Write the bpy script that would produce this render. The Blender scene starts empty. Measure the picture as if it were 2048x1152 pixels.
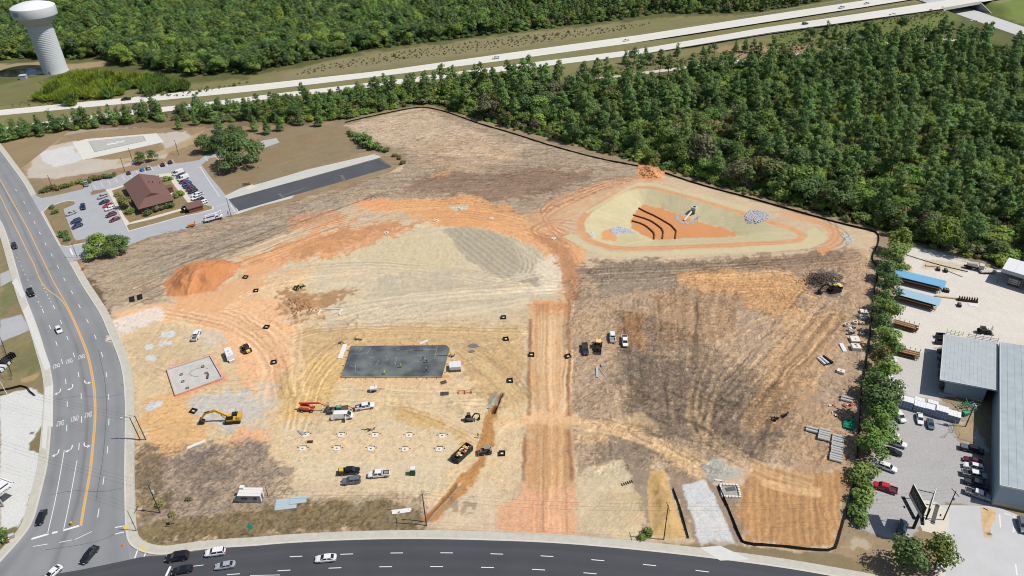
import bpy, math, random
import numpy as np
from mathutils import Vector, Matrix, geometry as mgeo
rnd = random.Random(11); RU = rnd.uniform
from math import cos, sin, pi as PI
sc = bpy.context.scene
COL = sc.collection
rad = math.radians
# ---------------------------------------------------------------- camera (drone view), world, sun, exposure
F, PITCH, ROLL, HT = 1490.0, rad(33.42), rad(1.8), 153.0      # focal in px of a 2048 px wide frame
_R0, _D0 = Vector((1, 0, 0)), Vector((0, -sin(PITCH), -cos(PITCH)))
CF = Vector((0, cos(PITCH), -sin(PITCH)))
CR = _R0 * cos(ROLL) + _D0 * sin(ROLL)
CD = _D0 * cos(ROLL) - _R0 * sin(ROLL)
cam = bpy.data.cameras.new('camera'); co = bpy.data.objects.new('camera', cam); COL.objects.link(co)
cam.sensor_width = 36; cam.lens = F / 2048 * 36; cam.clip_start = 1; cam.clip_end = 12000
M = Matrix.Identity(4)
for i in range(3):
    M[i][0], M[i][1], M[i][2] = CR[i], -CD[i], -CF[i]
M[2][3] = HT
co.matrix_world = M
sc.camera = co
SUN_EL, SUN_AZ = rad(56), rad(99)                              # azimuth clockwise from +Y
w = bpy.data.worlds.new('World'); sc.world = w; w.use_nodes = True
nt = w.node_tree; bg = nt.nodes['Background']
sky = nt.nodes.new('ShaderNodeTexSky'); sky.sky_type = 'NISHITA'; sky.sun_disc = False
sky.sun_elevation = SUN_EL; sky.sun_rotation = SUN_AZ
nt.links.new(sky.outputs[0], bg.inputs[0]); bg.inputs[1].default_value = 0.085
sl = bpy.data.lights.new('sun', 'SUN'); sl.energy = 4.6; sl.angle = rad(0.53); sl.color = (1, 0.955, 0.89)
so = bpy.data.objects.new('sun', sl); COL.objects.link(so)
sdir = Vector((sin(SUN_AZ) * cos(SUN_EL), cos(SUN_AZ) * cos(SUN_EL), sin(SUN_EL)))
so.rotation_euler = (-sdir).to_track_quat('-Z', 'Y').to_euler(); so.location = (60, 0, 200)
vs = sc.view_settings; vs.view_transform = 'Standard'; vs.look = 'None'; vs.gamma = 1; vs.use_curve_mapping = False
vs.exposure = 0.25
sc.cycles.filter_width = 1.05; sc.cycles.max_bounces = 5; sc.cycles.diffuse_bounces = 2; sc.cycles.glossy_bounces = 2
sc.cycles.transmission_bounces = 2; sc.cycles.transparent_max_bounces = 4

# ---------------------------------------------------------------- helpers
def P(px, py, z=0.0):
    """ground point (height z) seen at a pixel of the 2048x1152 survey frame"""
    d = CF + CR * ((px - 1024) / F) + CD * ((py - 576) / F)
    t = (z - HT) / d.z
    return Vector((d.x * t, d.y * t, z))
def PV(pts, z=0.0):
    return np.array([tuple(P(a, b, z))[:2] for a, b in pts])
def lin(c):
    c = np.asarray(c, float) / 255.0
    return np.where(c <= 0.04045, c / 12.92, ((c + 0.055) / 1.055) ** 2.4)
K = 1.62
def A(r, g, b):
    """albedo of a flat sunlit surface that reads as this colour"""
    return tuple(np.clip(lin((r, g, b)) / K, 0.004, 0.82))
def mat(name, col, rough=0.8, noise=0.0, scale=1.0, metal=0.0, spec=0.3, bump=0.0, rand=0.0, spread=None, emit=None):
    m = bpy.data.materials.new(name); m.use_nodes = True
    n = m.node_tree.nodes; l = m.node_tree.links; b = n['Principled BSDF']
    b.inputs['Base Color'].default_value = (*col, 1); b.inputs['Roughness'].default_value = rough
    b.inputs['Metallic'].default_value = metal; b.inputs['Specular IOR Level'].default_value = spec
    out = None
    if noise or bump:
        tc = n.new('ShaderNodeNewGeometry')
        tx = n.new('ShaderNodeTexNoise'); tx.inputs['Scale'].default_value = scale; tx.inputs['Detail'].default_value = 5
        tx.inputs['Roughness'].default_value = 0.65
        l.new(tc.outputs['Position'], tx.inputs['Vector'])
        if noise:
            mr = n.new('ShaderNodeMapRange'); mr.inputs[1].default_value = 0.25; mr.inputs[2].default_value = 0.75
            mr.inputs[3].default_value = 1 - noise; mr.inputs[4].default_value = 1 + noise
            l.new(tx.outputs[0], mr.inputs[0])
            mx = n.new('ShaderNodeVectorMath'); mx.operation = 'SCALE'; mx.inputs[0].default_value = col
            l.new(mr.outputs[0], mx.inputs['Scale']); out = mx.outputs[0]
        if bump:
            bp = n.new('ShaderNodeBump'); bp.inputs['Strength'].default_value = bump; bp.inputs['Distance'].default_value = 0.1
            l.new(tx.outputs[0], bp.inputs['Height']); l.new(bp.outputs[0], b.inputs['Normal'])
    if rand:
        oi = n.new('ShaderNodeObjectInfo'); hs = n.new('ShaderNodeHueSaturation')
        mr = n.new('ShaderNodeMapRange'); mr.inputs[3].default_value = 1 - rand; mr.inputs[4].default_value = 1 + rand
        l.new(oi.outputs['Random'], mr.inputs[0]); l.new(mr.outputs[0], hs.inputs['Value'])
        w1 = n.new('ShaderNodeMath'); w1.operation = 'MULTIPLY_ADD'; w1.inputs[1].default_value = 7.13; w1.inputs[2].default_value = 0
        w2 = n.new('ShaderNodeMath'); w2.operation = 'FRACT'
        l.new(oi.outputs['Random'], w1.inputs[0]); l.new(w1.outputs[0], w2.inputs[0])
        mh = n.new('ShaderNodeMapRange'); mh.inputs[3].default_value = 0.5 - rand * 0.07; mh.inputs[4].default_value = 0.5 + rand * 0.07
        l.new(w2.outputs[0], mh.inputs[0]); l.new(mh.outputs[0], hs.inputs['Hue'])
        if out: l.new(out, hs.inputs['Color'])
        else: hs.inputs['Color'].default_value = (*col, 1)
        out = hs.outputs[0]
    if out: l.new(out, b.inputs['Base Color'])
    if spread:
        b.inputs['Subsurface Weight'].default_value = 0
    return m
def amat(name, rough=0.92, grain=0.22, gscale=3.0, bump=0.35):
    """colour from the mesh's own 'soil' attribute, broken up by grain"""
    m = bpy.data.materials.new(name); m.use_nodes = True
    n = m.node_tree.nodes; l = m.node_tree.links; b = n['Principled BSDF']
    b.inputs['Roughness'].default_value = rough; b.inputs['Specular IOR Level'].default_value = 0.15
    at = n.new('ShaderNodeAttribute'); at.attribute_name = 'soil'
    ge = n.new('ShaderNodeNewGeometry')
    tx = n.new('ShaderNodeTexNoise'); tx.inputs['Scale'].default_value = gscale; tx.inputs['Detail'].default_value = 6; tx.inputs['Roughness'].default_value = 0.7
    l.new(ge.outputs['Position'], tx.inputs['Vector'])
    mr = n.new('ShaderNodeMapRange'); mr.inputs[1].default_value = 0.25; mr.inputs[2].default_value = 0.75
    mr.inputs[3].default_value = 1 - grain; mr.inputs[4].default_value = 1 + grain
    l.new(tx.outputs[0], mr.inputs[0])
    mx = n.new('ShaderNodeVectorMath'); mx.operation = 'SCALE'
    l.new(at.outputs['Color'], mx.inputs[0]); l.new(mr.outputs[0], mx.inputs['Scale'])
    l.new(mx.outputs[0], b.inputs['Base Color'])
    if bump:
        bp = n.new('ShaderNodeBump'); bp.inputs['Strength'].default_value = bump; bp.inputs['Distance'].default_value = 0.15
        l.new(tx.outputs[0], bp.inputs['Height']); l.new(bp.outputs[0], b.inputs['Normal'])
    return m
_M = {}
def C(name, *rgb, **k):
    """material made once per name, colour given as seen in sunlight"""
    if name not in _M: _M[name] = mat(name, A(*rgb), **k)
    return _M[name]

class MB:
    """collects vertices and faces of one mesh"""
    def __init__(s): s.v = []; s.f = []
    def add(s, vs, fs):
        o = len(s.v); s.v += [tuple(a) for a in vs]; s.f += [tuple(i + o for i in q) for q in fs]; return s
    def box(s, c, d, rz=0.0, ry=0.0, taper=1.0):
        x, y, z = (a / 2 for a in d); m = Matrix.Translation(c) @ Matrix.Rotation(rz, 4, 'Z') @ Matrix.Rotation(ry, 4, 'Y')
        p = [(-x, -y, -z), (x, -y, -z), (x, y, -z), (-x, y, -z)] + [(a * taper, b * taper, z) for a, b in ((-x, -y), (x, -y), (x, y), (-x, y))]
        return s.add([m @ Vector(q) for q in p], [(3, 2, 1, 0), (4, 5, 6, 7), (0, 1, 5, 4), (1, 2, 6, 5), (2, 3, 7, 6), (3, 0, 4, 7)])
    def prism(s, poly, z0, z1):
        n = len(poly); a = sum(poly[i][0] * poly[(i + 1) % n][1] - poly[(i + 1) % n][0] * poly[i][1] for i in range(n))
        if a < 0: poly = list(poly)[::-1]
        vs = [(q[0], q[1], z0) for q in poly] + [(q[0], q[1], z1) for q in poly]
        tris = mgeo.tessellate_polygon([[Vector((q[0], q[1], 0)) for q in poly]])
        fs = []
        for t in tris:
            p0, p1, p2 = (poly[i] for i in t)
            if (p1[0] - p0[0]) * (p2[1] - p0[1]) - (p2[0] - p0[0]) * (p1[1] - p0[1]) < 0: t = t[::-1]
            fs.append(tuple(i + n for i in t))
        fs += [(i, (i + 1) % n, (i + 1) % n + n, i + n) for i in range(n)]
        return s.add(vs, fs)
    def sheet(s, poly, z):
        n = len(poly); fs = []
        for t in mgeo.tessellate_polygon([[Vector((q[0], q[1], 0)) for q in poly]]):
            p0, p1, p2 = (poly[i] for i in t)
            if (p1[0] - p0[0]) * (p2[1] - p0[1]) - (p2[0] - p0[0]) * (p1[1] - p0[1]) < 0: t = t[::-1]
            fs.append(tuple(t))
        return s.add([(q[0], q[1], z) for q in poly], fs)
    def side(s, prof, y0, y1):
        """profile in xz extruded along y"""
        n = len(prof); vs = [(q[0], y0, q[1]) for q in prof] + [(q[0], y1, q[1]) for q in prof]
        tr = mgeo.tessellate_polygon([[Vector((q[0], q[1], 0)) for q in prof]])
        fs = [tuple(t) for t in tr] + [tuple(i + n for i in t[::-1]) for t in tr] + [(i, i + n, (i + 1) % n + n, (i + 1) % n) for i in range(n)]
        return s.add(vs, fs)
    def cyl(s, p0, p1, r0, r1=None, n=8, cap=True):
        r1 = r0 if r1 is None else r1
        p0, p1 = Vector(p0), Vector(p1); d = (p1 - p0).normalized(); u = d.orthogonal().normalized(); v = d.cross(u)
        an = [2 * PI * i / n for i in range(n)]
        vs = [p0 + (u * cos(a) + v * sin(a)) * r0 for a in an] + [p1 + (u * cos(a) + v * sin(a)) * r1 for a in an]
        fs = [(i, (i + 1) % n, (i + 1) % n + n, i + n) for i in range(n)]
        if cap: fs += [tuple(range(n))[::-1], tuple(range(n, 2 * n))]
        return s.add(vs, fs)
    def tube(s, pts, r, n=5):
        for a, b in zip(pts[:-1], pts[1:]): s.cyl(a, b, r, n=n)
        return s
    def ring(s, p0, p1, ro, ri, n=14):
        """hollow pipe"""
        p0, p1 = Vector(p0), Vector(p1); d = (p1 - p0).normalized(); u = d.orthogonal().normalized(); v = d.cross(u)
        vs = []
        for (p, r) in ((p0, ro), (p1, ro), (p1, ri), (p0, ri)):
            vs += [p + (u * cos(2 * PI * i / n) + v * sin(2 * PI * i / n)) * r for i in range(n)]
        return s.add(vs, [(a * n + i, a * n + (i + 1) % n, (a + 1) % 4 * n + (i + 1) % n, (a + 1) % 4 * n + i) for a in range(4) for i in range(n)])
    def lathe(s, prof, n=24, c=(0, 0)):
        vs = [(c[0] + r * cos(2 * PI * i / n), c[1] + r * sin(2 * PI * i / n), z) for r, z in prof for i in range(n)]
        fs = [(a * n + i, a * n + (i + 1) % n, (a + 1) * n + (i + 1) % n, (a + 1) * n + i) for a in range(len(prof) - 1) for i in range(n)]
        return s.add(vs, fs)
    def loft(s, rings, cap=True):
        n = len(rings[0]); vs = [p for r in rings for p in r]
        fs = [(a * n + i, a * n + (i + 1) % n, (a + 1) * n + (i + 1) % n, (a + 1) * n + i) for a in range(len(rings) - 1) for i in range(n)]
        if cap: fs += [tuple(range(n))[::-1], tuple(range((len(rings) - 1) * n, len(rings) * n))]
        return s.add(vs, fs)
    def mesh(s, name, m=None):
        u = sorted({i for f in s.f for i in f}); k = {a: b for b, a in enumerate(u)}
        me = bpy.data.meshes.new(name); me.from_pydata([s.v[i] for i in u], [], [[k[i] for i in f] for f in s.f]); me.update()
        if m: me.materials.append(m)
        return me
    def build(s, name, m, parent=None, label=None, kind=None, smooth=False):
        me = s.mesh(name, m)
        if smooth: me.polygons.foreach_set('use_smooth', [True] * len(me.polygons))
        return put(name, me, parent, label, kind)
def bx(*a, **k): return MB().box(*a, **k)
def cy(*a, **k): return MB().cyl(*a, **k)
def put(name, me, parent=None, label=None, kind=None, m=None):
    o = bpy.data.objects.new(name, me); COL.objects.link(o)
    if parent: o.parent = parent
    if label: o['label'] = label
    if kind: o['kind'] = kind
    if m:
        o.material_slots[0].link = 'OBJECT'; o.material_slots[0].material = m
    return o
def tag(o, label, cat, group=None):
    o['label'] = label; o['category'] = cat
    if group: o['group'] = group
    return o
def thing(name, label, cat, loc, rz=0.0, group=None, scale=None):
    o = bpy.data.objects.new(name, None); COL.objects.link(o); o.location = loc; o.rotation_euler = (0, 0, rz)
    o.empty_display_size = 0.3
    if scale: o.scale = (scale,) * 3
    return tag(o, label, cat, group)
_mesh = {}
def shared(key, fn, m=None):
    if key not in _mesh: _mesh[key] = fn().mesh(key, m)
    return _mesh[key]
def copy_tree(o, parent=None):
    c = o.copy(); COL.objects.link(c)
    if parent: c.parent = parent
    for ch in list(o.children): copy_tree(ch, c)
    return c
def rzof(a, b): return math.atan2(b[1] - a[1], b[0] - a[0])
def xf(pts, o, rz):
    c, s = cos(rz), sin(rz)
    return [(o[0] + c * x - s * y, o[1] + s * x + c * y) for x, y in pts]
def resample(pl, n):
    pl = np.asarray(pl, float); d = np.r_[0, np.cumsum(np.linalg.norm(np.diff(pl, axis=0), axis=1))]
    t = np.linspace(0, d[-1], n); return np.c_[np.interp(t, d, pl[:, 0]), np.interp(t, d, pl[:, 1])]
def smoothline(pl, it=2):
    pl = np.asarray(pl, float)
    for _ in range(it):
        q = np.empty((2 * len(pl) - 2, pl.shape[1])); q[0::2] = .75 * pl[:-1] + .25 * pl[1:]; q[1::2] = .25 * pl[:-1] + .75 * pl[1:]
        pl = np.vstack([pl[:1], q, pl[-1:]])
    return pl
def offset(pl, d):
    pl = np.asarray(pl, float); t = np.gradient(pl, axis=0); t /= np.linalg.norm(t, axis=1)[:, None] + 1e-9
    return pl + np.c_[-t[:, 1], t[:, 0]] * d
def ribbon(pl, wdt, z, hole=None):
    """flat band along a polyline"""
    a, b = offset(pl, wdt / 2), offset(pl, -wdt / 2); n = len(a); zz = np.broadcast_to(z, n)
    m = MB(); m.add([(*p, h) for p, h in zip(a, zz)] + [(*p, h) for p, h in zip(b, zz)], [(i + n, i + 1 + n, i + 1, i) for i in range(n - 1)])
    return m
def inpoly(px, py, poly):
    r = np.zeros(np.shape(px), bool); n = len(poly)
    for i in range(n):
        x0, y0 = poly[i]; x1, y1 = poly[(i + 1) % n]
        c = ((y0 > py) != (y1 > py)); r ^= c & (px < (x1 - x0) * (py - y0) / ((y1 - y0) if y1 != y0 else 1e-9) + x0)
    return r
def distpl(px, py, pl, closed=False):
    d = np.full(np.shape(px), 1e9); n = len(pl)
    for i in range(n if closed else n - 1):
        x0, y0 = pl[i]; x1, y1 = pl[(i + 1) % n]; dx, dy = x1 - x0, y1 - y0; L = dx * dx + dy * dy + 1e-12
        t = np.clip(((px - x0) * dx + (py - y0) * dy) / L, 0, 1)
        d = np.minimum(d, (px - x0 - t * dx) ** 2 + (py - y0 - t * dy) ** 2)
    return np.sqrt(d)
def vnoise(x, y, seed=0):
    xi, yi = np.floor(x).astype(np.int64), np.floor(y).astype(np.int64); fx, fy = x - xi, y - yi
    fx = fx * fx * (3 - 2 * fx); fy = fy * fy * (3 - 2 * fy)
    def h(a, b):
        q = (a * 374761393 + b * 668265263 + seed * 1442695041) & 0xffffffff
        q = ((q ^ (q >> 13)) * 1274126177) & 0xffffffff
        return ((q ^ (q >> 16)) & 0xffff) / 65535.0
    return (h(xi, yi) * (1 - fx) + h(xi + 1, yi) * fx) * (1 - fy) + (h(xi, yi + 1) * (1 - fx) + h(xi + 1, yi + 1) * fx) * fy
def fbm(x, y, seed=0, o=4):
    r = 0; a = 1; t = 0
    for i in range(o):
        r = r + a * vnoise(x * 2 ** i, y * 2 ** i, seed + i * 17); t += a; a *= .55
    return r / t * 2 - 1
# ---------------------------------------------------------------- the ground: one relief grid whose soils are its own colours
X0, X1, DX = -250.0, 245.0, 0.35
gx = np.arange(X0, X1 + 1e-6, DX)
gy = [93.0]
while gy[-1] < 452: gy.append(gy[-1] + 0.27 + (gy[-1] - 93) * 0.0016)
gy = np.array(gy); NX, NY = len(gx), len(gy)
GX, GY = np.meshgrid(gx, gy)
N_big = fbm(GX / 26, GY / 26, 1); N_mid = fbm(GX / 6, GY / 6, 2); N_sm = fbm(GX / 1.7, GY / 1.7, 3, 3)
N_fine = fbm(GX / .9, GY / .9, 61, 2); N_dot = np.random.RandomState(4).normal(0, 1, GX.shape)
WX = fbm(GX / 9, GY / 9, 5) * 1.0 + fbm(GX / 2.2, GY / 2.2, 6, 2) * 0.5
WY = fbm(GX / 9, GY / 9, 7) * 1.0 + fbm(GX / 2.2, GY / 2.2, 8, 2) * 0.5
SOIL = np.zeros((NY, NX, 3)); Z = np.zeros((NY, NX))
SOIL[:] = A(150, 134, 104)
SOIL *= (1 + 0.18 * N_mid + 0.12 * N_sm)[..., None]
def box_of(pl, mar):
    pl = np.asarray(pl); a = np.searchsorted(gx, pl[:, 0].min() - mar); b = np.searchsorted(gx, pl[:, 0].max() + mar)
    c = np.searchsorted(gy, pl[:, 1].min() - mar); d = np.searchsorted(gy, pl[:, 1].max() + mar)
    return slice(max(c, 0), max(d, 0)), slice(max(a, 0), max(b, 0))
def field(s, pl, warp):
    X = GX[s] + WX[s] * warp; Y = GY[s] + WY[s] * warp
    d = distpl(X, Y, pl, True); return np.where(inpoly(X, Y, pl), -d, d)
def streak(s, ang, L=9.0, wd=0.9, seed=0, bend=2.0):
    X = GX[s] + WX[s] * bend; Y = GY[s] + WY[s] * bend; c, q = cos(ang), sin(ang)
    return fbm((X * c + Y * q) / L, (-X * q + Y * c) / wd, seed + 40, 3)
def wang(a, b):                                                   # world direction between two frame pixels
    return rzof(P(*a), P(*b))
def soil(px, col, feather=2.0, warp=2.0, op=1.0, mot=0.0, st=None, z=0.0, blot=0.0, world=False):
    """lay a patch of soil: mot = mottling, st = (angle, strength, length, width), blot = how far it breaks into blotches"""
    pl = np.asarray(px) if world else PV(px, z); s = box_of(pl, feather + warp * 2)
    if GX[s].size == 0: return
    d = field(s, pl, warp)
    d = d + (N_mid[s] * 1.1 + N_sm[s] * 1.3 + N_fine[s] * .8) * (blot + feather * .3)
    m = np.clip(.5 - d / (feather * .45), 0, 1); m = m * m * (3 - 2 * m) * op
    c = np.ones(GX[s].shape)
    if mot: c = c + mot * (N_mid[s] * .6 + N_sm[s] * .35)
    if st: c = c + st[1] * streak(s, st[0], *(st[2:] or (9.0, .9)), seed=len(px))
    SOIL[s] = SOIL[s] * (1 - m[..., None]) + np.asarray(A(*col)) * c[..., None] * m[..., None]
def trail(px, wd, col, op=0.8, feather=0.5, warp=0.6, z=0.0, dz=0.0, pair=0.0, brk=0.5):
    """tracks: a band (or a pair of wheel marks) along a line"""
    pl0 = smoothline(PV(px, z))
    for off in ((-pair / 2, pair / 2) if pair else (0,)):
        pl = offset(pl0, off) if off else pl0
        s = box_of(pl, wd + feather + 2)
        if GX[s].size == 0: continue
        d = distpl(GX[s] + WX[s] * warp, GY[s] + WY[s] * warp, pl)
        m = np.clip((wd / 2 + feather / 2 - d) / feather, 0, 1) * op * np.clip(1 + brk * (N_mid[s] + .8 * N_sm[s]), 0, 1.2)
        m = np.clip(m, 0, 1)
        SOIL[s] = SOIL[s] * (1 - m[..., None]) + (np.asarray(A(*col)) if not isinstance(col, float) else SOIL[s] * col) * m[..., None]
        if dz: Z[s] += dz * m
def furrows(px, ang, pitch, amp, colamp=0.2, warp=0.6, seed=3, feather=2.0, wob=0.25):
    pl = PV(px); s = box_of(pl, 4); d = field(s, pl, 1.0)
    m = np.clip(.5 - d / feather, 0, 1)
    c, q = cos(ang), sin(ang); v = -(GX[s] + WX[s] * warp) * q + (GY[s] + WY[s] * warp) * c
    v = v / pitch + wob * N_big[s] * 2
    ph = np.sin(v * 2 * PI); k = vnoise(np.floor(v) + .5, GX[s] * 0 + .5, seed)
    brk = .6 + .4 * streak(s, ang, 14, 1.2, 9)
    Z[s] += amp * ph * m * brk
    SOIL[s] *= (1 + colamp * m * (ph * .6 + (k - .5) * 1.3) * brk)[..., None]
H_ = wang((600, 700), (900, 700))
SITE = [(180, 536), (262, 496), (330, 468), (470, 441), (560, 412), (680, 380), (780, 345), (815, 320), (800, 300), (740, 280), (690, 250), (820, 218), (850, 216), (960, 250), (1275, 334), (1600, 427), (1757, 465), (1757, 485), (1745, 515), (1755, 545), (1742, 690), (1722, 790), (1714, 930), (1692, 1030), (1664, 1108), (1540, 1098), (1380, 1087), (1100, 1074), (850, 1062), (600, 1065), (400, 1085), (290, 1090), (268, 1060), (262, 900), (255, 820), (240, 700), (205, 640), (150, 545)]
# --- outside the site
soil([(0, 300), (140, 250), (420, 235), (640, 246), (690, 250), (740, 280), (815, 305), (800, 345), (470, 440), (262, 492), (150, 380), (60, 360)], (160, 138, 108), 3, 2, mot=.22, blot=.5)
soil([(560, 250), (690, 250), (745, 300), (640, 330), (450, 388), (412, 345), (470, 300)], (148, 132, 104), 2, 1, mot=.14, st=(wang((450, 380), (740, 305)), .12, 8, 1))
soil([(425, 335), (520, 305), (640, 262), (690, 255), (560, 330), (440, 385)], (150, 128, 98), 6, 3, op=.5, mot=.15)
soil([(10, 310), (120, 275), (80, 330), (50, 345)], (184, 158, 118), 3, 2, op=.8, mot=.15)
soil([(60, 300), (150, 282), (170, 318), (260, 318), (330, 318), (330, 300), (390, 275), (370, 262), (310, 268), (330, 300), (250, 335), (110, 357), (56, 356)], (205, 196, 182), 3, 1.5, op=.9, mot=.12)
soil([(72, 306), (145, 290), (165, 320), (105, 336)], (222, 222, 222), 3, 1.5, op=.8, mot=.1)
soil([(230, 330), (310, 316), (392, 285), (405, 260), (330, 300), (240, 318)], (190, 168, 132), 3, 1.5, op=.8, mot=.2)
soil([(0, 302), (60, 282), (180, 262), (330, 252), (335, 246), (180, 256), (40, 278), (0, 290)], (176, 165, 148), 1.5, .5, op=.9)
soil([(0, 440), (20, 520), (50, 610), (75, 680), (100, 760), (95, 800), (0, 800)], (142, 130, 96), 2, 1, mot=.2, blot=.4)
soil([(0, 552), (40, 548), (48, 600), (0, 640)], (120, 128, 84), 3, 2, op=.7, mot=.2)
soil([(20, 690), (70, 670), (90, 720), (70, 745), (30, 740)], (112, 118, 72), 8, 3, op=.5, mot=.2)
soil([(0, 548), (46, 528), (52, 548), (0, 574)], (186, 186, 186), 1, .3)
soil([(0, 640), (44, 628), (62, 660), (4, 682), (0, 690)], (184, 186, 190), 1, .3)
soil([(0, 655), (64, 632), (70, 652), (0, 668)], (190, 192, 196), 1, .3, op=.4)
soil([(35, 757), (60, 752), (80, 742), (70, 760), (40, 766)], (190, 160, 120), 1.5, 1, op=.8)
soil([(0, 792), (60, 775), (92, 790), (104, 770), (106, 830), (97, 925), (70, 1000), (40, 1050), (0, 1090)], (222, 222, 218), 1, .4, mot=.05)
soil([(60, 886), (80, 855), (92, 848), (95, 890), (88, 905), (58, 900)], (138, 124, 92), 1, .4, mot=.2)
soil([(52, 1000), (64, 985), (72, 990), (48, 1062), (0, 1100), (0, 1060), (38, 1052)], (128, 122, 82), 2, 1, mot=.25)
# verge between the road and the site, grass strip by the lower road
soil([(145, 528), (190, 590), (240, 690), (262, 820), (268, 900), (300, 900), (268, 740), (225, 640), (185, 545)], (136, 116, 90), 2, 1.5, mot=.25, blot=.6)
# --- the site itself
soil(SITE, (202, 178, 146), 2, 1.2, mot=.12, st=(H_, .12))
a1 = wang((700, 340), (1000, 320))
NORTH = [(690, 249), (850, 216), (960, 250), (1275, 334), (1300, 352), (1225, 378), (1130, 410), (1075, 432), (1040, 440), (970, 412), (830, 402), (760, 397), (690, 412), (560, 468), (440, 520), (330, 560), (330, 600), (210, 618), (160, 530), (330, 466), (560, 412), (800, 340), (815, 320)]
soil(NORTH, (176, 155, 130), 4, 3, mot=.12, st=(a1, .3, 9, .8))
soil([(700, 250), (850, 220), (940, 258), (1060, 300), (960, 330), (860, 300), (760, 290)], (206, 182, 152), 8, 5, op=.75, mot=.12, st=(a1 + .3, .22, 7, .7))
soil([(820, 290), (960, 270), (1040, 315), (930, 345), (850, 330)], (200, 168, 134), 8, 5, op=.55, st=(a1 - .3, .25, 7, .7))
soil([(880, 338), (960, 352), (1090, 335), (1190, 345), (1090, 390), (985, 405), (900, 385), (800, 385)], (148, 120, 98), 8, 5, op=.8, mot=.2, st=(a1, .3, 9, .7), blot=1.5)
soil([(860, 348), (905, 340), (900, 352), (866, 355)], (216, 160, 118), 2, 2, op=.7)
soil([(330, 500), (560, 430), (720, 392), (700, 410), (560, 455), (400, 520), (250, 575), (200, 560)], (172, 156, 134), 6, 3, op=.8, mot=.14, st=(wang((300, 520), (700, 395)), .3, 10, .7))
soil([(190, 560), (240, 600), (330, 560), (300, 530), (240, 530)], (186, 164, 134), 5, 3, op=.7, mot=.2, st=(wang((200, 600), (330, 560)), .2))
soil([(165, 535), (205, 585), (232, 640), (215, 640), (150, 548)], (120, 102, 80), 2, 2, mot=.3, blot=.8)
# centre: pale sand, orange belt, grey furrowed patch
soil([(430, 560), (560, 500), (700, 460), (830, 440), (900, 455), (1010, 520), (1130, 570), (1120, 610), (1000, 640), (760, 640), (600, 640), (470, 600)], (208, 190, 158), 6, 4, mot=.08, st=(a1, .13, 14, 1.2))
soil([(730, 560), (900, 545), (1050, 570), (1040, 620), (880, 625), (740, 610)], (192, 178, 152), 8, 5, op=.7, mot=.1, st=(a1, .16, 12, 1))
soil([(745, 490), (830, 462), (900, 470), (930, 520), (880, 545), (740, 530), (680, 520)], (206, 190, 152), 8, 4, op=.8)
soil([(700, 404), (760, 394), (850, 400), (930, 390), (985, 404), (1040, 432), (1100, 440), (1135, 470), (1170, 500), (1160, 560), (1120, 530), (1030, 478), (950, 455), (860, 452), (800, 420), (720, 420)], (222, 166, 114), 4, 4, mot=.1, st=(a1, .16, 10, .9), blot=.8)
soil([(860, 415), (960, 410), (1010, 440), (960, 452), (880, 450)], (216, 158, 106), 6, 4, op=.8, st=(a1, .14))
soil([(900, 412), (945, 408), (940, 420), (905, 424)], (206, 192, 160), 2, 2, op=.9)
soil([(470, 520), (560, 488), (690, 425), (720, 438), (650, 458), (740, 448), (830, 446), (790, 470), (690, 500), (740, 500), (660, 516), (560, 528), (470, 555)], (214, 158, 112), 5, 5, mot=.14, st=(wang((500, 520), (800, 450)), .2, 8, .8), blot=1.6)
soil([(600, 480), (700, 455), (800, 440), (805, 455), (720, 470), (640, 510), (560, 518)], (196, 142, 98), 5, 4, op=.8, mot=.18, st=(wang((500, 520), (800, 450)), .2, 6, .7), blot=1.2)
soil([(580, 430), (640, 420), (700, 425), (690, 436), (590, 462), (560, 460)], (206, 150, 108), 4, 4, op=.7, mot=.15)
soil([(715, 404), (760, 396), (800, 404), (770, 414), (722, 414)], (226, 160, 112), 3, 3, op=.9)
soil([(888, 460), (935, 452), (985, 462), (1000, 474), (1045, 478), (1080, 515), (1108, 560), (1075, 572), (1000, 562), (950, 530), (905, 485)], (178, 166, 142), 3, 2, mot=.08)
furrows([(888, 460), (935, 452), (985, 462), (1000, 474), (1045, 478), (1080, 515), (1108, 560), (1075, 572), (1000, 562), (950, 530), (905, 485)], wang((960, 470), (1090, 570)), 2.6, .10, .2, seed=5)
soil([(1075, 518), (1115, 510), (1128, 545), (1130, 580), (1085, 575), (1070, 545)], (226, 210, 184), 4, 4, op=.8, mot=.15, blot=1)
# orange cross road and haul road
soil([(1070, 470), (1130, 470), (1140, 520), (1165, 560), (1155, 600), (1120, 600), (1130, 560), (1100, 500)], (206, 152, 108), 4, 3, mot=.14, st=(wang((1100, 480), (1140, 600)), .2, 8, .8), blot=.8)
soil([(1030, 440), (1110, 400), (1180, 372), (1290, 345), (1330, 352), (1250, 378), (1180, 410), (1130, 450), (1170, 500), (1100, 470)], (206, 164, 124), 6, 4, op=.85, mot=.12, st=(wang((1060, 440), (1230, 370)), .18, 12, .8))
HAUL = [(1062, 600), (1136, 598), (1140, 700), (1138, 820), (1142, 940), (1150, 1066), (988, 1066), (1010, 1020), (1045, 960), (1052, 860), (1060, 760), (1062, 660)]
soil(HAUL, (212, 168, 122), 3.5, 2.4, mot=.1, st=(wang((1095, 1000), (1100, 700)), .16, 14, .7))
soil([(1050, 860), (1136, 858), (1140, 960), (1044, 965)], (204, 158, 110), 3, 2, op=.75, mot=.1, st=(wang((1095, 1000), (1100, 700)), .16, 12, .6))
soil([(1070, 605), (1125, 600), (1130, 625), (1075, 630)], (202, 142, 98), 4, 3, op=.7, mot=.15)
soil([(990, 1000), (1050, 975), (1145, 980), (1160, 1066), (980, 1066)], (226, 172, 132), 5, 4, op=.9, mot=.08)
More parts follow.
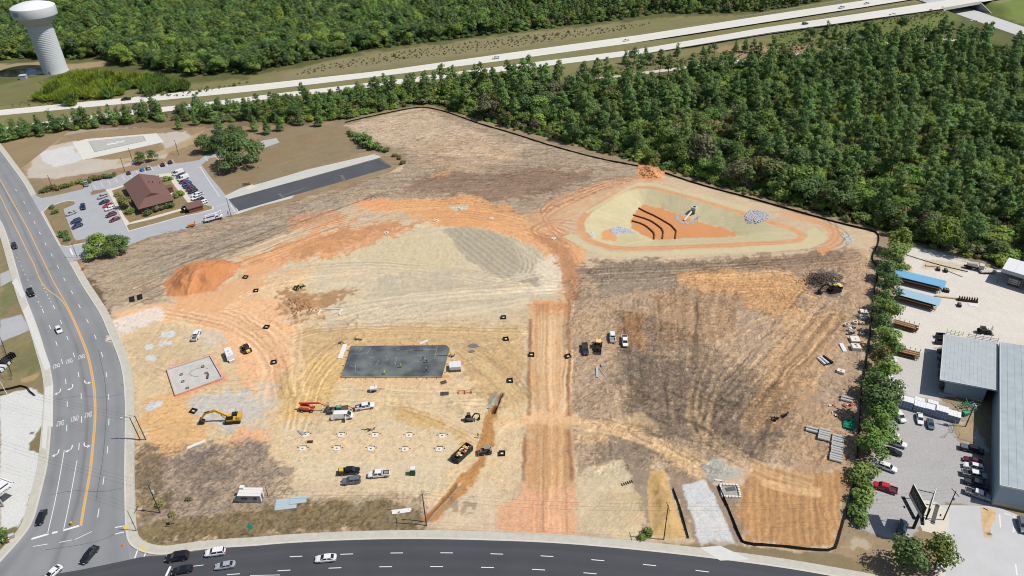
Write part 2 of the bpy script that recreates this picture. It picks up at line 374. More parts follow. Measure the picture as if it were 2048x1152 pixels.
soil([(1078, 640), (1122, 640), (1120, 800), (1078, 820)], (226, 192, 148), 5, 2, op=.55)
# west half: pale orange traffic ground, straw coloured sand
soil([(205, 640), (330, 606), (430, 590), (600, 560), (640, 600), (650, 650), (1060, 640), (1050, 860), (1010, 1000), (900, 1010), (560, 990), (440, 900), (300, 900), (270, 860), (262, 760)], (216, 190, 148), 4, 3, mot=.1, st=(wang((560, 800), (640, 660)), .12, 8, .7))
soil([(212, 628), (330, 610), (420, 600), (520, 585), (560, 600), (600, 640), (610, 700), (580, 780), (520, 800), (480, 770), (470, 720), (440, 690), (380, 640), (240, 660)], (232, 182, 136), 5, 3, mot=.09, st=(wang((400, 620), (600, 760)), .12, 9, .8), blot=.6)
soil([(420, 590), (560, 540), (640, 530), (600, 570), (500, 600), (440, 615)], (222, 184, 140), 6, 4, op=.8, mot=.1, st=(a1, .14))
soil([(570, 580), (620, 590), (700, 585), (690, 600), (650, 612), (640, 630), (590, 650), (555, 630)], (178, 134, 92), 4, 4, op=.9, mot=.25, blot=1.5)
soil([(600, 660), (760, 650), (1050, 655), (1050, 690), (900, 690), (700, 690), (640, 740), (600, 790), (560, 790)], (204, 172, 124), 5, 3, mot=.1, st=(H_, .2, 10, .7))
soil([(905, 690), (1050, 680), (1050, 800), (1000, 830), (930, 760)], (200, 168, 122), 5, 3, mot=.14, st=(wang((930, 700), (1030, 800)), .26, 6, .7))
soil([(560, 790), (620, 720), (690, 690), (680, 760), (620, 830), (560, 850)], (218, 182, 122), 5, 3, mot=.1, st=(wang((560, 800), (640, 690)), .26, 9, .6))
soil([(900, 800), (990, 795), (985, 880), (900, 870), (780, 820)], (214, 190, 150), 5, 3, op=.7, mot=.12)
soil([(780, 800), (880, 830), (960, 880), (930, 890), (800, 850)], (206, 170, 110), 4, 3, op=.85, mot=.12, st=(wang((780, 810), (960, 880)), .22, 8, .6))
soil([(575, 850), (900, 850), (940, 900), (900, 960), (860, 1000), (560, 985)], (216, 196, 160), 5, 3, op=.9, mot=.08, st=(H_, .06))
soil([(590, 858), (885, 858), (890, 915), (590, 912)], (218, 192, 154), 3, 2, op=.8, mot=.1)
soil([(690, 750), (680, 770), (900, 772), (905, 750)], (222, 184, 138), 3, 2, op=.8, mot=.1)
soil([(700, 690), (690, 705), (895, 700), (895, 686)], (214, 164, 116), 2, 2, op=.8, mot=.15)
soil([(440, 890), (500, 850), (545, 860), (520, 920), (460, 930)], (230, 172, 130), 5, 3, op=.85, mot=.1, blot=.8)
soil([(290, 800), (380, 780), (420, 860), (400, 900), (330, 908), (280, 888)], (222, 176, 120), 4, 3, op=.95, mot=.12, blot=.8)
soil([(380, 800), (440, 780), (520, 785), (530, 830), (470, 862), (410, 850)], (196, 192, 182), 4, 3, op=.9, mot=.1, blot=.5)
soil([(500, 770), (560, 775), (540, 870), (500, 850)], (202, 190, 168), 5, 4, op=.6, mot=.1)
soil([(390, 655), (440, 658), (450, 690), (400, 710), (350, 705), (370, 680)], (204, 192, 172), 4, 3, op=.8, mot=.12)
soil([(255, 680), (330, 650), (400, 690), (380, 720), (330, 735), (300, 760), (262, 740)], (206, 180, 140), 4, 3, op=.8, mot=.18, blot=.8)
for a, b, r in ((337, 668, 12), (334, 685, 12), (301, 716, 9), (300, 693, 7), (310, 810, 10), (300, 816, 8)):
    soil([(a - r * 1.3, b + 3), (a - r, b - 4), (a + r, b - 6), (a + r * 1.3, b), (a + r, b + 5), (a - r, b + 6)], (206, 210, 212), 1, .8, op=.9)
soil([(205, 645), (318, 614), (332, 640), (290, 652), (218, 684)], (226, 212, 196), 2, 1.5, op=.95, mot=.06)
soil([(330, 737), (424, 708), (452, 760), (350, 798)], (228, 158, 122), 3, 1.5, op=.9, mot=.1)
# scrubby corner and verge
soil([(262, 890), (340, 905), (430, 895), (520, 890), (580, 960), (560, 1000), (640, 1000), (840, 990), (850, 1060), (600, 1065), (290, 1090), (266, 1060)], (172, 152, 130), 4, 3, mot=.2, st=(.6, .16, 4, .6), blot=.8)
soil([(262, 900), (330, 900), (335, 960), (300, 1050), (262, 1050)], (142, 122, 92), 4, 3, op=.8, mot=.25, blot=1)
soil([(330, 1040), (560, 1010), (700, 990), (850, 985), (850, 1058), (640, 1060), (420, 1080), (290, 1092), (270, 1060)], (140, 122, 88), 3, 2, mot=.2, st=(H_, .14, 7, .7), blot=.5)
soil([(360, 920), (430, 905), (470, 950), (430, 990), (360, 970)], (146, 128, 112), 6, 4, op=.7, mot=.3, blot=1)
soil([(300, 990), (350, 975), (345, 1020), (310, 1020)], (98, 92, 60), 3, 2, op=.75, mot=.3, blot=.8)
soil([(540, 960), (860, 985), (880, 1000), (850, 1010), (640, 1000), (560, 1000)], (206, 182, 148), 4, 3, op=.7, mot=.12)
# trench and its spoil
soil([(1000, 815), (990, 870), (950, 960), (870, 1045), (852, 1035), (905, 965), (955, 920), (950, 890), (985, 810)], (186, 136, 80), 1.5, 1, mot=.15, st=(wang((870, 1040), (990, 850)), .2, 5, .6))
soil([(1000, 880), (1055, 870), (1040, 960), (1000, 1000), (980, 940)], (216, 190, 150), 4, 3, op=.8, mot=.16)
soil([(880, 1055), (920, 990), (985, 960), (1010, 1000), (985, 1062)], (212, 190, 158), 4, 3, op=.9, mot=.1)
soil([(905, 1000), (950, 1010), (935, 1030), (900, 1022)], (140, 122, 94), 3, 3, op=.6, mot=.3, blot=1)
# east half
RIGHT = [(1140, 560), (1200, 520), (1400, 520), (1560, 510), (1690, 500), (1750, 520), (1745, 640), (1725, 780), (1716, 930), (1500, 930), (1420, 960), (1300, 940), (1150, 960), (1140, 830)]
sa = wang((1300, 640), (1330, 900)); dg = wang((1400, 880), (1640, 620))
soil(RIGHT, (178, 152, 124), 5, 4, mot=.13, st=(dg, .22, 8, .7))
soil([(1150, 530), (1330, 520), (1480, 540), (1350, 580), (1200, 590)], (150, 134, 114), 6, 5, op=.85, mot=.15, st=(wang((1150, 545), (1500, 525)), .28, 12, .8), blot=1)
soil([(1480, 515), (1700, 500), (1740, 540), (1600, 545), (1500, 540)], (158, 132, 108), 5, 4, op=.8, mot=.18, st=(H_, .28, 10, .8))
soil([(1355, 550), (1450, 540), (1600, 548), (1640, 570), (1600, 620), (1550, 640), (1480, 600), (1370, 572)], (206, 158, 106), 6, 5, op=.9, mot=.1, st=(wang((1400, 550), (1620, 575)), .2, 12, .8), blot=.8)
soil([(1240, 620), (1300, 640), (1320, 720), (1500, 760), (1620, 760), (1560, 880), (1420, 900), (1280, 860), (1230, 760)], (148, 128, 108), 9, 6, op=.85, mot=.2, st=(wang((1250, 690), (1500, 800)), .26, 6, .8), blot=2)
soil([(1300, 580), (1480, 580), (1470, 680), (1310, 690)], (174, 140, 106), 4, 3, op=.75, mot=.14)
furrows([(1300, 575), (1480, 575), (1475, 690), (1300, 700)], wang((1390, 690), (1392, 580)), 4.4, .08, .32, seed=8)
soil([(1560, 640), (1660, 610), (1700, 620), (1640, 760), (1560, 860), (1480, 850)], (194, 156, 114), 8, 5, op=.85, mot=.12)
furrows([(1540, 640), (1690, 605), (1700, 640), (1620, 780), (1520, 870), (1440, 860)], wang((1520, 860), (1660, 620)), 3.2, .09, .3, seed=11)
furrows([(1220, 640), (1330, 640), (1330, 880), (1230, 860)], sa, 3.8, .06, .22, seed=14)
furrows([(1400, 800), (1560, 800), (1540, 920), (1400, 920)], wang((1470, 920), (1480, 800)), 3.4, .07, .28, seed=15)
soil([(1150, 620), (1240, 600), (1250, 700), (1160, 740)], (188, 158, 124), 5, 4, op=.7, mot=.14, st=(sa, .16, 8, .7))
soil([(1240, 620), (1290, 625), (1285, 700), (1250, 690)], (196, 146, 100), 4, 3, op=.7, mot=.2, blot=1)
soil([(1150, 840), (1290, 830), (1330, 880), (1420, 920), (1400, 960), (1300, 900), (1150, 880)], (208, 176, 132), 5, 3, op=.85, mot=.1, st=(wang((1150, 845), (1380, 930)), .16, 9, .7))
soil([(1200, 880), (1290, 880), (1310, 930), (1290, 1040), (1270, 1070), (1255, 960), (1180, 920)], (148, 130, 110), 4, 3, op=.85, mot=.22, blot=1)
soil([(1240, 920), (1252, 960), (1275, 1005), (1272, 1078), (1152, 1060), (1150, 960), (1180, 930)], (208, 188, 152), 3, 2, mot=.08, st=(wang((1150, 1050), (1270, 960)), .1, 6, .5))
soil([(1310, 940), (1380, 930), (1440, 960), (1500, 980), (1490, 1090), (1380, 1088), (1350, 990)], (152, 132, 110), 4, 3, op=.9, mot=.2)
soil([(1500, 925), (1560, 938), (1700, 940), (1704, 980), (1690, 1030), (1664, 1098), (1540, 1088), (1492, 1080), (1478, 1000)], (186, 142, 94), 3, 2, mot=.1, st=(wang((1580, 1090), (1575, 950)), .2, 10, .6))
furrows([(1495, 925), (1705, 935), (1690, 1030), (1664, 1098), (1488, 1086)], wang((1580, 1090), (1572, 950)), 1.9, .09, .2, seed=21, wob=.1)
soil([(1600, 830), (1690, 830), (1700, 930), (1600, 930), (1540, 900)], (188, 154, 118), 6, 4, op=.7, mot=.18)
soil([(1620, 540), (1680, 535), (1690, 590), (1625, 585)], (122, 110, 100), 4, 3, op=.85, mot=.3, blot=1)
soil([(1690, 500), (1745, 500), (1730, 700), (1700, 700)], (190, 158, 124), 4, 3, op=.7, mot=.2, blot=1)
soil([(1400, 925), (1440, 918), (1485, 935), (1475, 955), (1420, 958)], (176, 176, 164), 1.5, 2, op=.9, mot=.2, blot=.8)
soil([(1365, 970), (1408, 958), (1435, 1000), (1470, 1088), (1400, 1094)], (206, 205, 203), 1.0, .4, mot=.05, st=(wang((1400, 1094), (1368, 970)), .05, 3, .5))
soil([(1405, 1096), (1420, 1075), (1450, 1082), (1475, 1092)], (178, 164, 152), 2, 2, op=.8)
# beyond the silt fence on the east, yard and car parks
soil([(1757, 470), (1800, 495), (1790, 560), (1770, 680), (1745, 800), (1735, 930), (1715, 1000), (1700, 1060), (1672, 1100), (1716, 930), (1722, 790), (1742, 690), (1757, 545)], (166, 146, 118), 2, 2, mot=.22, blot=.6)
soil([(1815, 486), (1880, 505), (2060, 560), (2060, 700), (1880, 690), (1800, 740), (1775, 740), (1790, 560)], (226, 219, 208), 2, 1, mot=.06, st=(wang((1800, 560), (2040, 640)), .05, 12, 2))
soil([(1880, 500), (2060, 548), (2060, 535), (1900, 498)], (150, 138, 122), 3, 2, op=.7, mot=.2)
soil([(1850, 520), (1930, 532), (1925, 548), (1850, 535)], (206, 190, 160), 3, 2, op=.7)
soil([(1770, 730), (1885, 690), (1895, 830), (1800, 800), (1760, 790)], (208, 204, 198), 4, 2, mot=.06)
soil([(1765, 790), (1800, 800), (1950, 850), (1995, 930), (1985, 1010), (1870, 1010), (1820, 1085), (1700, 1055), (1722, 1000), (1742, 930)], (184, 182, 180), 2, 1, mot=.07, st=(wang((1760, 900), (1950, 930)), .04, 10, 2))
soil([(1900, 845), (1950, 842), (1950, 888), (1908, 878)], (172, 152, 118), 1.5, 1, mot=.25)
soil([(1800, 785), (1950, 820), (1940, 842), (1850, 830), (1790, 812)], (176, 162, 142), 2, 1, op=.8, mot=.15)
soil([(1960, 900), (1990, 905), (1990, 1010), (1965, 1000)], (150, 124, 96), 2, 1, op=.7, mot=.15)
soil([(1700, 1060), (1790, 1078), (1840, 1075), (1900, 1110), (1890, 1160), (1640, 1160), (1668, 1110)], (166, 144, 114), 2, 1, mot=.22, blot=.6)
soil([(1716, 1075), (1740, 1080), (1730, 1100), (1690, 1100)], (206, 190, 164), 3, 2, op=.7)
soil([(1660, 1110), (1560, 1100), (1490, 1092), (1380, 1090), (1400, 1100), (1560, 1122), (1680, 1150), (1760, 1160), (1720, 1120)], (146, 130, 98), 2, 1, mot=.2)
# woodland floor inside the grid, shoulder along the rear silt fence
WOOD = [(1757, 462), (1600, 420), (1450, 378), (1275, 325), (1020, 258), (850, 208), (690, 236), (560, 240), (420, 238), (230, 225), (2100, 100), (2100, 545), (1880, 500), (1815, 480)]
soil(WOOD, (104, 106, 64), 3, 2, mot=.3, blot=1)
soil([(860, 213), (1020, 255), (1275, 322), (1450, 372), (1600, 415), (1757, 458), (1757, 464), (1600, 427), (1450, 384), (1275, 334), (1020, 265), (850, 217)], (162, 142, 112), 2, 1, mot=.2)
soil([(0, 262), (230, 232), (440, 222), (690, 236), (640, 250), (300, 256), (150, 258), (0, 285)], (126, 108, 82), 4, 2, op=.8, mot=.25)

# --- tracks
LT = (236, 204, 158); OR = (214, 160, 112); DK = (140, 118, 98)
for ln in ([(560, 640), (760, 600), (980, 585), (1130, 575)], [(740, 640), (860, 600), (1000, 590), (1130, 580)], [(700, 650), (900, 630), (1060, 600)]):
    trail(ln, 1.6, (222, 204, 172), .6, pair=3, dz=-.05)
for ln in ([(420, 600), (520, 640), (600, 700), (600, 790)], [(330, 620), (470, 640), (540, 720), (520, 800)], [(480, 590), (600, 560), (740, 540)], [(450, 560), (560, 590), (600, 640), (590, 760)]):
    trail(ln, 1.0, (242, 206, 164), .5, pair=2.4, dz=-.05)
def bundle(px, n, spread, wd=.35, pair=0, k0=.12, brk=.9):
    for i in range(n):
        o = RU(-1, 1) * spread; o2 = o * RU(.6, 1.1); m_ = len(px) - 1; q = []
        for j, (a, b) in enumerate(px):
            a0, b0 = px[max(j - 1, 0)]; a1, b1 = px[min(j + 1, m_)]; l = math.hypot(a1 - a0, b1 - b0); t = o + (o2 - o) * j / m_ + RU(-.12, .12) * spread
            q.append((a - (b1 - b0) / l * t, b + (a1 - a0) / l * t * .8))
        if m_ > 1 and rnd.random() < .35: q = q[1:] if rnd.random() < .5 else q[:-1]
        trail(q, wd * RU(.6, 1.1), 1 + k0 * RU(.5, 1.3) if i % 2 else 1 - k0 * RU(.7, 1.8), .9, pair=pair * RU(.9, 1.1), dz=-.025, brk=brk)
for a in (([(705, 690), (655, 720), (618, 775), (600, 862)], 26, 34, .5, 1.8), ([(585, 672), (640, 655), (760, 650), (900, 656), (1060, 658)], 20, 17, .5, 1.8), ([(330, 615), (470, 640), (545, 700), (565, 800)], 22, 34, .5, 2), ([(560, 805), (700, 785), (850, 795), (965, 790)], 12, 24, .4, 1.8),
 ([(775, 812), (880, 840), (968, 886)], 14, 14, .4, 1.6), ([(430, 575), (560, 545), (760, 530), (1000, 562), (1130, 575)], 16, 24, .5, 2), ([(640, 645), (760, 612), (900, 592), (1130, 576)], 14, 18, .6, 2.2), ([(925, 690), (985, 735), (1040, 805)], 22, 45, .4, 1.6), ([(1095, 1062), (1096, 850), (1098, 610)], 34, 36, .45, 0),
 ([(1310, 600), (1320, 740), (1335, 890)], 20, 95, .7, 0, .2), ([(1440, 880), (1560, 745), (1665, 615)], 30, 90, .7, 0, .2), ([(1150, 548), (1400, 537), (1720, 512)], 22, 26, .6, 2, .2), ([(250, 590), (420, 520), (590, 462), (770, 398)], 34, 44, .5, 0, .2), ([(700, 330), (950, 325), (1230, 350)], 44, 75, .55, 0, .18), ([(1150, 842), (1280, 865), (1410, 945)], 14, 18, .4, 1.8), ([(1580, 1092), (1575, 935)], 26, 95, .4, 0, .14),
 ([(300, 760), (420, 800), (560, 780)], 10, 40, .4, 1.8), ([(290, 880), (400, 860), (520, 900)], 12, 40, .4, 1.6), ([(560, 985), (720, 960), (900, 985)], 12, 40, .35, 1.6, .07), ([(520, 500), (640, 450), (830, 425), (1000, 430), (1120, 480)], 24, 34, .5, 2, .14), ([(1470, 560), (1560, 560), (1640, 590)], 14, 50, .6, 2, .16)):
    bundle(*a)
for k in range(8):
    trail([(1000 + k * 5, 860), (1060 - k, 840 - k * 3), (1110, 840 - k), (1136, 790 + k * 8), (1140, 700)], .4, (240, 206, 158), .5, pair=1.6, dz=-.03)
for k in range(6):
    trail([(1072 + k * 10, 1000), (1073 + k * 10, 800), (1074 + k * 10, 620)], .5, (238, 200, 150) if k % 2 else (196, 144, 96), .5, dz=-.06)
    trail([(1056 + k * 14, 975), (1058 + k * 14, 860)], .4, (184, 132, 86), .5, dz=-.04)
trail([(1000, 842), (1100, 838), (1200, 846), (1300, 880), (1400, 950)], 3.2, (226, 186, 138), .7, 2)
trail([(1060, 836), (1140, 838)], 5, (230, 184, 136), .7, 2)
for e in ([(1138, 600), (1140, 700), (1138, 830)], [(1062, 640), (1060, 760), (1056, 830)], [(1052, 870), (1046, 960)], [(1138, 862), (1144, 960)]):
    trail(e, 1.2, (160, 112, 74), .75, .8, dz=.3)
for k in range(10):
    trail([(920 + k * 6, 700 + k * 5), (980 + k * 5, 730 + k * 6), (1035, 780 + k * 8)], .4, (186, 152, 96) if k % 2 else (234, 206, 158), .55, pair=1.5, dz=-.04)
for k in range(5):
    trail([(1180 - k * 9, 470 + k * 5), (1120 - k * 3, 455 + k * 3), (1075, 440 - k * 7), (1160, 395 - k * 4), (1260 - k * 4, 352 + k)], .8, (236, 178, 130) if k % 2 else (176, 130, 96), .55, pair=2.2, dz=-.05)
trail([(1150, 470), (1090, 478), (1060, 460), (1100, 440), (1150, 446)], .9, (178, 122, 84), .6, pair=2.5, dz=-.06)
for k in range(6):
    trail([(1060 + k * 12, 465 + k * 6), (1120 + k * 6, 510), (1140 + k * 3, 600)], .7, (172, 122, 86), .45, pair=2, dz=-.05)
for k in range(7):
    trail([(900 + k * 26, 552), (990 + k * 18, 575 - k * 5), (1060 + k * 8, 540), (1020 + k * 9, 470 + k * 6)], .45, (226, 212, 184), .4, pair=2, dz=-.03)
for ln in ([(1400, 900), (1430, 740), (1560, 650), (1660, 620)], [(1440, 690), (1520, 640), (1620, 620)], [(1380, 830), (1480, 920), (1620, 960)], [(1390, 780), (1380, 860), (1480, 940), (1640, 985)], [(1420, 700), (1380, 800), (1400, 880)]):
    trail(ln, 1.0, (210, 176, 136), .6, pair=2.2, dz=-.05)
for ln in ([(1150, 545), (1300, 535), (1500, 528), (1700, 515)], [(1160, 560), (1330, 560), (1500, 520)], [(1560, 500), (1680, 490), (1660, 430), (1600, 410), (1500, 400)], [(1640, 440), (1700, 470), (1680, 500), (1560, 515)]):
    trail(ln, .8, (130, 108, 88), .55, pair=2.2, dz=-.06)
for k in range(4):
    trail([(1560, 420 + k * 4), (1640 + k * 6, 440 + k * 3), (1672 + k * 5, 475), (1640, 500 + k * 3)], .8, (216, 152, 102), .6, pair=2, dz=-.05)
for k in range(6):
    trail([(1525, 960 + k * 2), (1570, 968 + k * 3), (1640, 982 + k * 2.5)], .4, (232, 190, 136), .7)
for k in range(12):
    trail([(1152 + k * 9, 1056), (1190 + k * 9, 1010), (1215 + k * 5, 985)], .3, (186, 164, 126), .5, pair=1.2)
trail([(590, 915), (640, 917), (760, 920), (890, 914)], .25, (190, 164, 128), .5, brk=.2)
trail([(600, 858), (720, 860), (880, 856)], .25, (190, 164, 128), .5, brk=.2)
for k in range(16):                                                # short scrapes across the graded north ground
    a, b = RU(700, 1250), RU(280, 400)
    trail([(a, b), (a + 60, b - RU(2, 14)), (a + 120, b - RU(-6, 10))], .7, (120, 98, 80), .5, dz=-.05)
for k in range(18):
    a = RU(220, 640); b = 590 - (a - 200) * .36 + RU(-40, 10)
    trail([(a, b), (a + 70, b - 26), (a + 140, b - 52)], .6, (126, 110, 92), .55, dz=-.04)
for k in range(20):
    a, b = RU(1250, 1500), RU(690, 900)
    trail([(a, b), (a + 24, b + 14), (a + 46, b + 24)], 1.2, (112, 96, 82), .5, brk=.9)
# --- clods, scratches and criss-cross scraping over all bare ground
def detail(px, ang, am, flk, swirl, world=None):
    pl = PV(px); s = box_of(pl, 4); d = field(s, pl, 2); m = np.clip(.5 - d / 3, 0, 1)
    st = streak(s, ang, 9, .5, 71, 2); st2 = streak(s, ang + .5, 5, .5, 73, 2); st3 = streak(s, ang - .7, 5, .5, 75, 2)
    k = 1 + am * (.32 * N_fine[s] + .55 * st + .3 * st2 * np.clip(N_big[s] * 3, 0, 1) + .3 * st3 * np.clip(-N_big[s] * 3, 0, 1) + .10 * N_dot[s] + .1 * N_sm[s])
    k -= flk * np.clip((np.maximum(st, st2) - .3) * 4, 0, 1) * np.clip(.7 + .8 * N_mid[s], 0, 1.3); k += flk * .5 * np.clip((-st - .3) * 4, 0, 1)
    k -= flk * np.clip((N_fine[s] - .34) * 5, 0, 1)
    if swirl:
        c = fbm(GX[s] / 34, GY[s] / 34, 83, 2) * 9; f = c - np.floor(c); on = np.clip(fbm(GX[s] / 15, GY[s] / 15, 85, 2) * 4, 0, 1)
        ln = np.exp(-((f - .5) / .09) ** 2) - np.exp(-((f - .2) / .08) ** 2); k += swirl * ln * on * (.6 + .6 * N_sm[s]); Z[s] -= .05 * ln * on * m
    h = (N_mid[s] * .5 + st * .5 + N_sm[s] * .4)                       # paler, greyer crust against redder soil
    tint = np.stack([1 + .05 * h, 1 - .01 * h, 1 - .11 * h], -1)
    SOIL[s] *= 1 + ((np.maximum(k, .35)[..., None] * tint) - 1) * m[..., None]
    Z[s] += m * (.05 + .3 * am) * N_fine[s] + m * .02 * st
def dim(px, f):
    pl = PV(px); s = box_of(pl, 6); d = field(s, pl, 3); m = np.clip(.5 - d / 8, 0, 1); SOIL[s] *= (1 - m * (1 - f))[..., None]
dim(NORTH, .93); dim(RIGHT, .97); dim(HAUL, .96)
def flecks(px, n, angs, lo, hi, l0, l1, thr=-.1):
    pl = PV(px); R = np.random.RandomState(n); x0_, y0_ = pl.min(0); x1_, y1_ = pl.max(0); x, y = R.uniform(x0_, x1_, n * 2), R.uniform(y0_, y1_, n * 2)
    c = np.searchsorted(gx, x).clip(0, NX - 1); r = np.searchsorted(gy, y).clip(0, NY - 1); k = inpoly(x, y, [tuple(a) for a in pl]) & (N_mid[r, c] + .5 * N_big[r, c] > thr + R.uniform(-.3, .3, n * 2))
    x, y = x[k], y[k]; m = len(x); a = np.array(angs)[R.randint(0, len(angs), m)] + R.normal(0, .12, m); l = R.uniform(l0, l1, m); f = R.uniform(lo, hi, m); t = np.linspace(-.5, .5, int(l1 / .3))
    X = x[:, None] + np.cos(a)[:, None] * t * l[:, None]; Y = y[:, None] + np.sin(a)[:, None] * t * l[:, None]; c = np.searchsorted(gx, X.ravel()).clip(0, NX - 1); r = np.searchsorted(gy, Y.ravel()).clip(0, NY - 1)
    G = np.ones((NY, NX)); np.minimum.at(G, (r, c), np.repeat(f, len(t))) if hi < 1 else np.maximum.at(G, (r, c), np.repeat(f, len(t))); SOIL[:] = SOIL * G[..., None]
flecks(NORTH, 5200, [a1, a1 + .25, a1 - .3], .6, .86, .6, 3.5); flecks(NORTH, 2500, [a1, a1 + .3], 1.1, 1.26, 1, 4, -.4)
flecks(RIGHT, 4200, [dg, H_ - .25, sa], .64, .88, .6, 3.2); flecks(RIGHT, 3000, [dg, sa, H_], 1.1, 1.28, 1, 4, -.4)
flecks([(1230, 620), (1330, 640), (1520, 750), (1600, 800), (1540, 920), (1400, 900), (1260, 860)], 3800, [H_ - .3, sa, H_ + .1], .6, .84, .8, 3.4, -.3)
flecks([(262, 890), (520, 885), (600, 1000), (850, 985), (855, 1062), (290, 1092)], 3000, [.4, 1.2, 2.2], .55, .85, .3, 1.4, -.3)
flecks([(210, 650), (600, 600), (1050, 640), (1050, 1000), (850, 1000), (560, 985), (300, 890)], 2600, [.1, .9, 1.9, 2.6], .72, .9, .3, 1.2, -.2)
detail(NORTH, a1, .34, .3, .05)
detail(RIGHT, dg, .36, .34, .04)
REST_ = [(205, 640), (330, 600), (560, 470), (700, 400), (900, 390), (1040, 430), (1170, 470), (1140, 560), (1140, 830), (1150, 960), (1300, 940), (1420, 960), (1500, 930), (1714, 930), (1664, 1105), (1380, 1090), (1100, 1072), (850, 1062), (600, 1065), (290, 1090), (262, 900), (255, 780)]
detail(REST_, H_, .17, .08, .07)
detail([(262, 890), (520, 885), (600, 1000), (850, 985), (855, 1062), (290, 1092)], .7, .3, .3, 0)
lum = SOIL @ np.array([.3, .5, .2]); sat = np.clip(-field((slice(None), slice(None)), PV(SITE), 1.0) / 2, 0, 1) * .06
SOIL = SOIL * (1 - sat[..., None]) + lum[..., None] * np.array([1.0, .985, .96]) * sat[..., None]
SOIL *= (1 + sat * 1.9)[..., None]
SOIL *= (1 + (.02 + sat * .2) * N_dot + (.03 + sat * .4) * N_fine)[..., None]
# --- relief
ins = field((slice(None), slice(None)), PV(SITE), .0) if False else None
def relief(px, h, wd, warp=2.0, z=0.0, rough=.25):
    pl = PV(px, z); s = box_of(pl, 6); d = field(s, pl, warp)
    t = np.clip(-d / wd, 0, 1); t = t * t * (3 - 2 * t)
    Z[s] += h * t * (1 + rough * (N_mid[s] + .5 * N_sm[s]))
site_pl = PV(SITE); ss = box_of(site_pl, 2); sd = field(ss, site_pl, 0)
sm = np.clip(-sd / 4, 0, 1)
Z[ss] += sm * (0.10 * N_mid[ss] + 0.07 * N_sm[ss] + 0.02 * streak(ss, H_, 8, .8, 4))
relief([(565, 590), (640, 585), (650, 625), (600, 650), (555, 635)], .7, 6, rough=.9)
relief([(700, 640), (725, 620), (722, 650), (690, 655)], .9, 2, rough=.6)
relief([(900, 790), (960, 800), (950, 835), (880, 825)], .7, 4, rough=.6)
relief([(1280, 332), (1330, 335), (1328, 362), (1275, 358)], 2.2, 6, rough=.9)
soil([(1278, 330), (1332, 333), (1330, 362), (1270, 360)], (226, 160, 108), 2, 2, op=.9, mot=.2)
relief([(1000, 820), (985, 880), (940, 960), (870, 1040), (920, 990), (960, 940)], .8, 3, rough=.5)
relief([(1296, 945), (1330, 942), (1345, 1000), (1372, 1078), (1296, 1072)], .9, 3.5, warp=1, rough=.3)
soil([(1300, 944), (1328, 942), (1344, 1000), (1371, 1076), (1296, 1070), (1293, 1010)], (214, 178, 120), 1.2, .8, mot=.1)
soil([(1312, 960), (1322, 955), (1330, 1010), (1322, 1040)], (186, 152, 104), 2, 2, op=.7, mot=.3, blot=.8)
relief([(1615, 545), (1690, 540), (1700, 580), (1620, 590)], .8, 6, rough=1.0)
relief([(970, 790), (1000, 782), (1005, 830), (980, 835)], .8, 3, rough=.6)
trail([(1001, 788), (992, 805), (988, 825)], 1.3, (70, 48, 32), .95, .5, dz=-1.6, brk=.1)
soil([(975, 785), (995, 782), (995, 800), (980, 810)], (166, 146, 122), 1.5, 1, op=.9, mot=.2)
trail([(918, 968), (890, 1002), (857, 1041)], .5, (232, 220, 200), .9, .3, brk=.2)
trail([(908, 972), (884, 1000), (852, 1038)], 1.4, (150, 104, 62), .8, .8, dz=-.7, brk=.3)
# dirt mound at the west
MOUND = [(328, 572), (352, 536), (392, 521), (440, 520), (482, 526), (462, 556), (430, 582), (380, 598), (338, 592)]
soil(MOUND, (208, 144, 98), 2.5, 2, mot=.14, st=(wang((380, 590), (400, 525)), .2, 5, .8))
soil([(400, 535), (440, 530), (450, 560), (400, 575)], (200, 134, 84), 4, 3, op=.7, mot=.15)
relief(MOUND, 4.6, 11, warp=2.5, rough=.16)
soil([(340, 595), (430, 585), (480, 555), (490, 530), (560, 520), (520, 570), (440, 620), (350, 625)], (230, 178, 132), 4, 3, op=.8, mot=.1)
# detention basin
CREST = [(1168, 447), (1174, 436), (1190, 420), (1225, 398), (1258, 381), (1277, 377), (1297, 377), (1340, 387), (1381, 398), (1420, 410), (1460, 422), (1488, 432), (1534, 446), (1579, 460), (1597, 472), (1591, 477), (1560, 480), (1495, 483), (1400, 488), (1276, 493), (1223, 491), (1188, 479), (1172, 463)]
FLOOR = [(1262, 441), (1277, 417), (1286, 410), (1323, 416), (1351, 428), (1399, 444), (1459, 461), (1482, 472), (1400, 476), (1308, 480), (1285, 470), (1262, 456)]
BD = -4.0
cp, fp = PV(CREST), PV(FLOOR, BD)
sb = box_of(cp, 16); dc = field(sb, cp, .3); dc0 = field(sb, cp, 0); df = field(sb, fp, .5)
OUT = [(1128, 474), (1144, 466), (1158, 474), (1176, 489), (1223, 504), (1328, 503), (1460, 496), (1534, 491), (1600, 486), (1616, 472), (1614, 462), (1632, 455), (1654, 474), (1648, 485), (1620, 497), (1534, 503), (1400, 509), (1258, 514), (1205, 511), (1170, 498)]
TOP = [(1170, 424), (1223, 394), (1255, 373), (1276, 367), (1311, 366), (1355, 378), (1460, 404), (1503, 416), (1494, 424), (1460, 415), (1400, 397), (1311, 372), (1276, 372), (1258, 379), (1227, 398), (1177, 426)]
BL = (212, 200, 160)
ring = np.clip(1 - np.abs(dc - 2) / 3.4, 0, 1) > 0
m = np.clip((4.2 - dc) / 1.5, 0, 1) * (dc > 0)
c_ = np.asarray(A(222, 168, 124)) * (1 + .12 * N_sm[sb] + .1 * N_mid[sb])[..., None]
SOIL[sb] = SOIL[sb] * (1 - m[..., None]) + c_ * m[..., None]
for pl in (OUT, TOP): soil(pl, BL, .8, .5, mot=.05)
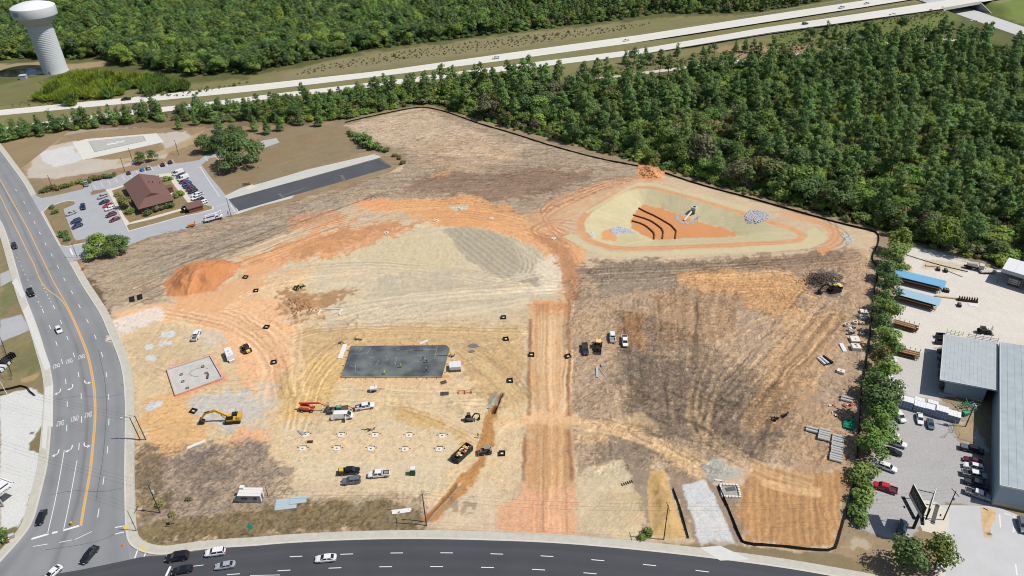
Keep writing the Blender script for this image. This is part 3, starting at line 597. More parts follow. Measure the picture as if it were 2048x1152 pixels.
trail([(1188, 487), (1240, 497), (1330, 496), (1460, 490), (1560, 486)], .5, (196, 130, 88), .5, pair=1.6)
ins = dc < 0
tt = np.clip(-dc0 / (-dc0 + np.maximum(df, 0) + 1e-6), 0, 1); tt[df < 0] = 1
ang = np.arctan2(GY[sb] - cp[:, 1].mean(), GX[sb] - cp[:, 0].mean())
rib = fbm(ang * 60, tt * 1.2, 77, 2)
cb = np.asarray(A(*BL)) * (1 + .06 * N_mid[sb] + .10 * rib)[..., None]
mi = np.clip(.5 - dc / .8, 0, 1)[..., None]; SOIL[sb] = SOIL[sb] * (1 - mi) + cb * mi
Z[sb] = np.where(dc0 < 0, BD * tt + .03 * N_sm[sb], Z[sb])
soil(FLOOR, (218, 154, 102), 1.2, .8, mot=.1, z=BD, blot=.3)
soil([(1196, 470), (1215, 457), (1238, 476), (1230, 487), (1205, 482)], (226, 158, 100), 2.5, 1.5, op=.85, mot=.12, z=-1.5)
soil([(1240, 470), (1275, 462), (1290, 482), (1245, 488)], (204, 192, 140), 3, 2, op=.6, z=-2)

for q_ in ([(331, 740), (423, 711), (450, 758), (349, 795)], [(695, 690), (900, 688), (905, 700), (886, 760), (676, 760)]):
    pl = PV(q_); s_ = box_of(pl, 3); d = field(s_, pl, 0); Z[s_] *= np.clip(d / 2, 0, 1)
Z = np.where(np.abs(Z) > 9, 0, Z)
# ---------------------------------------------------------------- ground meshes
soil_mat = amat('soil', grain=0.2, gscale=2.2, bump=0.45)
def grid_object(name, keep, kind='structure'):
    """the cells flagged in keep become one mesh that shares its rim with its neighbours"""
    j, i = np.nonzero(keep); a = j * NX + i
    q = np.stack([a, a + 1, a + NX + 1, a + NX], 1); u, inv = np.unique(q, return_inverse=True); q = inv.reshape(q.shape)
    co_ = np.stack([GX.ravel()[u], GY.ravel()[u], Z.ravel()[u]], 1)
    me = bpy.data.meshes.new(name); me.vertices.add(len(u)); me.vertices.foreach_set('co', co_.ravel())
    me.loops.add(q.size); me.loops.foreach_set('vertex_index', q.ravel().astype(np.int32))
    me.polygons.add(len(q)); me.polygons.foreach_set('loop_start', np.arange(0, q.size, 4, dtype=np.int32))
    me.polygons.foreach_set('use_smooth', np.ones(len(q), bool))
    me.update(calc_edges=True)
    at = me.attributes.new('soil', 'FLOAT_COLOR', 'POINT'); cc = np.ones((len(u), 4)); cc[:, :3] = np.clip(SOIL.reshape(-1, 3)[u], .004, .85)
    at.data.foreach_set('color', cc.ravel().astype(np.float32))
    me.materials.append(soil_mat)
    return put(name, me, kind=kind)
FX, FY = .5 * (GX[:-1, :-1] + GX[1:, 1:]), .5 * (GY[:-1, :-1] + GY[1:, 1:])
own = np.zeros(FX.shape, int)
GRAVEL1 = [(1365, 970), (1408, 958), (1435, 1000), (1470, 1088), (1400, 1094)]
GRAVEL2 = [(205, 645), (318, 614), (332, 640), (290, 652), (218, 684)]
SANDP = [(1296, 945), (1330, 942), (1345, 1000), (1372, 1078), (1296, 1072)]
YARD = [(1815, 486), (1880, 505), (2060, 560), (2060, 690), (1880, 690), (1895, 830), (1950, 850), (1995, 930), (1985, 1010), (1870, 1010), (1820, 1085), (1700, 1055), (1722, 1000), (1742, 930), (1765, 790), (1775, 740), (1790, 560)]
regs = [('construction_site', PV(SITE)), ('gravel_yard', PV(YARD)), ('haul_road', PV(HAUL)), ('gravel_driveway', PV(GRAVEL1)), ('gravel_driveway', PV(GRAVEL2)), ('sand_bank', PV(SANDP)), ('dirt_mound', PV(MOUND)), ('detention_basin', PV(OUT)), ('detention_basin', PV(TOP)), ('detention_basin', offset(PV(CREST + CREST[:1]), 3.2)), ('detention_basin', PV(CREST))]
for k, (nm, pl) in enumerate(regs): own[inpoly(FX, FY, [tuple(a) for a in pl])] = k + 1
GX0, GY0, Z0 = gx.copy(), gy.copy(), Z.copy()
def ZI(x, y):
    i = min(max(int((x - GX0[0]) / DX), 0), len(GX0) - 2); j = min(max(int(np.searchsorted(GY0, y)) - 1, 0), len(GY0) - 2)
    return float(Z0[j:j + 2, i:i + 2].mean())
grid_object('ground', own == 0)
done = {}
for k, (nm, pl) in enumerate(regs): done.setdefault(nm, np.zeros(FX.shape, bool)); done[nm] |= own == k + 1
for nm in list(done):
    if nm == 'gravel_driveway':
        grid_object(nm, own == 4); grid_object(nm, own == 5)
    else: grid_object(nm, done[nm])
del own, done, FX, FY
NEARY = gy[-1]
# ---- far terrain: coarser cells round the dense grid, out to the horizon
def hwz(px):
    t = min(max((px - 1230) / 600, 0), 1); return 6.2 * t * t * (3 - 2 * t)
HA_T = [(-160, 236), (0, 220), (250, 196), (512, 169), (769, 141), (1024, 105), (1280, 70), (1536, 30), (1720, 2), (1860, -20), (2020, -46), (2250, -84)]
HA_B = [(-160, 247), (0, 231), (250, 207.5), (512, 182), (769, 151.5), (1024, 119), (1280, 84), (1536, 44), (1720, 15.5), (1860, -7), (2020, -33), (2250, -70)]
HB_T = [(-160, 275), (0, 256), (200, 228), (417, 204), (512, 192), (769, 162), (1024, 130), (1280, 98), (1536, 54), (1720, 27), (1889, 1), (1963, -11), (2060, -27), (2250, -58)]
HB_B = [(-160, 288), (0, 268), (200, 238), (417, 213.5), (512, 201), (769, 171.5), (1024, 140.5), (1280, 109), (1536, 66.5), (1720, 41), (1889, 17), (1945, 7), (2060, -11), (2250, -42)]
def hwy(pl):
    q = np.array([tuple(P(a, b, hwz(a))) for a, b in pl]); d = np.r_[0, np.cumsum(np.linalg.norm(np.diff(q[:, :2], axis=0), axis=1))]; t = np.linspace(0, d[-1], 80)
    return np.stack([np.interp(t, d, q[:, i]) for i in range(3)], 1)
hat, hab, hbt, hbb = (hwy(q) for q in (HA_T, HA_B, HB_T, HB_B))
hcl = (hat + hbb) / 2
CROSS = [(2140, 94), (2040, 62), (1925, 22), (1800, -25), (1680, -70)]                        # road under the bridge
crl = PV(CROSS)
gx = np.unique(np.r_[np.arange(-760, X0, 4), np.linspace(X0, X1, 200), np.arange(X1, 760, 4)])
gy = np.unique(np.r_[np.linspace(20, 93, 20), np.linspace(93, NEARY, 140), np.arange(NEARY, 1010, 3.2)])
NX, NY = len(gx), len(gy); GX, GY = np.meshgrid(gx, gy)
N_big = fbm(GX / 26, GY / 26, 1); N_mid = fbm(GX / 9, GY / 9, 2); N_sm = fbm(GX / 4, GY / 4, 3, 2); N_fine = N_sm
WX = fbm(GX / 12, GY / 12, 5); WY = fbm(GX / 12, GY / 12, 7)
SOIL = np.zeros((NY, NX, 3)); Z = np.zeros((NY, NX))
SOIL[:] = np.asarray(A(100, 102, 62)); SOIL *= (1 + .3 * N_mid + .2 * N_sm)[..., None]
soil([(-600, 380), (60, 300), (0, 790), (0, 1152), (-400, 1300), (2048, 1300), (2400, 700), (2060, 600), (1600, 900), (700, 900), (300, 500)], (150, 134, 104), 4, 2, mot=.15)
soil([(-300, 260), (-40, 262), (0, 264), (240, 240), (300, 252), (100, 300), (60, 380), (-60, 420), (-300, 500)], (156, 136, 104), 4, 2, mot=.2)
soil([(-200, 212), (0, 200), (512, 155), (640, 125), (760, 102), (920, 84), (1024, 68), (1240, 45), (1320, 34), (1540, 28), (1700, 6), (2250, -90), (2250, -40), (1946, 22), (1700, 95), (1500, 120), (1330, 140), (1170, 165), (1024, 148), (700, 180), (440, 222), (230, 240), (0, 275), (-200, 300)], (134, 130, 88), 5, 4, mot=.18, blot=2)
soil([(560, 150), (640, 126), (780, 103), (1024, 70), (1240, 48), (1250, 62), (1024, 98), (800, 130), (560, 163)], (146, 136, 104), 4, 4, op=.8, mot=.25)
soil([(1060, 160), (1300, 122), (1540, 86), (1700, 60), (1700, 96), (1500, 124), (1330, 138), (1170, 168)], (122, 118, 76), 5, 4, op=.8, mot=.3)
soil([(1540, 72), (1720, 48), (1889, 24), (1918, 30), (1905, 55), (1840, 72), (1700, 95), (1560, 112)], (112, 122, 66), 5, 4, mot=.25, blot=1)
soil([(1420, 96), (1540, 90), (1640, 92), (1640, 106), (1480, 118)], (166, 140, 108), 4, 3, mot=.15)
soil([(1946, 0), (2250, -60), (2250, 90), (2060, 52), (1990, 30)], (122, 138, 72), 5, 3, mot=.2)
soil([(1950, 4), (1990, 0), (2060, -10), (2060, 4), (1990, 20)], (160, 146, 112), 5, 3, op=.7, mot=.15)
soil([(-60, 190), (0, 168), (40, 160), (95, 150), (110, 190), (60, 208), (-60, 222)], (124, 122, 80), 4, 3, mot=.2)
soil([(-200, 132), (20, 128), (80, 122), (140, 128), (205, 122), (210, 134), (140, 140), (60, 150), (-200, 160)], (168, 150, 116), 3, 2)
hx, hy = hcl[:, 0], hcl[:, 1]; far = GY > NEARY - 1
best = np.full(GX.shape, 1e9); hz_ = np.zeros(GX.shape)
cl = resample(hcl[:, :2], 90); cz = np.interp(np.linspace(0, 1, 90), np.r_[0, np.cumsum(np.linalg.norm(np.diff(hcl[:, :2], axis=0), axis=1))] / np.sum(np.linalg.norm(np.diff(hcl[:, :2], axis=0), axis=1)), hcl[:, 2])
hwd = np.interp(np.linspace(0, 1, 90), np.linspace(0, 1, len(hat)), np.linalg.norm((hat - hbb)[:, :2], axis=1) / 2)
for a in range(90):
    d = np.hypot(GX - cl[a, 0], GY - cl[a, 1]); k = d < best; best[k] = d[k]; hz_[k] = (cz[a] - 1.0 - np.maximum(d - hwd[a] - 1.5, 0) * .42)[k]
cd = distpl(GX, GY, crl)
Z = np.where(far, np.maximum(hz_, 0) * np.clip((cd - 15) / 9, 0, 1), 0)
inner = (GX[:-1, :-1] >= X0 - .01) & (GX[1:, 1:] <= X1 + .01) & (GY[:-1, :-1] >= 93 - .01) & (GY[1:, 1:] <= NEARY + .01)
grid_object('ground', ~inner)
bm_ = MB(); x0, x1, y0, y1 = gx[0], gx[-1], gy[0], gy[-1]; B = 9000
bm_.add([(x0, y0, 0), (x1, y0, 0), (x1, y1, 0), (x0, y1, 0), (-B, -B, 0), (B, -B, 0), (B, B, 0), (-B, B, 0)], [(4, 5, 1, 0), (5, 6, 2, 1), (6, 7, 3, 2), (7, 4, 0, 3)])
bm_.build('ground', C('far_ground', 84, 86, 58, noise=.3, scale=.05), kind='structure')

# ---------------------------------------------------------------- roads
road_mat = amat('asphalt', rough=.9, grain=.09, gscale=4, bump=.1)
def road_strip(name, left, right, z, nl, nw, col, lanes=(), gr=.05, zs=None, mt=None, stain=.12):
    """carriageway between two edges; lanes = where across (0..1) and how wide the oil darkening is"""
    l, r = resample(left, nl), resample(right, nl); u = np.linspace(0, 1, nw)
    X = l[:, None, 0] * (1 - u) + r[:, None, 0] * u; Y = l[:, None, 1] * (1 - u) + r[:, None, 1] * u
    c = np.ones(X.shape)
    c += stain * fbm(X / 9, Y / 9, 31) + gr * fbm(X / 1.5, Y / 1.5, 33)
    for p, wd, k in lanes: c -= k * np.exp(-((u - p) / wd) ** 2)[None, :] * (.75 + .5 * fbm(X / 14, Y / 14, 36))
    cc = np.ones((nl * nw, 4)); cc[:, :3] = (np.asarray(A(*col)) * c[..., None]).reshape(-1, 3)
    m = MB(); zz = np.broadcast_to(z if zs is None else zs[:, None], X.shape)
    m.v = list(zip(X.ravel(), Y.ravel(), zz.ravel())); m.f = [(a * nw + b, (a + 1) * nw + b, (a + 1) * nw + b + 1, a * nw + b + 1) for a in range(nl - 1) for b in range(nw - 1)]
    p = [m.v[i] for i in m.f[0]]
    if (p[1][0] - p[0][0]) * (p[2][1] - p[0][1]) - (p[2][0] - p[0][0]) * (p[1][1] - p[0][1]) < 0: m.f = [f[::-1] for f in m.f]
    me = m.mesh(name, mt or road_mat); at = me.attributes.new('soil', 'FLOAT_COLOR', 'POINT'); at.data.foreach_set('color', np.clip(cc, .004, .85).ravel().astype(np.float32))
    return put(name, me, kind='structure')
RL = [(-40, 384), (0, 437), (12, 463), (23, 498), (37, 548), (50, 591), (67, 632), (80, 667), (90, 701), (100, 731), (107, 768), (106, 811), (103, 851), (97, 925), (87, 968), (80, 995), (67, 1045), (43, 1078), (0, 1125), (-60, 1185)]
RR = [(-60, 225), (-20, 276), (0, 301), (24, 334), (45, 362), (63, 394), (81, 424), (103, 465), (120, 494), (140, 527), (163, 570), (183, 600), (203, 632), (217, 667), (230, 697), (240, 725), (246, 752), (250, 800), (250, 840), (249, 906), (248, 950), (249, 1000), (250, 1066), (254, 1090), (262, 1130)]
rl, rr = smoothline(PV(RL), 1), smoothline(PV(RR), 1)
road_strip('road', rl, rr, .012, 160, 40, (150, 152, 154), [(.1, .05, .16), (.27, .05, .08), (.478, .016, .3), (.49, .05, .1), (.72, .06, .13), (.9, .05, .1)], stain=.1)
KB = [(248, 1066), (252, 1082), (263, 1094), (283, 1105), (320, 1112), (370, 1104), (427, 1097), (512, 1092.5), (560, 1087.5), (692, 1080.5), (824, 1078), (955, 1080.5), (1100, 1085.5), (1251, 1098), (1403, 1114.5), (1554, 1134), (1660, 1152), (1800, 1178), (1900, 1196)]
kb = smoothline(PV(KB), 2)
JUN = [(0, 1120), (45, 1074), (80, 1000), (165, 1000), (247, 1040), (250, 1070), (263, 1094), (283, 1106), (320, 1113), (380, 1125), (360, 1190), (0, 1230), (-100, 1250), (-80, 1180)]
MB().sheet(PV(JUN), .006).build('road', C('old_asphalt', 156, 156, 157, noise=.1, scale=.35, bump=.05), kind='structure')
LOW_T = [(-120, 1186), (0, 1162), (130, 1146), (247, 1122), (290, 1112), (330, 1111.5)] + KB[6:]
lt_ = smoothline(PV(LOW_T), 1); lb_ = np.array([(p[0] * 1.0, p[1] - 24) for p in lt_])
road_strip('road', lt_, lb_, .02, 180, 30, (84, 86, 91), [(.06, .04, .1), (.22, .04, .12), (.37, .04, .12), (.52, .04, .1), (.1, .02, -.12)], stain=.1, gr=.04)
# kerbs and pavements
conc = C('concrete', 205, 200, 186, noise=.12, scale=.6, bump=.05)
kerbm = C('kerb_concrete', 218, 214, 204, noise=.08, scale=.8)
def kerb(name, pl, wdt, h, side, m):
    a = np.asarray(pl); b = offset(a, side * wdt); n = len(a); q = MB()
    q.v = [(*p, 0) for p in a] + [(*p, h) for p in a] + [(*p, h) for p in b] + [(*p, 0) for p in b]
    q.f = [(k * n + i, k * n + i + 1, (k + 1) * n + i + 1, (k + 1) * n + i) for k in range(3) for i in range(n - 1)] + [(0, n, 2 * n, 3 * n), (4 * n - 1, 3 * n - 1, 2 * n - 1, n - 1)]
    if side > 0: q.f = [f[::-1] for f in q.f]
    return q.build(name, m, kind='structure')
def sec(pl, a, b):
    d = resample(pl, 200); return d[int(a * 199):int(b * 199) + 1]
def pavement(px, wdt, side, slabs=True, kw=.45):
    pl = smoothline(PV(px), 2); pl = resample(pl, max(8, int(np.sum(np.linalg.norm(np.diff(pl, axis=0), axis=1)) / 1.6)))
    kerb('kerb', pl, kw, .15, side, kerbm)
    inn = offset(pl, side * (kw + .004))
    kerb('sidewalk', inn, wdt, .145, side, conc)
pavement([(-20, 276), (0, 301), (24, 334), (45, 362), (62, 392)], 2.0, -1 if False else 1)
pavement([(81, 424), (92, 445), (103, 465), (113, 484), (120, 494)], 2.0, 1)
pavement([(139, 526), (163, 570), (183, 600), (203, 632), (217, 667), (230, 697), (240, 725), (246, 752), (250, 800), (250, 840), (249, 906), (248, 950), (249, 1000), (250, 1060), (255, 1084), (265, 1095), (283, 1105), (320, 1112), (370, 1104), (427, 1097), (512, 1092.5), (560, 1087.5), (692, 1080.5), (824, 1078), (955, 1080.5), (1100, 1085.5), (1251, 1098), (1403, 1114.5), (1554, 1134), (1660, 1152), (1800, 1178)], 2.2, 1)
pavement([(-40, 384), (0, 437), (12, 463), (23, 498), (37, 548), (50, 591), (67, 632), (80, 667), (90, 701), (100, 731), (107, 768), (106, 811), (103, 851), (97, 925), (87, 968), (80, 995), (67, 1045), (43, 1078), (0, 1125)], 2.2, -1)
# dropped aprons on the pavement (bright concrete)
pale = C('pale_concrete', 224, 222, 216, noise=.06, scale=.7)
for q in ([(33, 556), (52, 590), (44, 598), (24, 566)], [(57, 610), (102, 735), (90, 742), (46, 622)], [(91, 775), (107, 770), (106, 855), (96, 852), (92, 900), (84, 895)], [(1398, 1096), (1440, 1092), (1500, 1120), (1440, 1122)]):
    MB().sheet(PV(q), .152 + .004 * (q[0][0] % 5)).build('driveway_apron', pale, kind='structure')
lot_mat = C('lot_asphalt', 182, 184, 188, noise=.07, scale=.25, bump=.06)
def sheet(name, px, z, m): return MB().sheet(PV(px), z).build(name, m, kind='structure')
# church car park, lane and side street
LOT = [(56, 384), (83, 396), (102, 393), (164, 379), (182, 365), (240, 349), (281, 338), (335, 328), (369, 325), (399, 320), (410, 311), (447, 300), (470, 300), (455, 312), (420, 316), (403, 330), (420, 353), (443, 380), (458, 400), (476, 423), (444, 437), (377, 457), (299, 474), (262, 489), (215, 510), (150, 520), (140, 528), (118, 492), (104, 468), (80, 424), (64, 396)]
sheet('car_park', LOT, .03, lot_mat)
grass_dry = C('dry_grass', 148, 130, 94, noise=.22, scale=.5, bump=.4)
def island(px, m=grass_dry):
    pl = PV(px); q = MB().prism([tuple(a) for a in pl], .0, .14); q.build('kerb', kerbm, kind='structure')
    c = pl.mean(0); inn = c + (pl - c) * .965
    MB().sheet(inn, .15).build('lawn', m, kind='structure')
island([(86, 424), (95, 414), (120, 405), (137, 400.5), (150, 402), (150, 407), (127, 417), (131, 432), (140, 455), (148, 476), (153, 483), (175, 479), (176, 486), (135, 494.5), (122, 493)])
island([(180, 388), (184, 382), (200, 379.5), (212, 378), (213, 383), (195, 388), (184, 391)], C('bark', 150, 124, 98, noise=.2, scale=.8))
island([(342, 345), (360, 341), (371, 342), (373, 347), (356, 352), (344, 351)], C('bark', 150, 124, 98))
CH = [(228, 377), (245, 371), (268, 366), (318, 349), (341, 346), (362, 372), (387, 405), (404, 408), (428, 414), (428, 419), (400, 427), (361, 435), (300, 452), (256, 464), (238, 426), (218, 390), (211, 380)]
island(CH)
cw = C('walk_concrete', 226, 218, 200, noise=.06, scale=.6)
for q in ([(211, 380), (228, 376.5), (245, 371), (247, 374), (224, 382), (232, 400), (248, 432), (261, 448), (251, 453), (238, 426), (220, 392)], [(261, 445), (300, 435), (361, 418), (364, 421.5), (300, 440), (260, 449)], [(318, 350), (341, 346), (362, 373), (387, 405), (378, 408), (352, 376), (335, 352), (319, 355)]):
    sheet('walkway', q, .162, cw)
sheet('asphalt_strip', [(457, 399), (759, 316), (784, 334), (478, 422)], .038, C('new_asphalt', 88, 90, 96, noise=.14, scale=.12, bump=.03))
sheet('concrete_strip', [(448, 392.5), (482, 376), (520, 367), (620, 338), (748, 308.5), (762, 313), (759, 315.6), (457, 398.6)], .034, C('strip_concrete', 208, 208, 200, noise=.07, scale=.4))
sheet('concrete_strip', [(478, 422.5), (500, 412), (560, 396), (590, 390.5), (582, 397), (520, 413), (476, 428), (462, 430)], .034, C('strip_concrete', 208, 208, 200))
sheet('concrete_strip', [(488, 375), (504, 369), (514, 374), (498, 380)], .044, cw)
sheet('concrete_slab', [(522, 282), (553, 276), (559, 285), (528, 296), (522, 292)], .03, C('slab_grey', 190, 190, 186, noise=.1, scale=.4))
sheet('concrete_slab', [(145, 285), (173, 278), (313, 266.5), (328, 284), (240, 304), (166, 320)], .03, C('pad_concrete', 226, 224, 214, noise=.07, scale=.4))
sheet('concrete_slab', [(177, 282), (286, 271.5), (291.5, 281.5), (190, 304)], .036, C('pad_grey', 190, 190, 186, noise=.12, scale=.5))
q = MB()
for i in range(14):
    c = P(215 + i * 2.4 + RU(-2, 2), 289 - i * .55 + RU(-2, 2)); q.sheet(xf([(-.9, -.3), (.8, -.5), (1.0, .3), (-.2, .6)], c, RU(-.4, .8)), .042 + i * .0007)
q.build('paint_stain', C('white_stain', 245, 242, 235), kind='structure')
for a, b in (((177, 282), (190, 304)), ((190, 304), (291.5, 281.5)), ((286, 271.5), (291.5, 281.5))):
    p, r_ = P(*a), P(*b); bx(((p.x + r_.x) / 2, (p.y + r_.y) / 2, .06), ((r_ - p).length, .12, .12), rzof(p, r_)).build('kerb', C('dark_edge', 100, 98, 92), kind='structure')
# front yard paving of the warehouse
sheet('paved_forecourt', [(1874, 1010), (1990, 1012), (2060, 1040), (2200, 1080), (2200, 1240), (1880, 1220), (1890, 1130)], .03, C('forecourt', 206, 206, 206, noise=.07, scale=.18))
sheet('concrete_pad', [(1840, 1050), (1848, 1000), (1872, 1004), (1898, 1022), (1897, 1080), (1880, 1070), (1845, 1062)], .036, C('cream_concrete', 226, 218, 200, noise=.05, scale=.5))
sheet('walkway', [(1880, 1082), (1896, 1082), (1890, 1160), (1868, 1160)], .04, C('cream_concrete', 226, 218, 200))
sheet('rust_stain', [(1961, 1013), (1992, 1020), (1990, 1040), (1980, 1055), (1985, 1078), (1968, 1074), (1962, 1040)], .036, C('rust_stain', 218, 186, 140, noise=.25, scale=.5))
# ---- interstate
conc_road = amat('motorway_concrete', rough=.85, grain=.05, gscale=2, bump=.05)
for e0, e1 in ((hat, hab), (hbt, hbb)):
    n = 170; zs = np.interp(np.linspace(0, 1, n), np.r_[0, np.cumsum(np.linalg.norm(np.diff(e0[:, :2], axis=0), axis=1))] / np.sum(np.linalg.norm(np.diff(e0[:, :2], axis=0), axis=1)), e0[:, 2])
    road_strip('motorway', e0[:, :2], e1[:, :2], .05, n, 18, (232, 229, 220), [(.35, .09, .05), (.66, .09, .05), (.5, .02, .03)], stain=.04, gr=.03, zs=zs + .06, mt=conc_road)
    for u in (.5, .12, .9):
        pl = resample(e0[:, :2] * (1 - u) + e1[:, :2] * u, n)
        if u == .5:
            q = MB()
            for i in range(2, n - 2, 2):
                d = (pl[i + 1] - pl[i]); d = d / np.linalg.norm(d); a = pl[i]; nn = np.array([-d[1], d[0]]) * .1; b = a + d * 3
                q.add([(*(a + nn), zs[i] + .075), (*(a - nn), zs[i] + .075), (*(b - nn), zs[i] + .075), (*(b + nn), zs[i] + .075)], [(0, 1, 2, 3)])
            q.build('lane_marking', C('road_white', 245, 245, 243), kind='structure')
        else: ribbon(pl, .22, zs + .07).build('lane_marking', C('worn_white', 240, 238, 232), kind='structure')
# frontage lane in the wood
fl = smoothline(PV([(1050, 176), (1110, 170), (1171, 161), (1240, 153), (1331, 140), (1424, 130), (1491, 120), (1563, 112), (1639, 105), (1749, 90), (1806, 82), (1880, 76), (1960, 88), (2060, 110)]), 2)
ribbon(fl, 5.0, .05).build('lane', C('lane_concrete', 214, 208, 196, noise=.06, scale=.4), kind='structure')
cr_ = smoothline(crl, 1)
ribbon(cr_, 21, .06).build('road', C('cross_concrete', 206, 206, 204, noise=.05, scale=.3), kind='structure')
for o in (-3.6, 3.6): ribbon(offset(cr_, o), .25, .07).build('lane_marking', C('worn_white', 240, 238, 232), kind='structure')

# ---------------------------------------------------------------- painted markings
WH = C('road_white', 245, 245, 243); YE = C('road_yellow', 232, 184, 112, noise=.08, scale=1.5)
def line(px, wdt, m, z=.018): return ribbon(smoothline(PV(px), 2), wdt, z).build('lane_marking', m, kind='structure')
def dashes(px, L=3.05, wdt=.2, z=.018, m=WH):
    pts = PV(px); q = MB()
    for i, p in enumerate(pts):
        a, b = pts[max(i - 1, 0)], pts[min(i + 1, len(pts) - 1)]; d = (b - a) / np.linalg.norm(b - a)
        s_ = d * L / 2; n = np.array([-d[1], d[0]]) * wdt / 2
        q.add([(*(p - s_ + n), z), (*(p - s_ - n), z), (*(p + s_ - n), z), (*(p + s_ + n), z)], [(0, 1, 2, 3)])
    return q.build('lane_marking', m, kind='structure')
YR = [(-40, 290), (-12, 336), (14, 384), (31, 414), (55, 455), (73, 494), (90, 528), (105, 560), (120, 586), (133, 608), (146, 634), (165, 677), (178, 712), (187, 755), (191.5, 793), (192, 838), (187, 894), (182.5, 940), (178, 965), (170, 1010), (163, 1052)]
YL = [(-40, 318), (0, 390), (19.5, 432), (38, 468), (56, 506), (68, 528), (78, 556), (90, 575), (104, 586), (122, 598), (134, 616), (144, 636), (162, 677), (175.5, 714), (184, 755), (188.5, 793), (189, 838), (184, 894), (179.5, 940), (175, 965), (167, 1010), (160, 1052)]
line(YR, .34, YE); line(YL, .34, YE)
dashes([(32, 380), (48.5, 405), (59, 426), (69, 445), (79.7, 466), (91, 488), (103.5, 510), (116, 534), (129, 559), (144, 584.5), (159, 612.5), (175, 642), (190.7, 674), (204, 709), (212.8, 749), (217.4, 794), (217.7, 844), (215, 899.7), (207, 961), (196.7, 1026)])
dashes([(86, 622), (100, 654), (113, 687), (124, 723), (131.5, 763), (134.5, 808), (133.5, 856)]); dashes([(108, 614), (122, 644), (135, 676), (148, 710), (157, 749), (162.5, 792), (163, 839), (158, 893)])
line([(128.5, 901), (122, 940), (110, 1005), (95, 1068)], .18, WH); line([(154, 921), (147, 960), (138, 1010), (127, 1060)], .18, WH)
dashes([(20, 480), (24, 492), (34, 515), (38, 523), (42, 532), (46, 540), (50, 549), (56, 560), (62, 572), (72, 592), (77, 604), (82, 613)], L=.9, wdt=.22); dashes([(84, 570), (88, 577), (92, 584), (95, 590), (98.5, 597), (102, 604)], L=.9, wdt=.22)
ZL = .026
dashes([(593 - 1, 1113), (693.6, 1108.3), (793.4, 1106), (893.3, 1105.8), (993.5, 1108), (1094, 1112.5), (1195.7, 1120.5), (1299.2, 1130.2), (1404.5, 1142.4), (1512, 1157)], z=ZL); dashes([(467, 1148.5), (568, 1141), (670, 1136), (771.4, 1133.6), (873.3, 1133.3), (975, 1135), (1077, 1139.4), (1180, 1146.7), (1285, 1157)], z=ZL)
line([(370, 1134.5), (407, 1130)], .18, WH, .026); line([(592 - 260, 1152), (341, 1133)], .55, WH, .026)
line([(500, 1151), (560, 1150)], .15, WH, .026)
for a, b in (((63, 1078), (97, 1068)), ((104, 1066), (115, 1064)), ((126, 1061), (160, 1051))): line([a, ((a[0] + b[0]) / 2, (a[1] + b[1]) / 2), b], .6, WH)
for a, b in (((118, 1085), (144, 1080)), ((150, 1079), (184, 1063)), ((66, 1093), (96, 1088))): line([a, ((a[0] + b[0]) / 2, (a[1] + b[1]) / 2), b], .18, WH)
for a, b in (((230, 1055), (248, 1052)), ((230, 1068), (248, 1064)), ((269, 1118), (275, 1101)), ((286, 1118), (291, 1107))): line([a, ((a[0] + b[0]) / 2, (a[1] + b[1]) / 2), b], .3, WH)
line([(140, 497), (143, 504), (146, 510)], .6, WH, .036)
# words and turn arrows, read by drivers heading for the junction
def lettering(txt, p, rz, w_, h_, m, z=.022, name='road_lettering', kind='structure', parent=None, rx=0):
    cu = bpy.data.curves.new(name, 'FONT'); cu.body = txt; cu.align_x = 'CENTER'; cu.align_y = 'CENTER'; cu.size = 1
    o = bpy.data.objects.new(name, cu); COL.objects.link(o); bpy.context.view_layer.update()
    d = o.dimensions; s_ = (w_ / max(d.x, .01), h_ / max(d.y, .01))
    me = bpy.data.meshes.new_from_object(o); bpy.data.objects.remove(o); bpy.data.curves.remove(cu)
    me.transform(Matrix.Diagonal((s_[0], s_[1], 1, 1))); me.materials.clear(); me.materials.append(m); me.name = name
    o = put(name, me, parent, kind=kind if not parent else None); o.location = (p[0], p[1], z); o.rotation_euler = (rx, 0, rz); return o
def dirat(px, py):
    i = min(range(len(YL)), key=lambda k: abs(YL[k][1] - py)); a, b = YL[max(i - 1, 0)], YL[min(i + 1, len(YL) - 1)]
    return rzof(P(*a), P(*b))
for x, y in ((112.5, 731.5), (138, 722), (163, 713), (120.5, 846), (149.5, 837), (176.5, 829)):
    lettering('ONLY', P(x, y), dirat(x, y) - PI / 2, 2.1, 2.5, WH)
def arrow(x, y, turn):
    p = P(x, y); a = dirat(x, y) - PI / 2; s_ = turn
    cv = [(0, -1.5), (.02, -.5), (.2 * s_, .1), (.55 * s_, .5), (1.0 * s_, .62)]; q = MB(); b = ribbon(np.array(smoothline(xf(cv, p, a), 2)), .3, .022); q.add(b.v, b.f)
    q.add([(*c, .022) for c in xf([(.9 * s_, 1.25), (.9 * s_, 0), (1.75 * s_, .62)], p, a)], [(0, 1, 2) if s_ < 0 else (2, 1, 0)])
    q.build('turn_arrow', WH, kind='structure')
for x, y, t in ((121, 783, 1), (146, 774, 1), (170, 766, -1), (117, 906, 1), (144, 897, 1), (168, 892, -1)): arrow(x, y, t)
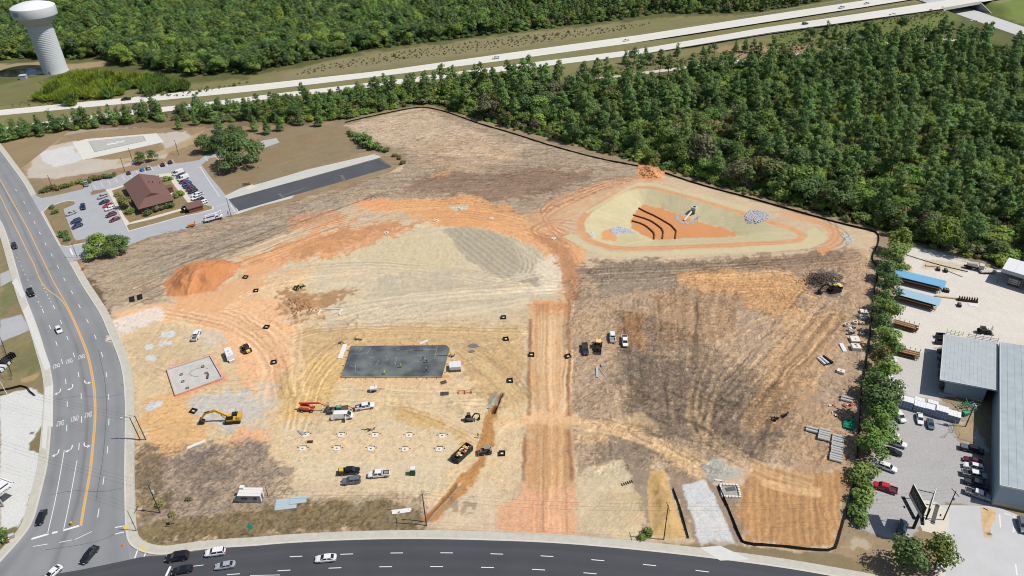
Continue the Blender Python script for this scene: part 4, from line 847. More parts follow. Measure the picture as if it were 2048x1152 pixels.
# car park lines
for a, b in [((201 + i * 14.3, 365 - i * 4.6), (207 + i * 14.3, 374 - i * 4.6)) for i in range(-1, 11)]:
    line([a, ((a[0] + b[0]) / 2, (a[1] + b[1]) / 2), b], .18, WH, .036)
line([(391, 336), (400, 333.5)], .2, WH, .036) if False else None
for pl in ([(400, 334), (418, 362), (440, 394)], [(391, 337), (396, 335), (400, 334)], [(466, 406), (472, 414), (477, 425)], [(460, 408), (468, 420), (471, 424)], [(432, 414), (446, 409), (458, 405)]): line(pl, .25, WH, .036)
for pl in ([(436, 410), (458, 388), (452, 384)],): pass
for a, b in (((440, 384 - 64), (448, 316)), ((410, 314), (416, 322)), ((430, 312), (438, 320)), ((432, 306), (445, 304))): line([a, ((a[0] + b[0]) / 2, (a[1] + b[1]) / 2), b], .2, WH, .036)
cr = C('strip_yellow', 190, 176, 140)
for pl in ([(557, 387), (561, 393), (567, 395)], [(560, 387), (564, 392), (569, 394)], [(681, 351), (685, 357), (687, 361)], [(684, 350), (688, 356), (690, 360)], [(757, 318), (766, 323), (775, 330)], [(595, 362), (640, 349), (755, 318)], [(565, 391), (590, 383), (610, 376)]): line(pl, .14, cr, .044)
for a, b in (((1999, 1029), (2001, 1055)), ((2008, 1027), (2022, 1031)), ((2028, 1032), (2027, 1065)), ((2031, 1128), (2034, 1150)), ((1966, 1016), (1976, 1021))): line([a, ((a[0] + b[0]) / 2, (a[1] + b[1]) / 2), b], .3, WH, .036)
# yellow tactile plates at the kerb ramps
for q in ([(246, 1052), (256, 1050), (258, 1060), (248, 1061)], [(280, 1095), (286, 1092), (294, 1098), (284, 1101)]):
    MB().sheet(PV(q), .153).build('tactile_paving', C('tactile', 236, 200, 110), kind='structure')
crk = C('crack_seal', 96, 96, 98)
for px in ([(112, 800), (160, 790), (200, 796), (246, 788)], [(60, 560), (90, 540), (130, 530)], [(100, 990), (150, 980), (200, 985), (246, 976)], [(20, 420), (50, 405), (80, 398)], [(90, 1100), (150, 1092), (210, 1080), (240, 1062)], [(196, 700), (214, 780), (210, 900), (190, 1000)]): ribbon(smoothline(PV([(a + RU(-2, 2), b) for a, b in px]), 2), .12, .02).build('crack_seal', crk, kind='structure')
# ---------------------------------------------------------------- buildings and tall structures
def V2(v): return (v[0], v[1])
seam = C('standing_seam', 186, 194, 196, rough=.55, noise=.12, scale=.5, spec=.3)
wallb = C('blue_grey_wall', 176, 194, 206, rough=.7)
trimw = C('white_trim', 240, 240, 238, rough=.6)
dark = C('dark_glass', 34, 38, 46, rough=.15, spec=.6)
def box_building(label, corners, h, wall_in, npan, roof_m, wall_m, name='warehouse', fascia=None):
    """corners: back-left, back-right, front-right, front-left of the eaves (world xy)"""
    bl, br, fr, fl_ = (Vector((*c, 0)) for c in corners); c0 = (bl + br + fr + fl_) / 4
    t = thing(name, label, 'building', c0)
    def loc(p): return (p - c0)
    iw = []
    for p, (sx, sy) in zip((bl, br, fr, fl_), ((1, -1), (-1, -1), (-1, 1), (1, 1))):
        ex = (br - bl).normalized(); ey = (bl - fl_).normalized()
        iw.append(loc(p + ex * sx * wall_in[0] + ey * sy * wall_in[1]))
    for i in range(4):
        a, b = iw[i], iw[(i + 1) % 4]; m = MB(); d = (b - a); nrm = Vector((d.y, -d.x, 0)).normalized() * .2
        m.prism([V2(a), V2(b), V2(b - nrm), V2(a - nrm)], 0, h - .3); m.build('wall', wall_m, t)
    m = MB(); m.prism([V2(loc(p)) for p in (bl, br, fr, fl_)], h - .3, h - .02); m.build('roof_deck', trimw, t)
    for k in range(npan):
        u0, u1 = k / npan, (k + 1) / npan; g = .012 / npan
        q = [loc(bl.lerp(br, u0 + g)), loc(bl.lerp(br, u1 - g)), loc(fl_.lerp(fr, u1 - g)), loc(fl_.lerp(fr, u0 + g))]
        MB().prism([V2(p) for p in q], h - .02, h + .05 + .012 * (k % 2)).build('roof_panel', roof_m, t)
    for a, b in ((bl, fl_), (fl_, fr)):
        a, b = loc(a), loc(b); d = b - a; mid = (a + b) / 2
        bx((mid.x, mid.y, h - .16), (d.length + .1, .12, .5), math.atan2(d.y, d.x)).build('gutter', fascia or trimw, t)
    return t, iw
c_ = [V2(P(*p, 6)) for p in ((1887.5, 669), (1996, 685.5), (1996.5, 781), (1880, 759))]
w1, iw1 = box_building('grey metal roofed warehouse block with open side bay at its left', c_, 6, (2.6, 1.2), 14, seam, wallb)
A_, B_ = P(2000, 684, 7), P(2000, 970, 7); fd = (P(2048, 979.6, 7) - B_).normalized()
c_ = [V2(A_), V2(A_ + fd * 34), V2(B_ + fd * 34), V2(B_)]
w2, iw2 = box_building('long grey roofed warehouse with pale blue walls and dark window strips', c_, 7, (.15, .15), 18, C('seam_grey', 178, 188, 193, rough=.5, noise=.13, scale=.4), wallb)
a, b = iw2[3], iw2[2]; d = (b - a).normalized(); n = Vector((d.y, -d.x, 0))
rz = math.atan2(d.y, d.x)
for z0, z1, s0 in ((4.3, 5.7, 2.9), (1.9, 3.4, 2.2)):
    for k in range(5):
        f = bx(tuple(a + d * (s0 + 1.3 + k * 2.75) + n * .03 + Vector((0, 0, (z0 + z1) / 2))), (2.7, .1, z1 - z0), rz).build('window', C('window_frame', 60, 64, 70), w2)
        bx(tuple(a + d * (s0 + 1.3 + k * 2.75) + n * .07 + Vector((0, 0, (z0 + z1) / 2))), (2.5, .06, z1 - z0 - .2), rz).build('pane', dark, f)
bx(tuple(a + d * 17 + n * .16 + Vector((0, 0, .55))), (34, .2, 1.1), rz).build('base_band', C('beige_band', 226, 212, 184), w2)
a, b = iw2[0], iw2[3]; d = (b - a).normalized(); n = Vector((d.y, -d.x, 0)); rz = math.atan2(d.y, d.x); L = (b - a).length
for u in (.52, .60, .69, .80, .88): bx(tuple(a + d * L * u + n * .03 + Vector((0, 0, 2.2))), (1.6, .1, 1.5), rz).build('window', dark, w2)
# stacked crates under the open bay of the left block
for k in range(6):
    p = P(1884 - k * .9, 775 - k * 14, 0) ; t = thing('crate', 'grey timber crate in the shade of the warehouse side bay, %s from the yard corner' % ('first', 'second', 'third', 'fourth', 'fifth', 'sixth')[k], 'crate', p, .1, 'crates under the bay')
    bx((0, 0, .5), (1.6, 1.2, 1.0)).build('crate_body', C('old_timber', 120, 108, 96), t); bx((0, 0, 1.05), (1.7, 1.3, .1)).build('lid', C('old_timber2', 146, 132, 118), t)
# dark bins at the left of the block
for k, (x, y) in enumerate(((1880, 675), (1879, 687))):
    t = thing('skip_bin', 'dark open skip bin at the warehouse corner, %s one' % ('rear', 'front')[k], 'skip', P(x, y), -.18)
    m = bx((0, 0, .06), (2.6, 1.7, .12)); m.build('floor_plate', C('bin_dark', 58, 60, 62), t)
    for c, s_ in (((0, .85, .7), (2.6, .08, 1.4)), ((0, -.85, .7), (2.6, .08, 1.4)), ((1.3, 0, .7), (.08, 1.7, 1.4)), ((-1.3, 0, .7), (.08, 1.7, 1.4))): bx(c, s_).build('side_panel', C('bin_grey', 84, 86, 88), t)
# open-fronted shed
fl0, bl0 = P(2004.6, 537, 6), P(2014.7, 516.3, 6); fr0 = P(2048, 550, 6); ex = (fr0 - fl0).normalized(); ey = (bl0 - fl0); 
t = thing('open_shed', 'white roofed open fronted storage shed at the edge of the wood', 'shed', (fl0.x, fl0.y, 0), rzof((0, 0), ex))
W_, D_ = 30, ey.length
roofw = C('white_roof', 236, 238, 240, rough=.5)
for k in range(8): MB().add([(k * W_ / 8 + .02, 0, 6), ((k + 1) * W_ / 8 - .02, 0, 6), ((k + 1) * W_ / 8 - .02, D_, 6.5), (k * W_ / 8 + .02, D_, 6.5)] + [(k * W_ / 8 + .02, 0, 5.85), ((k + 1) * W_ / 8 - .02, 0, 5.85), ((k + 1) * W_ / 8 - .02, D_, 6.35), (k * W_ / 8 + .02, D_, 6.35)], [(0, 1, 2, 3), (7, 6, 5, 4), (0, 4, 5, 1), (2, 6, 7, 3), (0, 3, 7, 4), (1, 5, 6, 2)]).build('roof_panel', roofw, t)
bx((W_ / 2, -.08, 5.3), (W_, .1, 1.4)).build('fascia', C('shed_fascia', 196, 204, 210), t)
bx((W_ / 2, D_ - .1, 3.1), (W_, .15, 6.2)).build('rear_wall', C('shed_wall', 120, 128, 134), t)
for k in range(5): bx((.15 + k * 7.2, .1, 3), (.3, .3, 6)).build('post', C('post_grey', 120, 122, 124), t)
for k in range(4):
    s_ = thing('timber_bundle', 'strapped white and brown timber bundle stacked inside the open shed, %s in the stack' % ('lowest', 'second', 'third', 'topmost')[k], 'timber', P(2026, 571 , 0) + Vector((0, 0, k * .75)), rzof((0, 0), ex), 'bundles in the shed')
    m = MB(); [m.box((0, -.7 + j * .35, .35), (3.6, .3, .6)) for j in range(5)]; m.build('boards', C('bundle_pale', 206, 200, 192) if k else C('bundle_brown', 128, 92, 66), s_)
    for x in (-1.2, 1.2): bx((x, 0, .36), (.12, 1.85, .66)).build('strap', C('strap_dark', 60, 58, 56), s_)
# ---- brick office with hipped brown roof
def roofed_house(label, base, w_, d_, h, rz, over, rh, roof_m, wall_m, name='brick_office'):
    t = thing(name, label, 'building', base, rz)
    for c, s_ in (((0, -d_ / 2, h / 2), (w_, .3, h)), ((0, d_ / 2, h / 2), (w_, .3, h)), ((-w_ / 2, 0, h / 2), (.3, d_ - .31, h)), ((w_ / 2, 0, h / 2), (.3, d_ - .31, h))): bx(c, s_).build('wall', wall_m, t)
    return t
brick = C('red_brick', 134, 84, 66, noise=.18, scale=4)
shing = C('brown_shingle', 128, 96, 88, noise=.10, scale=1.2, rough=.95)
rA, rB, rC, rD = P(246, 367.5, 3.4), P(318, 351.5, 3.4), P(347, 398.5, 3.4), P(277, 419.5, 3.4)
cx = (rA + rB + rC + rD) / 4; ux = ((rB - rA) + (rC - rD)).normalized(); uy = ((rA - rD) + (rB - rC)).normalized()
w_, d_ = ((rB - rA).length + (rC - rD).length) / 2, ((rA - rD).length + (rB - rC).length) / 2
rz0 = rzof((0, 0), ux); uy = Vector((-ux.y, ux.x, 0)) if uy.dot(Vector((-ux.y, ux.x, 0))) > 0 else Vector((ux.y, -ux.x, 0))
t = roofed_house('brown shingle roofed brick office with a small front gablet', (cx.x, cx.y, .15), w_ - 2.0, d_ - 2.0, 3.1, rz0, 1, 3, shing, brick)
hw, hd, z0, rh = w_ / 2, d_ / 2, 3.15, 3.4
# main gable ridge runs front to back, with a hip and gablet at the front
gy0 = -hd + 6.5
pts = [(-hw, hd, z0), (hw, hd, z0), (hw, -hd, z0), (-hw, -hd, z0), (0, hd, z0 + rh), (0, gy0, z0 + rh), (-hw * .42, gy0 - .4, z0 + rh * .58), (hw * .42, gy0 - .4, z0 + rh * .58)]
MB().add(pts, [(3, 6, 5, 4, 0)]).build('roof_slope', shing, t); MB().add(pts, [(1, 4, 5, 7, 2)]).build('roof_slope', shing, t)
MB().add(pts, [(2, 7, 6, 3)]).build('roof_slope', shing, t); MB().add(pts, [(6, 7, 5)]).build('gablet', C('gablet_brown', 96, 66, 58), t); MB().add(pts, [(0, 4, 1)]).build('rear_gable', brick, t)
MB().add([(x, y, z0 - .16) for x, y, z in pts[:4]] + [(x, y, z0 - .002) for x, y, z in pts[:4]], [(0, 1, 2, 3), (4, 7, 3, 0), (5, 4, 0, 1), (6, 5, 1, 2), (7, 6, 2, 3)]).build('fascia', C('fascia_brown', 84, 58, 50), t)
for x, y in ((2.0, 4.5), (3.6, 4.8), (6.5, 5.0)): cy((x, y, z0 + rh * (1 - x / hw)), (x, y, z0 + rh * (1 - x / hw) + .7), .18, n=6).build('roof_vent', C('vent_dark', 60, 40, 38), t)
for x in (-5, -1.7, 1.7, 5): 
    f = bx((x, -(d_ - 2) / 2 - .17, 1.6), (1.2, .08, 1.4)).build('window', trimw, t); bx((x, -(d_ - 2) / 2 - .22, 1.6), (1.0, .05, 1.2)).build('pane', dark, f)
for y in (-5, 0, 5): bx((-(w_ - 2) / 2 - .17, y, 1.6), (.08, 1.2, 1.4)).build('window', dark, t)
bx((-(w_ - 2) / 2 - 1.2, 3.8, 1.4), (2.2, 2.6, .2)).build('porch_roof', C('porch_dark', 62, 48, 42), t)
bx(((w_ - 2) / 2 + 2.3, 1.2, 1.3), (2.6, 3.4, 2.6)).build('side_porch', brick, t); bx(((w_ - 2) / 2 + 2.3, 1.2, 2.7), (3.0, 3.8, .2)).build('porch_roof', shing, t)
bx(((w_ - 2) / 2 + 1.8, -3.4, .45), (2.4, 1.6, .9)).build('white_unit', trimw, t)
# small brick outbuilding and dark skip in front of it
p = P(391, 420); t = thing('brick_outbuilding', 'small brown roofed brick enclosure beside the office car park', 'outbuilding', (p.x, p.y, .1), rz0)
for c, s_ in (((0, -2, 1.2), (6, .3, 2.4)), ((0, 2, 1.2), (6, .3, 2.4)), ((-3, 0, 1.2), (.3, 3.7, 2.4)), ((3, 0, 1.2), (.3, 3.7, 2.4))): bx(c, s_).build('wall', brick, t)
MB().add([(-3.6, -2.6, 2.4), (3.6, -2.6, 2.4), (3.6, 2.6, 3.1), (-3.6, 2.6, 3.1), (-3.6, -2.6, 2.25), (3.6, -2.6, 2.25), (3.6, 2.6, 2.95), (-3.6, 2.6, 2.95)], [(0, 1, 2, 3), (7, 6, 5, 4), (0, 4, 5, 1), (2, 6, 7, 3), (0, 3, 7, 4), (1, 5, 6, 2)]).build('roof', shing, t)
p = P(371, 424); t = thing('wheelie_skip', 'black refuse skip standing open beside the brick enclosure', 'skip', (p.x, p.y, .1), rz0)
bk = C('bin_black', 30, 32, 34, rough=.6)
for c, s_ in (((0, 0, .3), (2.6, 2, .2)), ((0, 1, 1), (2.6, .1, 1.5)), ((0, -1, .9), (2.6, .1, 1.3)), ((1.3, 0, 1), (.1, 2, 1.5)), ((-1.3, 0, 1), (.1, 2, 1.5))): bx(c, s_).build('side_panel', bk, t)
bx((.3, 1.2, 1.9), (2.2, .1, .9), 0).build('open_lid', bk, t); bx((.3, .1, 1.5), (1.2, 1, .5)).build('waste_bag', trimw, t)
# ---- water tower
p = P(112, 143); t = thing('water_tower', 'tall white water tower with a wide bowl on a ribbed column', 'water tower', p)
# ground radius from the picture: the column is 46 px wide at its foot
rw = abs((P(133, 146) - P(90, 146)).x) / 2
Hc = 37.0; br_ = rw * 1.72
wt = C('tower_white', 226, 230, 232, rough=.5, noise=.03, scale=.4)
MB().lathe([(rw * 1.04, 0), (rw * 1.02, 1.2), (rw, 3), (rw * .98, Hc - 5)], 40).build('column', wt, t, smooth=True)
q = MB()
for k in range(26): z = 2.5 + k * 1.18; q.lathe([(rw * .99, z), (rw * 1.008, z + .06), (rw * 1.008, z + .2), (rw * .99, z + .26)], 40)
q.build('column_ribs', C('tower_rib', 216, 220, 222), t)
MB().lathe([(rw * .98, Hc - 5.2), (rw * 1.06, Hc - 4.5), (rw * 1.38, Hc - 1.5), (br_ * .97, Hc + .6), (br_, Hc + 1.2)], 48).build('bowl', C('tower_shade_white', 222, 226, 228), t, smooth=True)
MB().lathe([(br_, Hc + 1.2), (br_ + .08, Hc + 1.4), (br_ + .08, Hc + 6.6), (br_, Hc + 6.9)], 48).build('tank_wall', wt, t, smooth=True)
MB().lathe([(br_, Hc + 6.9), (br_ * .9, Hc + 7.8), (br_ * .5, Hc + 9.4), (0, Hc + 10.1)], 48).build('tank_roof', C('tower_roof', 240, 242, 242), t, smooth=True)
for a in (2.9, 4.2): 
    m = MB(); m.lathe([(br_ + .11, Hc + 2.6), (br_ + .11, Hc + 5.4)], 48); m.f = [f for f in m.f if abs((math.atan2(m.v[f[0]][1], m.v[f[0]][0]) % (2 * PI)) - a) < .16]
    m.build('emblem', C('tower_emblem', 150, 176, 204), t)
bx((0, -rw, 1.2), (1.4, .5, 2.4)).build('door', C('tower_door', 150, 156, 160), t)
# pond edge and pump hut by the tower
p = P(48, 158); t = thing('pump_hut', 'small grey concrete hut beside the foot of the water tower', 'hut', p, .2); bx((0, 0, 1.3), (4, 3.4, 2.6)).build('wall', C('hut_grey', 180, 184, 186), t); bx((0, 0, 2.7), (4.4, 3.8, .2)).build('roof', C('hut_roof', 204, 206, 206), t)
MB().sheet(PV([(-60, 158), (-30, 146), (10, 140), (60, 137), (88, 138), (92, 146), (60, 151), (10, 153)]), .05).build('pond', C('pond_water', 44, 46, 40, rough=.12, spec=.5), kind='structure')
# ---- bridge, abutments, parapets
zb = 6.2
def edge_at(pl, px):                                                # point of a motorway edge over a frame column
    for (a, b), (c, d) in zip(pl[:-1], pl[1:]):
        if a <= px <= c: u = (px - a) / (c - a); return P(px, b + (d - b) * u, hwz(px))
t = thing('road_bridge', 'concrete bridge carrying the motorway over the lower road', 'bridge', edge_at(HB_B, 1900))
o0 = Vector(t.location); br1, br2 = edge_at(HB_B, 1889), edge_at(HB_B, 1955); tp1, tp2 = edge_at(HA_T, 1800), edge_at(HA_T, 1870)
bc = C('bridge_concrete', 200, 200, 196, noise=.05, scale=.4)
def slab(a, b, c, d, z0, z1): return MB().prism([V2(q - o0) for q in (a, b, c, d)], z0 - o0.z, z1 - o0.z)
dv = (br2 - br1).normalized(); up = (tp1 - br1); up.z = 0
crd = Vector((crl[1][0] - crl[3][0], crl[1][1] - crl[3][1], 0)).normalized()
E1, E2 = br1 - dv * 1, br2 + dv * 4
F1, F2 = E1 - crd * 52, E2 - crd * 52
slab(E1, E2, F2, F1, zb - 1.3, zb - .25).build('deck', bc, t)
for a, b in ((E1, F1), (E2, F2)):
    d = (b - a).normalized(); nn = Vector((-d.y, d.x, 0)) * .8
    slab(a + nn, a - nn, b - nn, b + nn, 0, zb - 1.32).build('abutment', C('abutment_grey', 150, 150, 146, noise=.08, scale=.4), t)
for p0, p1, ss in ((E1 + crd * .3, E2 + crd * .3, 1),):
    d = (p1 - p0).normalized(); nn = Vector((-d.y, d.x, 0)) * .2
    slab(p0 + nn, p0 - nn, p1 - nn, p1 + nn, zb - 1.35, zb + .9).build('parapet', C('parapet_white', 226, 224, 216), t)
for a in (E1, E2):                                                    # wing walls down the embankment
    s_ = -1 if a is E1 else 1
    q = MB(); p0 = a - o0; p1 = p0 + crd * 13 + dv * s_ * 2; nn = dv * .35
    z00 = -o0.z
    q.add([(*(p0 + nn).xy, z00), (*(p0 - nn).xy, z00), (*(p1 - nn).xy, z00), (*(p1 + nn).xy, z00), (*(p0 + nn).xy, zb - o0.z - .3), (*(p0 - nn).xy, zb - o0.z - .3), (*(p1 - nn).xy, z00 + .5), (*(p1 + nn).xy, z00 + .5)], [(3, 2, 1, 0), (4, 5, 6, 7), (0, 1, 5, 4), (1, 2, 6, 5), (2, 3, 7, 6), (3, 0, 4, 7)])
    q.build('wing_wall', bc, t)
# guard rails along the motorway
def guardrail(label, px, post=4.0):
    pts = np.array([tuple(P(a, b, hwz(a))) for a, b in px]); d = np.r_[0, np.cumsum(np.linalg.norm(np.diff(pts[:, :2], axis=0), axis=1))]
    n = max(4, int(d[-1] / post)); tt_ = np.linspace(0, d[-1], n); q = np.stack([np.interp(tt_, d, pts[:, i]) for i in range(3)], 1)
    t = thing('guard_rail', label, 'guard rail', tuple(q[0])); o = q[0]; q = q - o
    m = MB(); m.tube([(a, b, c + .62) for a, b, c in q], .16, 4); m.build('rail', C('galvanised', 206, 208, 208, rough=.4, metal=.3), t)
    m = MB(); [m.box((a, b, c + .3), (.16, .16, .75)) for a, b, c in q]; o_ = m.build('posts', C('post_dark', 96, 94, 88), t); o_['kind'] = 'stuff'
guardrail('low steel guard rail along the near edge of the motorway above the wood', [(1200, 121), (1290, 109), (1440, 84), (1536, 69), (1700, 45), (1880, 20)])
guardrail('steel guard rail at the far edge of the motorway below the bridge approach', [(1480, 35), (1536, 26), (1640, 9), (1735, -6), (1860, -28)])
guardrail('guard rail in the motorway median near the bridge', [(1600, 42), (1720, 23), (1830, 5), (1860, 0)])
# ---- utility poles, lamps, signals, wires
wood = C('pole_wood', 92, 80, 68, noise=.15, scale=2); galv = C('galv_pole', 150, 154, 152, rough=.5); blackm = C('black_metal', 40, 40, 42, rough=.6)
def pole(label, px, h, arm=0, tr=0, lamp=None, lean=0.0, az=0.0, m=None, r=.16, name='utility_pole', cat='pole', group=None, head=None):
    t = thing(name, label, cat, P(*px), az, group)
    cy((0, 0, -.2), (lean, 0, h), r, r * .7, 8).build('pole', m or wood, t)
    for k in range(arm): bx((lean, 0, h - .5 - k * 1.1), (.12, 2.6, .14)).build('crossarm', wood, t)
    for k in range(tr):
        o = cy((lean * .8 + .42 * cos(k * 2.1), .42 * sin(k * 2.1), h - 3.2), (lean * .8 + .42 * cos(k * 2.1), .42 * sin(k * 2.1), h - 2.2), .3, n=10).build('transformer', C('transformer_grey', 214, 216, 216), t)
    if lamp:
        MB().tube([(lean, 0, h - .3), (lean + lamp * .5, 0, h + .1), (lean + lamp, 0, h + .05)], .06, 5).build('lamp_arm', galv, t)
        bx((lean + lamp, 0, h), (.75, .32, .18)).build('lamp_head', C('lamp_white', 236, 236, 230), t)
    return t
pole('wooden pole with a pale transformer in the scrub by the left road', (320, 1025), 10.5, 1, 1)
pole('taller wooden pole of the pair at the foot of the trench', (853, 1051), 12, 1, 0, az=.2)
pole('shorter bare wooden pole of the pair at the foot of the trench', (852, 1043), 9.0, 0, 0)
pole('tall bare wooden pole on the yellow sand bank', (1327.5, 1079), 12.5, 1, 0, az=.1)
pole('wooden pole with crossarm and transformers above the green frames', (1931, 853), 10.5, 2, 3, az=1.0)
pole('black lamp pole on the cream pad beside the billboard', (1886.5, 1040), 10.5, 1, 1, az=.2, m=C('pole_dark', 62, 58, 54))
pole('wooden pole standing in the hedge by the pale gravel lot', (108, 383), 8.5, 0, 0)
pole('wooden pole behind the maroon car in the rear parking row', (250, 343.5), 7.5)
pole('slim dark pole by the shrubs behind the office car park', (265.5, 323), 7.5)
pole('wooden pole with a small transformer on the sandy lot', (357.5, 310), 8.5, 0, 1)
pole('wooden pole at the corner of the black asphalt strip', (462.5, 433), 9, 0, 0)
pole('thin lamp pole with white head at the side street mouth', (155, 516), 7, lamp=-.6, m=C('pole_dark', 62, 58, 54), r=.1, name='street_lamp', cat='street lamp')
pole('leaning wooden pole with lamp arm on the pavement bend', (281, 880.5), 9, 0, 0, lamp=-2.2, lean=-.4)
pole('dark wooden pole with lamp arm in the orange dirt by the bend', (292, 880), 9.5, 0, 0, lamp=-2.4, lean=-.4)
pole('grey steel pole standing at the yellow kerb ramp', (273.5, 1062), 7.5, m=galv, r=.13, name='signal_pole', cat='pole')
pole('short leaning steel post in the grass near the junction corner', (349, 1047), 3.5, m=galv, r=.1, lean=-.3)
pole('slim light pole in the gravel yard beside the tree row', (1770, 675), 7, m=galv, r=.09, lamp=.5, name='street_lamp', cat='street lamp')
pole('white sloping flag pole over the forecourt at the left edge', (15, 790), 8, m=C('pole_white', 240, 240, 240), r=.12, lean=-.2, name='flag_pole', cat='pole')
pole('black post beside the site office cabin', (536, 992), 3.5, m=blackm, r=.1)
pole('slim post behind the brown office roof', (357, 327.0), 5, r=.07, m=galv)
pole('slim post at the parking row end by the hedge', (187.5, 385), 5, r=.07, m=galv)
def wires(label, spans):
    m = MB(); o = P(*spans[0][0])
    for a, b, ha, hb in spans:
        p, q = P(*a), P(*b)
        for dy in (-1.1, 0, 1.1):
            pts = [(p.lerp(q, u / 10) - o + Vector((0, dy, ha + (hb - ha) * u / 10 - 1.6 * 4 * (u / 10) * (1 - u / 10)))) for u in range(11)]
            m.tube(pts, .018, 3)
    t = m.build('overhead_wire', blackm); t.location = o; tag(t, label, 'wire')
wires('overhead wires strung between the poles along the lower road', [((-60, 905), (320, 1025), 10, 10), ((320, 1025), (853, 1051), 10, 11.5), ((853, 1051), (1327.5, 1079), 11.5, 12), ((1327.5, 1079), (1886.5, 1040), 12, 10)])
wires('overhead wires crossing the left road at the bend', [((-80, 780), (281, 880.5), 9, 8.5), ((292, 880), (320, 1025), 9, 10)])
# ---- silt fences
silt = C('silt_fabric', 34, 28, 26, rough=.9); stake = C('stake_wood', 120, 92, 66)
def silt_fence(label, px, group='silt fences round the site', h=.72):
    pl = PV(px); pl = smoothline(pl, 1); L = np.sum(np.linalg.norm(np.diff(pl, axis=0), axis=1)); n = max(6, int(L / 2.2)); q = resample(pl, n)
    o = q[0].copy(); q = q - o; t = thing('silt_fence', label, 'silt fence', (o[0], o[1], 0), 0, group)
    a, b = offset(q, .05), offset(q, -.05); f = MB(); a0 = offset(q, .3)
    jit = [RU(-.12, .08) for _ in range(n)]
    f.v = [(*p, -.1) for p in a0] + [(*p, h + j) for p, j in zip(a, jit)] + [(*p, h + j) for p, j in zip(b, jit)] + [(*p, -.1) for p in b]
    f.f = [(k * n + i, k * n + i + 1, (k + 1) * n + i + 1, (k + 1) * n + i) for k in range(3) for i in range(n - 1)]
    f.build('fabric', silt, t)
    m = MB(); [m.box((*p, .5), (.07, .07, 1.15)) for p in offset(q, -.12)]; m.build('stakes', stake, t, kind='stuff')
silt_fence('black silt fence round the north corner below the motorway pines', [(690, 246), (740, 234), (820, 217.5), (850, 215), (880, 221), (912, 231), (960, 249), (1024, 267), (1100, 292), (1200, 319), (1276, 333)])
silt_fence('black silt fence along the wood beside the basin and down the tree row', [(1330, 347), (1400, 371), (1500, 397), (1600, 426), (1700, 453), (1742, 462), (1757, 468), (1758, 484), (1745, 510), (1744, 520), (1752, 532), (1757, 540), (1748, 580), (1743, 640), (1738, 690), (1729, 740), (1721, 790), (1718, 850), (1713, 930), (1705, 980), (1690, 1030), (1676, 1080), (1672, 1096), (1662, 1102), (1620, 1100), (1540, 1091), (1488, 1089), (1480, 1076), (1462, 1030), (1437, 973)], h=.8)
silt_fence('short black silt fence beside the yellow sand bank', [(1346, 978), (1360, 1015), (1372, 1060), (1377, 1077)])
silt_fence('bent black silt fence on the left verge above the pale forecourt', [(-20, 788), (0, 783), (30, 777), (54, 771), (55, 780), (70, 792)], h=.9)
# baffles in the basin
wat = C('brown_wattle', 112, 66, 36, noise=.2, scale=2)
for lb, px in (('longest brown straw baffle bending across the basin floor', [(1277.5, 417), (1290, 424), (1311, 433), (1353, 458), (1350.5, 478)]), ('middle brown straw baffle bending across the basin floor', [(1266, 431), (1297, 440), (1312, 449), (1327, 461), (1325, 478)]), ('shortest brown straw baffle on the basin floor', [(1263.5, 442.5), (1286, 449), (1300, 459), (1309, 468), (1308, 479)])):
    q = np.array([tuple(P(a, b, BD)) for a, b in px])[:, :2]; q = resample(smoothline(q, 1), 30); o = q[0].copy(); q = q - o
    t = thing('straw_baffle', lb, 'baffle', (o[0], o[1], BD), 0, 'baffles in the basin'); a, b = offset(q, .2), offset(q, -.2); n = 30
    f = MB(); f.v = [(*p, -.2) for p in a] + [(*p, .55) for p in a] + [(*p, .55) for p in b] + [(*p, -.2) for p in b]; f.f = [(k * n + i, k * n + i + 1, (k + 1) * n + i + 1, (k + 1) * n + i) for k in range(3) for i in range(n - 1)]
    f.build('baffle_roll', wat, t); m = MB(); [m.box((*p, .35), (.08, .08, .9)) for p in offset(q, .36)[::3]]; m.build('stakes', stake, t, kind='stuff')
# riser box and outlet pipe
p = P(1388, 421, -1.6); t = thing('riser_box', 'pale concrete outlet box with dark opening on the basin slope', 'drain box', p, .9)
bx((0, 0, .6), (2.2, 2.2, 2.4)).build('box_body', pale, t); bx((0, 0, 1.86), (1.2, 1.2, .12)).build('opening', blackm, t); bx((-1.4, 0, .2), (.7, 1.5, .8)).build('skirt', C('riser_shade', 130, 124, 112), t)
a, b = P(1383, 425, -2.0), P(1368, 442, BD); t = cy((0, 0, .45), tuple(b - a + Vector((0, 0, .4))), .42, n=10).build('outlet_pipe', C('pvc_white', 236, 232, 222)); t.location = a; tag(t, 'white outlet pipe running from the concrete box into the basin', 'pipe')
